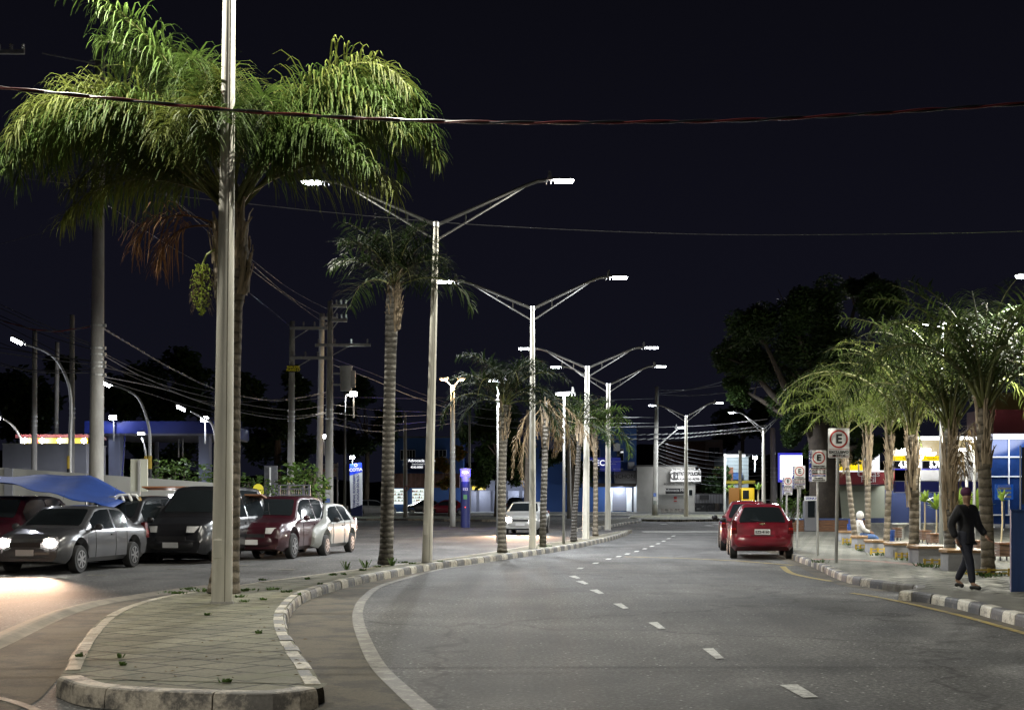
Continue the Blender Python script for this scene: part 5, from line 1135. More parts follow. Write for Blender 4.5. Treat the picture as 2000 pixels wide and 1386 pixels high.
def flood(label, x, y, Y, power=80, col=(.8, .85, 1), to=None):
    q = A(x, y, Y); root = thing('floodlight', label, 'lamp', tuple(q), FG); b = MB(); b.box((q.x, q.y+.12, q.z), (.4, .16, .26)); h = b.build('housing', M_headmetal, root, bevel=.02); b = MB(); b.box((q.x, q.y+.02, q.z), (.34, .03, .2)); b.build('lens', M_lens, h)
    b = MB(); z2 = to if to is not None else q.z-1.2; b.cyl((q.x, q.y+.2, z2), (q.x, q.y+.2, q.z), .04, .04, 8); b.build('bracket', M_galv, root)
    if power: light('lamp_light', 'POINT', q+Vector((0, -.25, 0)), power, col, .12, parent=root)
flood('floodlight on top of the blue terminal fascia, left part', 220, 815, 73.5); flood('floodlight at the right end of the blue terminal fascia', 399, 818, 70, 260); 
flood('left one of two small floodlights under the terminal canopy', 347, 850, 78, 60); flood('right one of two small floodlights under the terminal canopy', 355, 848, 78, 60)
flood('floodlight on the top of the terminal totem', 688, 893, 113, 350, (.85, 1, .95)); flood('bluish floodlight glaring beside the lit white shop on the far right', 1475, 893, 120, 1400, (.75, .9, 1)); flood('small lamp hanging below the pole transformer', 690, 769, 72, 60, (1, .9, .7)); flood('small light low between the utility poles', 632, 852, 90, 5, (1, .9, .8)); flood('lamp glinting among the loaded boards of the dark van', 341, 973, 40, 60, (1, 1, 1), to=1.2)
flood('tiny lamp right of the EXCLUSIVO MOTOS sign among the leaves', 1679, 880, 70, 60, (1, .95, .85))
# utility poles
UG = 'concrete utility poles'
def upole(label, bx, by, tx, ty, rb, rt, Y=None, arms=(), collars=True, name='utility_pole'):
    if Y is None: base = G(bx, by, KZ); Y = base.y
    else: base = Vector(((bx-CX)*Y/F, Y, 0))
    s = Y/F; top = A(tx, ty, Y); root = thing(name, label, 'utility pole', tuple(base), UG); b = MB(); N = 8; b.tube([base.lerp(top, k/N) for k in range(N+1)], [(rb+(rt-rb)*k/N)*s for k in range(N+1)], 16); b.build('pole', M_conc_pole, root, smooth=True)
    for (y, x0, x1) in arms:
        b = MB(); a, c = A(x0, y, Y-.15), A(x1, y, Y-.15); b.box(((a.x+c.x)/2, Y-.12-rt*s, a.z), (abs(c.x-a.x), .1, .12)); ar = b.build('crossarm', M_galv, root); n = 4
        b = MB(); b.tube([A(tx, y+22, Y-.1), A((tx+x1)/2 if abs(x1-tx) > abs(x0-tx) else (tx+x0)/2, y, Y-.14)], .02, 5); b.build('brace', M_galv, root)
        for k in range(n):
            x = x0+(x1-x0)*(k+.2)/(n-.6); q = A(x, y, Y-.14); b = MB(); 
            for j in range(4): b.cyl((q.x, q.y, q.z+.06+j*.06), (q.x, q.y, q.z+.10+j*.06), .055, .03, 8)
            b.build('insulator', mat('porcelain', (.3, .3, .3), .25), root)
    if collars:
        for k in range(3): 
            t = (ty+ (by if by else 1000)*0.9)/1.9+k*9; q = A(bx+(tx-bx)*.5, t, Y); b = MB(); rr_ = (rb+rt)/2*s+.012; b.cyl((q.x, q.y, q.z-.03), (q.x, q.y, q.z+.03), rr_, rr_, 14); b.build('band', M_galv, root)
    return root, Y
bigp, YB = upole('thickest concrete utility pole rising out of sight into the hanging palm crown', 187, 0, 195, 90, 15, 9, Y=42, arms=((104, -30, 50),), collars=False)
for y in (636, 680, 692, 708, 716, 732):
    q = A(190, y, YB); b = MB(); b.cyl((q.x, q.y, q.z-.025), (q.x, q.y, q.z+.025), .205, .205, 16); b.box((q.x+.22, q.y-.05, q.z), (.1, .08, .09)); b.build('clamp', M_galv, bigp)
upole('slim grey pole behind the left curved lamp', 66, 0, 68, 645, 6, 4.5, Y=58); upole('dim pole right of the left curved lamp', 140, 0, 141, 615, 6, 4.5, Y=62); upole('faint short pole between the two on the far left', 107, 0, 112, 668, 5, 4, Y=75)
r1, y1 = upole('utility pole with a yellow lettered plate and long crossarms', 567, 0, 571, 627, 8, 5, Y=62, arms=((641, 567, 640), (699, 567, 650)))
b = MB(); panel(b, 563, 713, 583, 726, 61.7, .03); b.build('plate', M_ink, r1); text('lettering', 'RUA JOSE\nFLAVIO LT', (A(573, 719, 61.6).x, 61.6, A(0, 719.5, 61.6).z), .13, mat('yellow_ink', (.6, .5, .02), .5, emit=(.6, .5, .02), estr=.1), r1, bold=.003)
upole('darker utility pole directly behind the one with the transformer', 622, 0, 629, 612, 7, 5, Y=74, arms=((622, 628, 660),))
r2, y2 = upole('utility pole carrying the grey transformer', 642, 1035, 645, 588, 9, 5, arms=((598, 646, 678), (626, 648, 678), (674, 616, 724)))
q = A(676, 740, y2-.2); s = y2/F
root = r2; b = MB(); b.tube([q+Vector((0, 0, -23*s)), q+Vector((0, 0, 23*s))], [11*s, 12*s], 18); b.cyl(q+Vector((0, 0, 23*s)), q+Vector((0, 0, 25*s)), 13*s, 13*s, 18); tr = b.build('transformer', mat('transformer_grey', (.42, .43, .42), .5, var=.08), root, smooth='auto')
for k in range(4): b = MB(); b.box((q.x+(13.5+k*0)*s, q.y-.12+k*.09, q.z), (.2, .03, 32*s)); b.build('cooling_fin', MATS['transformer_grey'], tr)
b = MB(); b.box((q.x-.28-6*s, q.y, q.z+.25), (14*s, .1, .08)); b.box((q.x-.28-6*s, q.y, q.z-.25), (14*s, .1, .08)); b.build('bracket', M_galv, tr)
r3, y3 = upole('utility pole topped by two warm yellowish lamps', 884, 1028, 884, 752, 6, 4)
for x in (867, 902):
    q = A(x, 738, y3); b = MB(); b.tube([A(884, 757, y3), q+Vector((0, 0, .05))], .03, 6); b.build('arm', M_galv, r3); b = MB(); b.sphere(q, .2, 12, 0, (1.3, 1, .5)); h = b.build('lamp_head', M_headmetal, r3, smooth=True); b = MB(); b.sphere(q-Vector((0, .02, .06)), .17, 12, 0, (1.2, .9, .5)); b.build('lens', glow('sodium_lens', (1.0, .62, .26), 9), h); light('lamp_light', 'POINT', q-Vector((0, 0, .3)), 450, (1, .72, .4), .15, parent=h)
upole('short dim pole with a yellow tag in front of the blue law office', 792, 0, 791, 805, 4.5, 3, Y=108); upole('thin pole behind the leafy tree', 917, 0, 917, 795, 2.5, 2, Y=110, collars=False)
upole('concrete pole beside the third lamp column, stained with posters', 1028, 0, 1031, 800, 6, 3.5, Y=85); upole('pale pole left of the dark leaning palm', 1112, 0, 1110, 790, 4.5, 3, Y=110)
r4, y4 = upole('concrete pole with a long single lamp arm by the blue building', 1279, 1006, 1283, 755, 5.5, 3.2, Y=None)
q = A(1331, 834, y4); b = MB(); b.tube([A(1284, 872, y4), A(1310, 849, y4), q+Vector((-.15, 0, 0))], .05, 8); b.build('arm', M_galv, r4); lamp_head(r4, q+Vector((.3, 0, 0)), (1, 0, 0), power=900, s=1.3)
upole('thick pole rising behind the big tree leaves beside the last parking signs', 1513, 0, 1509, 835, 7.5, 5, Y=92); upole('rough brown pole beside the yellow kiosk', 1445, 0, 1446, 880, 4, 3, Y=108); upole('thin dark pole beside the lit white shop', 1415, 0, 1416, 886, 2.5, 2.5, Y=122, collars=False)
def poster(root, x, y0, y1, w_, Yd, cols, rr):
    b = MB(); q0, q1 = A(x-w_/2, y0, Yd-rr), A(x+w_/2, y1, Yd-rr); h = (q0.z-q1.z)/len(cols)
    for k in range(len(cols)): b.box(((q0.x+q1.x)/2, Yd-rr-.012, q0.z-h*(k+.5)), (q1.x-q0.x, .012, h*.92), k)
    b.build('poster', cols, root)
M_pb1 = mat('poster_blue', (.1, .16, .4), .7, var=.5, scale=9); M_pb2 = mat('poster_white', (.5, .5, .48), .7, var=.25, scale=9); M_pb3 = mat('poster_yellow', (.5, .42, .08), .7, var=.3, scale=9)
poster(r1, 567, 937, 948, 10, 62, [M_pb3, M_pb2], 8*62/F); poster(r2, 641, 950, 961, 9, y2, [M_pb3, M_pb2], 9*y2/F); poster(r2, 640, 964, 990, 9, y2, [M_pb2, M_pb1, M_pb2], 9*y2/F); poster(r4, 1279, 962, 985, 6, y4, [M_pb1, M_pb2, mat('poster_grey', (.2, .22, .2), .8, var=.6, scale=8)], 5*y4/F)
fb = thing('feather_banner', 'narrow blue feather banner leaning beside the left terminal pillar', 'banner', tuple(A(238, 930, 70))); b = MB(); b.prism([(A(x, 0, 70).x, A(0, y, 70).z) for x, y in [(237, 929), (240, 929), (245, 850), (243, 850)]], 70, 70.02); b.build('cloth', mat('banner_blue', (.06, .08, .5), .6), fb); b = MB(); b.cyl(tuple(A(236, 1000, 70.03)), tuple(A(245, 846, 70.03)), .02, .012, 6); b.build('pole', M_galv, fb)
sg2 = thing('round_traffic_sign', 'small round red ringed traffic sign fixed low before the law office', 'road sign', tuple(A(794, 953, 107.6))); b = MB(); q = A(794, 953, 107.6); b.disc(tuple(q), .2, 20, 'Y', 0); b.disc((q.x, q.y-.01, q.z), .2, 20, 'Y', 1, .155); b.build('panel', [M_signw, M_redink], sg2); text('numeral', '8', (q.x, q.y-.02, q.z), .22, M_ink, sg2); b = MB(); b.box((q.x, q.y+.03, q.z), (.06, .04, .3)); b.build('bracket', M_galv, sg2)
# single straight lamps of the left road
def single(label, bx, by, ty, hx, Y=None, power=900, w_=3, col=LED):
    base = G(bx, by, KZ); Y = base.y; s = Y/F; top = A(bx+1, ty, Y); root = thing('street_lamp', label, 'street lamp', tuple(base), 'single street lamps'); b = MB(); b.cyl(base, top, w_*s, w_*.7*s, 12); b.build('pole', M_galv, root, smooth=True); d = 1 if hx > bx else -1; lamp_head(root, A(hx, ty, Y), (d, 0, 0), power=power)
single('single street lamp with its head turned left, behind the round palm crown', 972, 1060, 742, 953, power=1200); single('thin single street lamp left of the dark leaning palm', 1101, 1062, 768, 1084, power=0)
single('thin lamp mast between the transformer pole and the terminal totem', 673, 1010, 770, 690, power=0)
root = thing('concrete_plinth', 'pale concrete plinth at the foot of the thin lamp mast', 'plinth', tuple(A(670, 1010, 105))); b = MB(); panel(b, 662, 988, 678, 1010, 105, .8); b.build('block', M_conc, root, bevel=.03)
# totem of the terminal
Yc = 113; root = thing('terminal_totem', 'tall white and blue totem reading TERMINAL RODOVIARIO DE CAUCAIA DO ALTO', 'sign', (A(695, 0, Yc).x, Yc, 0))
def poly_panel(name, pts, Yd, th, m, par): b = MB(); b.prism([(A(x, y, Yd).x, A(x, y, Yd).z) for x, y in pts], Yd, Yd+th); return b.build(name, m, par)
wt = poly_panel('white_panel', [(683, 928), (707, 921), (707, 985), (685, 993)], Yc, .3, mat('totem_white', (.6, .6, .62), .4, emit=(.8, .85, 1), estr=.22), root)
bt = poly_panel('blue_head', [(683, 906), (706, 903), (707, 921), (683, 928)], Yc-.01, .32, mat('totem_blue', (.02, .05, .5), .4, emit=(.02, .06, .9), estr=.5), root); poly_panel('blue_foot', [(685, 993), (707, 985), (707, 1010), (686, 1010)], Yc-.01, .32, mat('totem_foot', (.02, .03, .16), .5), root)
text('lettering', 'COTIA', (A(695, 917, Yc).x, Yc-.03, A(0, 917, Yc).z), .34, M_wglow2, bt, bold=.01, roll=R(4)); b = MB(); q = A(695, 908, Yc-.03); b.disc(tuple(q), .14, 16, 'Y', 0, .07); b.build('emblem', M_wglow2, bt)
text('lettering', 'TERMINAL RODOVIARIO', (A(692, 958, Yc).x, Yc-.02, A(0, 959, Yc).z), .27, M_blueink, wt, roll=R(90), bold=.008, sx=.9); text('lettering', 'DE CAUCAIA DO ALTO', (A(699, 958, Yc).x, Yc-.02, A(0, 957, Yc).z), .27, M_blueink, wt, roll=R(90), bold=.008, sx=.9)
# police post
Yp = 77; q = A(909, 1030, Yp); root = thing('police_post', 'blue cylindrical emergency post with a glowing blue lamp on top', 'police post', (q.x, Yp, 0)); X = q.x
M_pb = mat('post_blue', (.03, .04, .16), .4); b = MB(); b.cyl((X, Yp, 0), (X, Yp, A(0, 940, Yp).z), .26, .26, 24); b.build('body', M_pb, root, smooth='auto'); z1 = A(0, 940, Yp).z
b = MB(); b.cyl((X, Yp, z1), (X, Yp, z1+.28), .24, .24, 24); b.build('neck', M_headmetal, root, smooth='auto'); b = MB(); b.cyl((X, Yp, z1+.28), (X, Yp, z1+.66), .26, .26, 24); b.build('blue_lamp', glow('police_blue', (.05, .04, 1.0), 9), root, smooth='auto'); b = MB(); b.cyl((X, Yp, z1+.66), (X, Yp, z1+.72), .34, .3, 24); b.build('cap', M_headmetal, root, smooth='auto')
b = MB(); b.sphere((X, Yp-.24, z1+.5), .1, 10, 0, (1.6, .4, .6)); b.build('lamp_core', glow('blue_white', (.6, .6, 1), 20), root)
text('lettering', '153', (X, Yp-.27, A(0, 955, Yp).z), .2, M_signw, root, bold=.006); b = MB(); b.box((X, Yp-.265, A(0, 970, Yp).z), (.2, .01, .24)); b.build('crest', mat('crest_green', (.1, .3, .12), .5), root); b = MB(); b.sphere((X, Yp-.26, A(0, 990, Yp).z), .03, 8); b.build('call_button', glow('red_button', (1, .05, .02), 3), root)
light('blue_glow', 'POINT', (X, Yp-.5, z1+.5), 90, (.1, .08, 1), .2, parent=root)

# ---- blocks of buildings
def bld(name, label, x0, y0, x1, Y, m, depth=8, cat='building', ybase=None):
    root = thing(name, label, cat, (A((x0+x1)/2, 0, Y).x, Y, 0)); a, c = A(x0, y0, Y), A(x1, y0, Y); b = MB(); b.box(((a.x+c.x)/2, Y+depth/2, a.z/2), (c.x-a.x, depth, a.z)); b.build('wall', m, root)
    b = MB(); b.box(((a.x+c.x)/2, Y+depth/2, a.z+.08), (c.x-a.x+.3, depth+.3, .16)); b.build('roof_edge', M_conc if False else mat('roof_edge', (.1, .1, .1), .8), root); return root
def win(root, x0, y0, x1, y1, Y, bars=2, m=None):
    b = MB(); panel(b, x0, y0, x1, y1, Y-.10, .1); f = b.build('window', m or M_white, root); b = MB(); w_ = (x1-x0)/bars
    for k in range(bars): panel(b, x0+k*w_+.5, y0+.8, x0+(k+1)*w_-.5, y1-.8, Y-.13, .04)
    b.build('pane', M_glass, f)
M_blueB = mat('blue_render', (.035, .09, .26), .8, var=.1, scale=.3); M_dkblue = mat('dark_blue_render', (.03, .06, .2), .8, var=.1, scale=.3)
lo = bld('law_office', 'deep blue two storey law office with a white lettered signboard', 755, 855, 905, 150, M_blueB, 10)
win(lo, 782, 878, 811, 898, 150, 5); win(lo, 850, 878, 872, 892, 150, 3)
b = MB(); panel(b, 795, 893, 850, 915, 149.6, .2); sb = b.build('signboard', mat('sign_dark_blue', (.01, .015, .05), .5), lo); text('lettering', 'Advocacia Mizael', (A(824, 899, 149.5).x, 149.5, A(0, 899, 149.5).z), .42, M_wglow2, sb, bold=.01); text('lettering', 'Civel Criminal Trabalhista', (A(824, 906, 149.5).x, 149.5, A(0, 906, 149.5).z), .2, M_wglow2, sb); text('lettering', '4242-8385   9.9470', (A(824, 912, 149.5).x, 149.5, A(0, 912, 149.5).z), .3, M_wglow2, sb, bold=.008)
b = MB(); 
for k in range(14): panel(b, 765+k*9.5, 924, 765+k*9.5+9, 952, 148.4, 1.4+.01*(k % 2))
b.build('tiled_awning', mat('roof_tiles', (.12, .06, .05), .8, var=.3, scale=2), lo)
for (x0, x1) in ((765, 790), (805, 828)): 
    b = MB(); panel(b, x0, 954, x1, 984, 149.85, .12); sf = b.build('shop_front', glow('shop_light', (.85, .95, .9), 1.0), lo); rg = random.Random(x0); b = MB()
    for yy in (960, 966, 972, 978):
        panel(b, x0, yy, x1, yy+.8, 149.7, .1)
        for k in range(7): xx = x0+rg.uniform(0, x1-x0-2); panel(b, xx, yy-3.5*rg.uniform(.5, 1), xx+rg.uniform(1, 2.5), yy, 149.6, .08, rg.choice((1, 2, 3)))
    b.build('shelf_goods', [M_white, mat('goods_red', (.4, .05, .04), .5), mat('goods_yellow', (.5, .35, .05), .5), mat('goods_green', (.05, .2, .1), .5)], sf)
light('shop_lamp', 'AREA', A(797, 960, 147.5), 260, (.9, .98, .95), 1.5, target=A(797, 1000, 146), parent=lo)
sh = bld('shuttered_shops', 'row of shops with grey roller shutters behind the leafy tree', 905, 940, 1048, 152, mat('shutter_wall', (.12, .12, .14), .8), 8, 'shops')
b = MB(); panel(b, 885, 948, 902, 956, 151, .2); panel(b, 922, 948, 948, 956, 151, .2); b.build('yellow_sign', M_yglow, sh)
for k in range(5):
    x0 = 908+k*28; b = MB()
    for j in range(16): panel(b, x0, 958+j*2.6, x0+22, 960.4+j*2.6, 151.8-.02*(j % 2), .1)
    b.build('roller_shutter', mat('shutter_grey', (.2, .2, .23), .5, metal=.3), sh)
for x in (936, 1010): light('shop_lamp', 'POINT', A(x, 962, 149.5), 260, (.7, .8, 1), .2, parent=sh)
cb = bld('blue_school', 'blue two storey building with small window canopies right of the slim palm', 1040, 842, 1243, 150, M_blueB, 10)
b = MB(); a, c = A(1040, 842, 149.5), A(1243, 842, 149.5); b.add([(a.x, 149.5, a.z), (c.x, 149.5, c.z), (c.x, 149.5, A(0, 829, 149.5).z), (a.x, 149.5, A(0, 846, 149.5).z), (a.x, 160, a.z), (c.x, 160, c.z), (c.x, 160, A(0, 829, 149.5).z), (a.x, 160, A(0, 846, 149.5).z)], [(0, 1, 2, 3), (7, 6, 5, 4), (3, 2, 6, 7), (1, 5, 6, 2)]); b.build('parapet', M_blueB, cb)
for (x0, x1) in ((1204, 1219), (1246-1, 1246) , (1233-7, 1233)): pass
for (x0, x1) in ((1205, 1218), (1160, 1172), (1120, 1133)):
    win(cb, x0, 876, x1, 900, 150, 1); b = MB(); panel(b, x0-6, 867, x0+6, 880, 149.5, .5); b.prism([(A(x0-8, 0, 149.4).x, A(0, 868, 149.4).z), (A(x0+8, 0, 149.4).x, A(0, 868, 149.4).z), (A(x0, 0, 149.4).x, A(0, 864, 149.4).z)], 149.3, 150); b.build('window_canopy', M_white, cb)
b = MB(); panel(b, 1227, 902, 1239, 915, 149.2, .7); b.build('air_conditioner', M_headmetal, cb)
b = MB(); panel(b, 1150, 893, 1212, 920, 146, .4); sb = b.build('signboard', mat('school_sign', (.02, .03, .25), .4, emit=(.02, .03, .3), estr=.3), cb); text('lettering', 'CIEC', (A(1165, 904, 145.9).x, 145.9, A(0, 904, 145.9).z), .8, M_wglow2, sb, bold=.01); text('lettering', 'Colegio Caucaia\ndo Alto', (A(1196, 903, 145.9).x, 145.9, A(0, 903, 145.9).z), .25, M_signw, sb); text('lettering', 'ENSINO PROFISSIONAL    4611-4565', (A(1181, 916, 145.9).x, 145.9, A(0, 916, 145.9).z), .24, M_signw, sb)
b = MB(); P = [A(1200, 931, 147), A(1243, 931, 147)]; b.tube([P[0], P[1]], 13*147/F, 20); aw = b.build('round_awning', mat('awning_grey', (.2, .19, .19), .5), cb, smooth='auto'); text('lettering', 'LANCHONETE', (A(1222, 930, 145.9).x, 146.2, A(0, 930, 146.2).z), .6, M_ink, aw)
b = MB(); panel(b, 1150, 943, 1290, 950, 147, 2.6); b.build('eaves', mat('eave_brown', (.1, .08, .07), .8), cb)
for (x0, x1) in ((1196, 1224), (1234, 1256)):
    b = MB()
    for j in range(15): panel(b, x0, 952+j*3, x1, 954.8+j*3, 149.8-.02*(j % 2), .1)
    b.build('roller_shutter', MATS['shutter_grey'], cb)
b = MB(); panel(b, 1224, 952, 1234, 998, 149.6, .2); panel(b, 1256, 952, 1275, 998, 149.6, .2); panel(b, 1190, 952, 1196, 998, 149.6, .2); b.build('white_pier', M_white, cb)
for x in (1212, 1248): light('shop_lamp', 'POINT', A(x, 955, 148.3), 320, (.75, .85, 1), .15, parent=cb)
po = bld('police_station', 'white single storey police station with black lettering on its big signboard', 1244, 911, 1358, 146, mat('station_white', (.4, .4, .38), .8, var=.18, scale=.5), 8)
b = MB(); panel(b, 1310, 918, 1369, 940, 145.2, .3); sb = b.build('signboard', mat('police_board', (.75, .75, .75), .5, emit=(1, 1, 1), estr=.12), po); text('lettering', 'DISTRITO POLICIAL', (A(1343, 925, 145.1).x, 145.1, A(0, 925, 145.1).z), .5, M_ink, sb, bold=.03, sx=.62); text('lettering', 'CAUCAIA DO ALTO', (A(1342, 935, 145.1).x, 145.1, A(0, 935, 145.1).z), .3, M_ink, sb, bold=.015, sx=.9); b = MB(); q = A(1317, 929, 145.1); b.disc(tuple(q), .42, 18, 'Y', 0, .3); b.box(tuple(q), (.25, .02, .6)); b.build('crest', M_ink, sb)
for k in range(7): q = A(1312+k*9, 916, 144.6); b = MB(); b.cyl(tuple(q), (q.x, q.y+.6, q.z-.15), .05, .04, 6); b.sphere(tuple(q), .09, 8); b.build('sign_spotlight', M_headmetal, po)
light('sign_lamp', 'AREA', A(1338, 915, 143.2), 130, (1, 1, 1), 2.5, target=A(1338, 930, 145.5), parent=po)
text('lettering', 'POLICIA CIVIL DO ESTADO', (A(1332, 945, 145.8).x, 145.9, A(0, 945, 145.8).z), .3, M_ink, po)
b = MB(); panel(b, 1300, 953, 1338, 964, 143.9, .15); sb = b.build('law_signboard', M_ink, po); text('lettering', 'Advocacia Mizael', (A(1322, 957, 143.8).x, 143.8, A(0, 957, 143.8).z), .36, M_signw, sb)
b = MB(); panel(b, 1284, 965, 1340, 985, 144.2, .3); b.build('front_wall', M_paleW, po); b = MB(); panel(b, 1316, 969, 1322, 974, 144.15, .04); panel(b, 1316, 977, 1322, 979, 144.15, .04); b.build('red_notice', M_redink, po)
win(po, 1345, 955, 1353, 968, 146, 1)
b = MB(); panel(b, 1292, 993, 1336, 1001, 144, .3); b.build('graffiti_wall', mat('graffiti', (.35, .33, .3), .8, var=.8, scale=3), po)
br = bld('brick_house', 'dark brick house rising behind the police station', 1300, 862, 1400, 165, mat('dark_brick', (.07, .035, .025), .9, var=.2, scale=.4), 10); win(br, 1384, 873, 1406, 900, 165, 2, mat('window_stone', (.2, .15, .12), .8)); b = MB(); panel(b, 1378, 858, 1412, 912, 164.9, .3); b.build('bay', mat('bay_stone', (.13, .09, .08), .8, var=.2, scale=.5), br)
wh = bld('lit_shop', 'whitish shop front flooded with light behind the yellow kiosk', 1416, 892, 1462, 150, mat('lit_wall', (.4, .44, .46), .8), 8); b = MB(); panel(b, 1418, 887, 1456, 892, 149, .3); b.build('light_tube', M_wglow2, wh); b = MB(); panel(b, 1395, 912, 1432, 940, 149.3, .4); b.build('brick_front', mat('orange_brick', (.22, .09, .05), .85, var=.2, scale=.6), wh); b = MB(); panel(b, 1432, 922, 1450, 936, 149.2, .3); b.build('blue_awning', M_blueB, wh)
b = MB(); panel(b, 1418, 938, 1475, 944, 147, 2); b.build('yellow_awning', mat('awning_yellow', (.4, .3, .02), .6), wh)
light('shop_lamp', 'POINT', A(1440, 900, 146.5), 700, (.8, .92, 1), .3, parent=wh)
gt = thing('metal_gate', 'grey metal fence and gate right of the police station', 'gate', tuple(A(1395, 1000, 144))); b = MB(); panel(b, 1357, 963, 1420, 965, 144, .08); panel(b, 1357, 996, 1420, 998, 144, .08)
for k in range(22): panel(b, 1357+k*3, 964, 1358+k*3, 998, 144.02, .04)
b.build('bars', M_dark, gt); b = MB(); panel(b, 1366, 966, 1385, 975, 143.9, .05); b.build('dark_panel', M_ink, gt); b = MB(); panel(b, 1357, 964, 1418, 982, 144.3, .1); b.build('sheet', mat('gate_sheet', (.3, .3, .32), .6), gt)
ks = thing('yellow_kiosk', 'bright yellow kiosk with rounded windows right of the grey car', 'kiosk', tuple(A(1460, 1003, 105))); b = MB(); panel(b, 1448, 952, 1474, 1003, 105, 1.6); b.build('body', mat('kiosk_yellow', (.6, .42, .01), .45), ks, bevel=.08)
b = MB(); panel(b, 1451, 957, 1463, 974, 104.9, .1); b.build('window', M_glass, ks, bevel=.05); b = MB(); panel(b, 1447, 977, 1466, 1000, 104.88, .1); b.build('white_panel', M_signw, ks); b = MB(); panel(b, 1424, 952, 1447, 1000, 106, .3); b.build('orange_side', mat('orange_board', (.3, .13, .01), .6), ks)
light('kiosk_lamp', 'POINT', A(1455, 945, 103), 260, (1, .95, .8), .2, parent=ks)
# dark hill and far trees that close the view
M_hill = mat('dark_hill', (.012, .02, .012), .95, var=.4, scale=.05)
b = MB(); rg = random.Random(4); pts = []; N = 60
for k in range(N+1): x = -500+3000*k/N; pts.append(A(x, 905-30*math.sin(k*.21)-12*math.sin(k*.9+1)+rg.uniform(-4, 4), 330))
b.add([(p.x, 330, -1) for p in pts]+[tuple(p) for p in pts]+[(p.x*1.3, 520, p.z*1.1) for p in pts], [(i, i+1, N+2+i, N+1+i) for i in range(N)]+[(N+1+i, N+2+i, 2*N+3+i, 2*N+2+i) for i in range(N)]); tag(b.build('hill', M_hill, smooth=True), kind='structure')
FT = 'dim trees behind the terminal and the shops'
def blob(label, x0, x1, ytop, ybase, Y, seed, n=9, leaf=.35, mats=None, dens=.8, tr=.3, group=FT, name='background_tree'):
    rng = random.Random(seed); s = Y/F; cx_ = (x0+x1)/2; cls = []
    for i in range(n):
        t = (i+.5)/n; x = x0+(x1-x0)*(.12+.76*rng.random()); y = ytop+(ybase-ytop)*.62*rng.random()+14; cls.append((tuple(A(x, y, Y+rng.uniform(-2, 2))), min((x1-x0)*.22, (ybase-ytop)*.26)*s*rng.uniform(.8, 1.15)))
    b0 = Vector(((cx_-CX)*s, Y, 0)); tree(name, label, b0, [b0, A(cx_+3, (ytop+ybase)/2+20, Y), A(cx_-4, (ytop+ybase)/2-20, Y)], tr, cls, leaf, mats or [M_lf, M_lf2], seed, group, dens=dens)
blob('leafy tree with some orange blossoms between the two warm lamps pole and the round palm', 895, 1045, 790, 985, 118, 61, 14, .34, [M_lf2, M_lf], 1.1, .25)
blob('small tree with dry brown leaves left of the police post', 850, 905, 845, 990, 112, 62, 7, .3, [mat('dry_leaf', (.2, .11, .02), .6, var=.4, scale=2, transl=.3), M_lf2], .5, .12)
blob('dim tree mass above the blue terminal fascia', 200, 400, 690, 860, 98, 63, 12, .5); blob('dark tree seen under the terminal canopy', 240, 400, 850, 985, 90, 64, 9, .35, dens=.7); blob('dim tree left of the nearest palm, behind the far left poles', -40, 160, 700, 890, 100, 65, 10, .5)
blob('dark tree behind the utility pole with the yellow plate', 460, 620, 720, 960, 95, 66, 12, .45); blob('dark tree behind the transformer pole', 650, 780, 740, 950, 150, 67, 10, .5); blob('dark tree behind the brown fence of the shops', 1050, 1180, 830, 960, 140, 68, 8, .4); blob('dark tree behind the grey gate', 1360, 1440, 905, 985, 150, 69, 7, .35); blob('far dark tree behind the lit white shop', 1395, 1500, 780, 900, 175, 70, 9, .5)
hedge('shrub', 'lively green shrub climbing the grey gate beside the silver car', tuple(A(590, 945, 50)), .95, 700, .2, [M_shr, M_lf2], 9, (1, .6, .9)); hedge('shrub', 'low green hedge behind the dark maroon car', tuple(A(470, 955, 56)), 1.1, 700, .18, [M_shr, M_lf2], 10, (1.4, .6, .6)); hedge('shrub', 'green hedge beyond the boards on the dark van', tuple(A(345, 930, 60)), 1.6, 700, .2, [M_shr, M_lf2], 12, (1.5, .6, .5))
gg = thing('steel_gate_frame', 'grey steel gate frame behind the silver car', 'gate', tuple(A(570, 1010, 47))); b = MB()
for x in (543, 560, 590, 602): panel(b, x, 946, x+4, 1040, 47, .08)
for y in (946, 953, 965): panel(b, 543, y, 606, y+2, 46.95, .05)
for k in range(14): panel(b, 546+k*4, 953, 547+k*4, 1030, 47.03, .03)
b.build('frame', mat('gate_grey', (.10, .10, .12), .5), gg)
sg_ = thing('round_yellow_sign', 'half round yellow sign with dark strokes above the maroon car', 'sign', tuple(A(504, 960, 54))); b = MB(); q = A(504, 953, 54); pts = [(q.x+.25*0+.2*1.0*math.cos(R(a))*1.0, q.z-.05+.22*math.sin(R(a))) for a in range(0, 181, 15)]; b.prism(pts, 54, 54.05); pn = b.build('panel', glow('yellow_panel', (.85, .75, .03), .6), sg_)
text('lettering', 'TAXI', (q.x, 53.95, q.z-.15), .2, glow('yellow_letters', (.9, .8, .05), .6), pn, bold=.006); b = MB(); b.cyl((q.x-.2, 54.05, 0), (q.x-.2, 54.05, q.z), .03, .03, 8); b.build('post', M_galv, sg_)
gp = thing('dark_slab_sign', 'dark grey slab shaped board left of the gate frame', 'sign', tuple(A(528, 980, 58))); b = MB(); panel(b, 516, 909, 541, 1010, 58, .2); b.build('board', mat('slab_grey', (.1, .1, .11), .8, var=.5, scale=2), gp); b = MB(); panel(b, 526, 912, 528.5, 1010, 57.8, .1); b.build('post', M_white, gp)
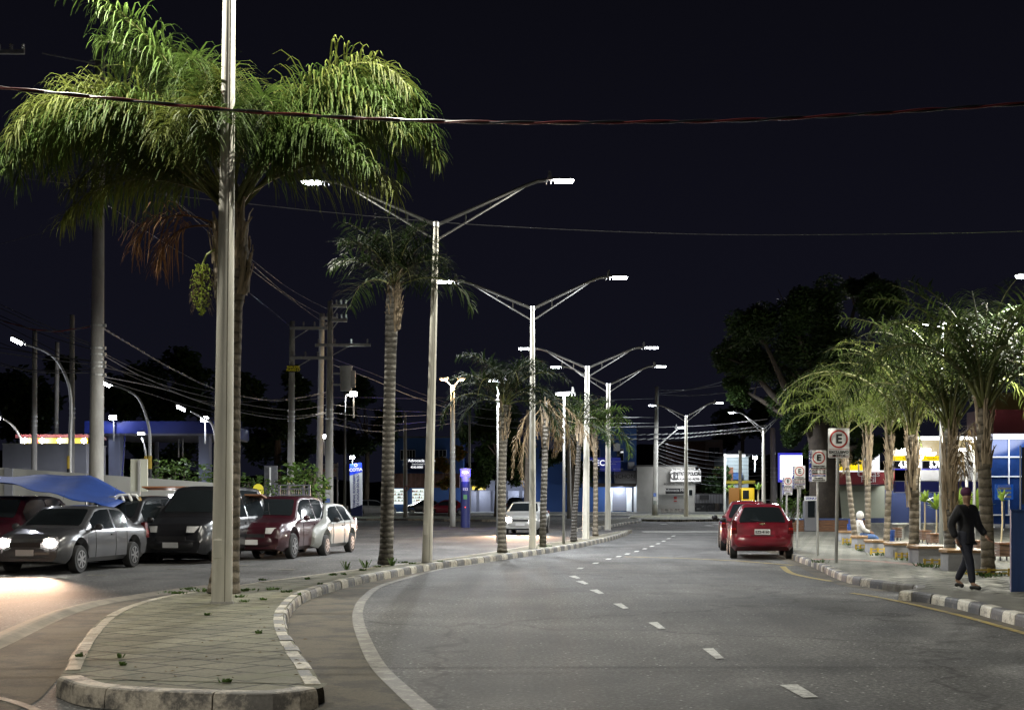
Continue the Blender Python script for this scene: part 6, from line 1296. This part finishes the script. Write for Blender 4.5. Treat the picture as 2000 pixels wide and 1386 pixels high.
ts = thing('white_lettered_sign', 'faint white lettered board between the utility poles', 'sign', tuple(A(640, 920, 95))); b = MB(); panel(b, 622, 905, 660, 930, 95, .1); pn = b.build('board', mat('faint_board', (.3, .3, .3), .6), ts); text('lettering', 'AUTO DE CAUCAIA 21', (A(641, 911, 94.9).x, 94.9, A(0, 911, 94.9).z), .2, M_ink, pn); text('lettering', 'DESDE 1982', (A(641, 918, 94.9).x, 94.9, A(0, 918, 94.9).z), .2, M_redink, pn); b = MB(); panel(b, 658, 903, 660, 1010, 95.15, .1); b.build('post', M_galv, ts)
# tarpaulin stall
root = thing('tarpaulin', 'blue tarpaulin stretched over the stall on the far left', 'tarpaulin'); root.location = tuple(A(150, 950, 36))
b = MB(); N = 16; M_ = 12; c0, c1, c2, c3 = A(-60, 930, 37.5), A(168, 926, 38.2), A(268, 970, 37), A(216, 991, 33.6); c3b = A(-20, 935, 34); vs = []
for i in range(N+1):
    for k in range(M_+1):
        u, v_ = i/N, k/M_; top_ = c0.lerp(c1, min(1, u*1.5)) if u < .667 else c1.lerp(c2, (u-.667)*3); bot = c3b.lerp(c3, u); p = top_.lerp(bot, v_); p = p+Vector((0, 0, -.12*math.sin(math.pi*u)*math.sin(math.pi*v_)+.03*math.sin(u*19+v_*4))); vs.append(tuple(p))
b.add(vs, [(i*(M_+1)+k, i*(M_+1)+k+1, (i+1)*(M_+1)+k+1, (i+1)*(M_+1)+k) for i in range(N) for k in range(M_)]); o = b.build('sheet', mat('tarp_blue', (.02, .06, .26), .55, var=.15, scale=2, transl=.15), root, smooth=True); md = o.modifiers.new('thick', 'SOLIDIFY'); md.thickness = .01
for p in (c1, c3, c2): b = MB(); b.cyl((p.x, p.y, KZ), tuple(p), .025, .025, 8); b.build('pole', M_galv, root)
def boards(label, x0, y0, x1, y1, Y, m, n=5):
    root = thing('wooden_boards', label, 'boards', tuple(A((x0+x1)/2, y1, Y)), 'boards loaded on the vans'); b = MB()
    for k in range(n): a, c = A(x0, y0+k*(y1-y0)/n, Y+.1*k), A(x1, y0+k*(y1-y0)/n+1, Y+.1*k); b.box(((a.x+c.x)/2, Y-.6+.25*k, a.z), (c.x-a.x, .22, .04))
    b.build('planks', m, root)
boards('orange brown boards lying across the roof of the dark van', 290, 951, 412, 956, 39, mat('board_orange', (.35, .14, .06), .6)); boards('brown boards on the roof of the dark maroon car', 462, 966, 520, 972, 38, M_wood)
ds = thing('stall_counter', 'stall counter wrapped in crumpled dark plastic left of the nearest lamp column', 'stall'); ds.location = tuple(A(345, 1040, 36.2)); b = MB(); N = 26; rg = random.Random(6)
rows = []
for j in range(6):
    rows.append([A(275+150*i/N, 988+j*12, 36.0+.15*math.sin(i*2.1+j)+rg.uniform(-.08, .08)-j*.03) for i in range(N+1)])
b.add([tuple(p) for r in rows for p in r], [(j*(N+1)+i, j*(N+1)+i+1, (j+1)*(N+1)+i+1, (j+1)*(N+1)+i) for j in range(5) for i in range(N)]); b.build('plastic_cover', mat('plastic_dark', (.06, .06, .065), .18, coat=.5), ds, smooth=True); b = MB(); p0, p1 = A(275, 1000, 36.9), A(425, 1000, 36.9); b.box(((p0.x+p1.x)/2, 36.8, .55), (p1.x-p0.x, .9, 1.0)); b.build('counter', M_dark, ds)
hp = thing('tent_frame', 'pale curved frame of an opened tailgate stall under the right end of the tarpaulin', 'stall frame'); hp.location = tuple(A(250, 1000, 35.4)); b = MB(); Y = 35.4
for (pts) in ([(218, 1012), (224, 985), (228, 970), (240, 966), (262, 966), (270, 972), (278, 990), (286, 1012)], [(238, 967), (244, 985), (250, 1012)], [(252, 966), (260, 985), (266, 1010)]): b.tube(catmull([A(x, y, Y) for x, y in pts], 4), .035, 6)
b.build('tubes', M_white, hp); b = MB(); b.add([tuple(A(x, y, Y-.03)) for x, y in [(268, 970), (275, 970), (288, 1010), (280, 1011)]], [(0, 3, 2, 1)]); b.build('printed_strip', mat('printed_strip', (.5, .35, .15), .6, var=.7, scale=9), hp)
WS = 'concrete wheel stops under the parked cars'
for i, (x, y, lab) in enumerate([(152, 1098, 'concrete wheel stop below the black car, left one'), (198, 1099, 'paler concrete wheel stop below the black car, right one'), (256, 1097, 'concrete wheel stop between the black car and the dark van'), (378, 1092, 'long concrete wheel stop next to the nearest lamp column'), (560, 1079, 'concrete wheel stop below the silver car')]):
    p = G(x, y); root = thing('wheel_stop', lab, 'wheel stop', tuple(p), WS); b = MB(); b.box((p.x, p.y+.8, .07), (.62, .18, .14), 0, .05, .95, .6); b.build('block', M_conc, root, bevel=.012)
p = G(545, 1081); root = thing('paint_bucket', 'small yellow bucket beside the silver car', 'bucket', tuple(p)); b = MB(); b.tube([p, p+Vector((0, 0, .2))], [.1, .13], 16); b.build('bucket', mat('bucket_yellow', (.5, .4, .15), .5), root)

# ================================================================ cables
def cable(label, pts, r, m, Y=None, group=None, twist=None, n=4, sag=0, cat='cable'):
    P = [A(x, y, z) if Y is None else A(x, y, Y) for (x, y, *zz) in pts for z in ([zz[0]] if zz else [0])]
    P = catmull(P, 8); root = thing('power_cable', label, cat, tuple(P[0]), group)
    if twist:
        L = 0
        Q = resample(P, .09); 
        for k in range(2):
            b = MB(); pp = []
            for i, q in enumerate(Q): t = (Q[min(i+1, len(Q)-1)]-Q[max(i-1, 0)]).normalized(); a = t.cross(Vector((0, 0, 1))).normalized(); bb_ = a.cross(t); an = i*.09*2*math.pi/1.1+k*math.pi; pp.append(q+(a*math.cos(an)+bb_*math.sin(an))*r*.9)
            b.tube(pp, r, 6); b.build('strand', twist[k], root, smooth=True)
    else: b = MB(); b.tube(P, r, n); b.build('wire', m, root)
    return root
Yn = 17.5
cable('red and black twisted cable spanning the whole photo above the road', [(-60, 163, Yn), (0, 171, Yn), (200, 191, Yn), (450, 215, Yn), (700, 231, Yn), (950, 239, Yn), (1200, 239, Yn), (1450, 235, Yn), (1700, 222, Yn), (1900, 209, Yn), (2080, 198, Yn)], .0135, None, twist=(M_cable, M_cable_red))
CG = 'overhead wires on the left side'
cable('thin grey wire crossing from the left edge to the far right', [(-40, 338, 30), (300, 378, 30), (700, 420, 30), (1000, 443, 30), (1400, 458, 30), (1800, 456, 30), (2060, 450, 30)], .007, M_cable_grey)
left = [
 ('uppermost dark wire reaching the thick pole from the left edge', [(-20, 585, 44), (100, 640, 43), (180, 672, 42)]), ('second dark wire reaching the thick pole from the left edge', [(-20, 592, 44), (90, 643, 43), (180, 676, 42)]),
 ('third wire reaching the thick pole from the left edge', [(-20, 607, 44), (90, 655, 43), (180, 682, 42)]), ('straight wire running down from the left edge past the thick pole', [(-20, 620, 44), (90, 676, 43), (200, 734, 42)]),
 ('sagging wire at mid height between left edge and thick pole', [(-20, 662, 44), (60, 688, 43), (180, 704, 42)]), ('sagging wire just below the mid one', [(-20, 675, 44), (80, 692, 43), (180, 706, 42)]), ('low bundle of wires left of the thick pole', [(-20, 685, 44), (80, 700, 43), (180, 712, 42)]), ('lowest sagging wire left of the thick pole', [(-20, 702, 44), (60, 722, 43), (180, 722, 42)]), ('second lowest sagging wire left of the thick pole', [(-20, 708, 44), (70, 726, 43), (180, 728, 42)]),
 ('long wire from the thick pole down to the transformer pole, top one', [(195, 686, 42), (300, 735, 48), (420, 765, 55), (560, 782, 62), (640, 775, 70)]), ('long wire from the thick pole to the transformer pole, middle one', [(195, 690, 42), (300, 745, 48), (420, 778, 55), (560, 800, 62), (640, 790, 70)]),
 ('long wire from the thick pole to the transformer pole, lower one', [(195, 706, 42), (300, 752, 48), (420, 790, 55), (560, 812, 62), (640, 805, 70)]), ('long wire from the thick pole to the transformer pole, lowest one', [(200, 735, 42), (320, 760, 48), (430, 796, 55), (560, 818, 62), (640, 806, 70)]),
 ('wire passing the small junction box right of the thick pole', [(195, 716, 42), (280, 736, 46), (420, 785, 55), (640, 770, 70)]), ('thin wire falling steeply from the thick pole to the terminal lamps', [(200, 740, 42), (280, 765, 46), (360, 790, 52), (450, 812, 56)]),
]
for lb, pts in left: cable(lb, pts, .013, M_cable_grey if rngp.random() < .55 else M_cable, group=CG, n=5)
cable('red and grey twisted cable tied to the thick pole from the left', [(-20, 618, 44), (60, 642, 43), (120, 646, 42.5), (182, 636, 42)], .016, None, group=CG, twist=(M_cable_red, M_cable_grey)); cable('pale twisted cable sagging from the thick pole towards the transformer pole', [(200, 640, 42), (250, 670, 45), (340, 722, 50), (430, 762, 56), (540, 782, 64), (640, 765, 70)], .018, None, group=CG, twist=(M_cable, M_cable_grey))
cable('short wire leaving the thick pole upward to the left edge', [(-20, 482, 44), (80, 455, 43), (190, 420, 42)], .008, M_cable_grey, group=CG)
up = [('uppermost of the spaced high wires behind the nearest palm', [(210, 400, 44), (330, 480, 50), (470, 560, 56), (570, 640, 62)]), ('second of the spaced high wires behind the nearest palm', [(260, 340, 46), (420, 450, 52), (560, 560, 62), (645, 606, 70)]), ('third of the spaced high wires behind the nearest palm', [(280, 340, 46), (440, 470, 52), (560, 575, 62), (650, 626, 70)]), ('lowest of the spaced high wires behind the nearest palm', [(330, 380, 46), (470, 510, 54), (590, 600, 64), (645, 640, 70)])]
for lb, pts in up: cable(lb, pts, .011, M_cable, group=CG, n=5)
mid = []
names = ['first', 'second', 'third', 'fourth', 'fifth', 'sixth', 'seventh']
for i, (y0, y1, y2, y3) in enumerate([(700, 730, 760, 790), (712, 742, 772, 800), (790, 800, 803, 806), (806, 814, 812, 808), (815, 830, 826, 818), (828, 842, 838, 826), (776, 776, 778, 775)]):
    cable(f'{names[i]} wire counted from the top, between the transformer pole and the warm twin lamps', [(650, y0, 70), (730, y1, 73), (800, y2, 75), (884, y3, 77)], .014, M_cable_grey if i % 2 else M_cable, group='overhead wires in the middle', n=5)
for i, (y0, y1, y2, y3) in enumerate([(790, 800, 812, 815), (806, 818, 826, 826), (818, 832, 836, 832), (770, 780, 783, 778)]):
    cable(f'{names[i]} wire counted from the top, right of the warm twin lamps', [(888, y0, 78), (960, y1, 88), (1080, y2, 100), (1280, y3, 118)], .016, M_cable_grey, group='overhead wires in the middle', n=5)
for i, (pts) in enumerate([[(1283, 768, 118), (1340, 762, 105), (1410, 745, 90), (1480, 715, 75)], [(1284, 762, 118), (1340, 761, 105), (1410, 752, 90), (1470, 740, 75)], [(1284, 770, 118), (1350, 772, 105), (1420, 766, 90), (1500, 752, 75)], [(1050, 838, 130), (1283, 834, 118), (1400, 829, 110), (1500, 818, 100)]]):
    cable(f'{names[i]} of the bright wires between the lone lamp pole and the big tree', pts, .03, M_cable_grey, group='bright overhead wires on the right', n=5)
for i, (pts) in enumerate([[(1040, 850, 130), (1283, 848, 118), (1400, 842, 105), (1500, 830, 92)], [(1040, 857, 130), (1283, 857, 118), (1400, 848, 105), (1500, 838, 92)]]):
    cable(f'{names[i]} pale twisted cable before the blue school building', pts, .03, None, group='twisted cables on the right', twist=(M_cable, mat('cable_white', (.6, .6, .62), .4)))
for i in range(9):
    y0 = 862+i*6.5; cable(f'{(names+["eighth", "ninth"])[i]} of the thin wires fanning right from the lone lamp pole', [(1284, y0, 118), (1340, y0+14+i, 122), (1400, y0+22+i*1.5, 126), (1500, y0+26, 130)], .014, M_cable if i % 2 else M_cable_grey, group='fan of thin wires by the police station', n=4)
# ================================================================ people
M_skin = mat('skin', (.28, .16, .1), .55); M_hair = mat('hair', (.015, .012, .01), .7); M_black = mat('black_cloth', (.014, .014, .017), .85, var=.3, scale=9, bump=.3); M_dkjean = mat('dark_trousers', (.02, .022, .035), .85, var=.2, scale=9, bump=.3); M_jean = mat('jeans', (.08, .14, .3), .85, var=.2, scale=8); M_hood = mat('white_cloth', (.6, .58, .55), .85, var=.06, scale=6, bump=.3); M_shoe = mat('shoe', (.02, .02, .02), .6)
def skin_mesh(name, verts, edges, radii, m, parent, rootv=0, sub=2):
    me = bpy.data.meshes.new(name); o0 = origin(parent); me.from_pydata([Vector(v) for v in verts], edges, []); me.update(); o = bpy.data.objects.new(name, me); C.objects.link(o); o.parent = parent
    o.modifiers.new('skin', 'SKIN'); md = o.modifiers.new('sub', 'SUBSURF'); md.levels = sub; md.render_levels = sub
    for i, r in enumerate(radii): sv = me.skin_vertices[0].data[i]; sv.radius = r if isinstance(r, tuple) else (r, r); sv.use_root = (i == rootv)
    me.materials.append(m); o.modifiers['skin'].use_smooth_shade = True; return o
def chain(pts, rad):
    return pts, [(i, i+1) for i in range(len(pts)-1)], rad
def person(label, loc, rz, J, top_m, leg_m, hood=False, cap=None, s=1.0):
    root = thing('person', label, 'person', tuple(loc), None, rz); root.scale = (s, s, s)
    order = ['pelvis', 'waist', 'chest', 'neck', 'head0', 'head1', 'shl', 'ell', 'wrl', 'shr', 'elr', 'wrr', 'hipl', 'knl', 'anl', 'tol', 'hipr', 'knr', 'anr', 'tor']; idx = {k: i for i, k in enumerate(order)}
    E = [('pelvis', 'waist'), ('waist', 'chest'), ('chest', 'neck'), ('neck', 'head0'), ('head0', 'head1'), ('chest', 'shl'), ('shl', 'ell'), ('ell', 'wrl'), ('chest', 'shr'), ('shr', 'elr'), ('elr', 'wrr'), ('pelvis', 'hipl'), ('hipl', 'knl'), ('knl', 'anl'), ('anl', 'tol'), ('pelvis', 'hipr'), ('hipr', 'knr'), ('knr', 'anr'), ('anr', 'tor')]
    rad = dict(pelvis=.12, waist=.11, chest=.13, neck=.05, head0=.075, head1=.085, shl=.065, ell=.045, wrl=.028, shr=.065, elr=.045, wrr=.028, hipl=.085, knl=.058, anl=.04, tol=.035, hipr=.085, knr=.058, anr=.04, tor=.035)
    skin_mesh('body', [J[k] for k in order], [(idx[a], idx[b_]) for a, b_ in E], [rad[k] for k in order], M_skin, root)
    def part(nm, keys, edges, grow, m): ks = list(keys); ii = {k: i for i, k in enumerate(ks)}; skin_mesh(nm, [J[k] for k in ks], [(ii[a], ii[b_]) for a, b_ in edges], [rad[k]+grow for k in ks], m, root)
    J = dict(J); J['hem'] = tuple(Vector(J['pelvis'])-(Vector(J['waist'])-Vector(J['pelvis']))*.8); rad['hem'] = .14
    part('jacket', ['pelvis', 'waist', 'chest', 'shl', 'ell', 'wrl', 'shr', 'elr', 'wrr', 'neck', 'hem'], [('pelvis', 'hem'), ('pelvis', 'waist'), ('waist', 'chest'), ('chest', 'shl'), ('shl', 'ell'), ('ell', 'wrl'), ('chest', 'shr'), ('shr', 'elr'), ('elr', 'wrr'), ('chest', 'neck')], .03, top_m)
    part('trousers', ['pelvis', 'waist', 'hipl', 'knl', 'anl', 'hipr', 'knr', 'anr'], [('pelvis', 'waist'), ('pelvis', 'hipl'), ('hipl', 'knl'), ('knl', 'anl'), ('pelvis', 'hipr'), ('hipr', 'knr'), ('knr', 'anr')], .02, leg_m)
    for a, t in (('anl', 'tol'), ('anr', 'tor')):
        A0, T0 = Vector(J[a]), Vector(J[t]); h = A0+(A0-T0)*.35; h.z = T0.z; skin_mesh('shoe', [h, A0.lerp(T0, .3)-Vector((0, 0, .02)), T0+(T0-A0)*.1], [(0, 1), (1, 2)], [.045, .05, .04], M_shoe, root, sub=1)
    H0, H1 = Vector(J['head0']), Vector(J['head1']); f = Vector(J.get('face', (0, -1, 0))); b = MB()
    if hood: b.sphere(H1+Vector((0, 0, .0))-f*.02, .12, 16, 0, (1, 1.05, 1.15)); b.build('hood', top_m, root, local=True, smooth=True)
    else: b.sphere(H1+Vector((0, 0, .028))-f*.022, .096, 16, 0, (.95, 1.08, .95)); b.build('hair', cap or M_hair, root, local=True, smooth=True)
    b = MB(); fc = H0.lerp(H1, .45)+f*.1; sd = Vector((-f.y, f.x, 0)); b.sphere(fc, .02, 8, 0); b.sphere(fc+sd*.03+Vector((0, 0, .03)), .011, 6, 1); b.sphere(fc-sd*.03+Vector((0, 0, .03)), .011, 6, 1); b.box(tuple(fc-Vector((0, 0, .045))-f*.005), (.045, .02, .01), 2); b.build('face', [M_skin, M_ink, mat('lips', (.2, .08, .06), .6)], root, local=True)
    for w_, e_ in (('wrl', 'ell'), ('wrr', 'elr')):
        W_, E_ = Vector(J[w_]), Vector(J[e_]); d = (W_-E_).normalized(); sd = d.cross(f).normalized() if d.cross(f).length > .1 else Vector((1, 0, 0)); vs = [W_, W_+d*.05, W_+d*.09]; es = [(0, 1), (1, 2)]; rs = [.026, .034, .03]
        for k, (o_, l_) in enumerate(((-.03, .065), (-.01, .08), (.01, .075), (.03, .055))): i0 = len(vs); bp_ = W_+d*.09+sd*o_; vs += [bp_+d*l_*.5+f*.008, bp_+d*l_+f*.03]; es += [(2, i0), (i0, i0+1)]; rs += [.010, .008]
        i0 = len(vs); vs += [W_+d*.06+sd*.045+f*.02, W_+d*.1+sd*.055+f*.035]; es += [(1, i0), (i0, i0+1)]; rs += [.011, .009]; skin_mesh('hand', vs, es, rs, M_skin, root, sub=1)
    return root
walk = dict(pelvis=(0, 0, .93), waist=(0, -.01, 1.08), chest=(0, -.02, 1.32), neck=(0, -.02, 1.47), head0=(0, -.02, 1.56), head1=(0, -.03, 1.65), shl=(-.19, -.01, 1.38), ell=(-.25, .12, 1.12), wrl=(-.24, .02, .88), shr=(.19, -.01, 1.38), elr=(.25, -.06, 1.11), wrr=(.23, -.24, .93), hipl=(-.09, 0, .88), knl=(-.10, -.16, .5), anl=(-.10, -.22, .1), tol=(-.11, -.38, .04), hipr=(.09, 0, .88), knr=(.10, .06, .48), anr=(.10, .26, .14), tor=(.11, .14, .04), face=(0, -1, 0))
person('dark clothed person walking on the pavement in front of the largest planter', G(1886, 1150, KZ), R(35), walk, M_black, M_dkjean, cap=mat('purple_cap', (.08, .02, .06), .8), s=.92)
sit = dict(pelvis=(0, 0, .5), waist=(-.03, 0, .62), chest=(-.06, 0, .84), neck=(-.03, 0, 1.0), head0=(0, 0, 1.07), head1=(.02, 0, 1.15), shl=(-.06, .19, .9), ell=(.06, .22, .68), wrl=(.27, .1, .62), shr=(-.06, -.19, .9), elr=(.06, -.22, .68), wrr=(.27, -.1, .62), hipl=(.04, .09, .5), knl=(.46, .12, .5), anl=(.62, .12, .1), tol=(.78, .12, .05), hipr=(.04, -.09, .5), knr=(.46, -.1, .48), anr=(.66, -.1, .1), tor=(.82, -.1, .05), face=(1, 0, 0))
person('person in white hooded top and jeans sitting by the planter, legs stretched out', A(1680, 1051, 44.5)-Vector((0, 0, .42)), R(5), sit, M_hood, M_jean, hood=True)
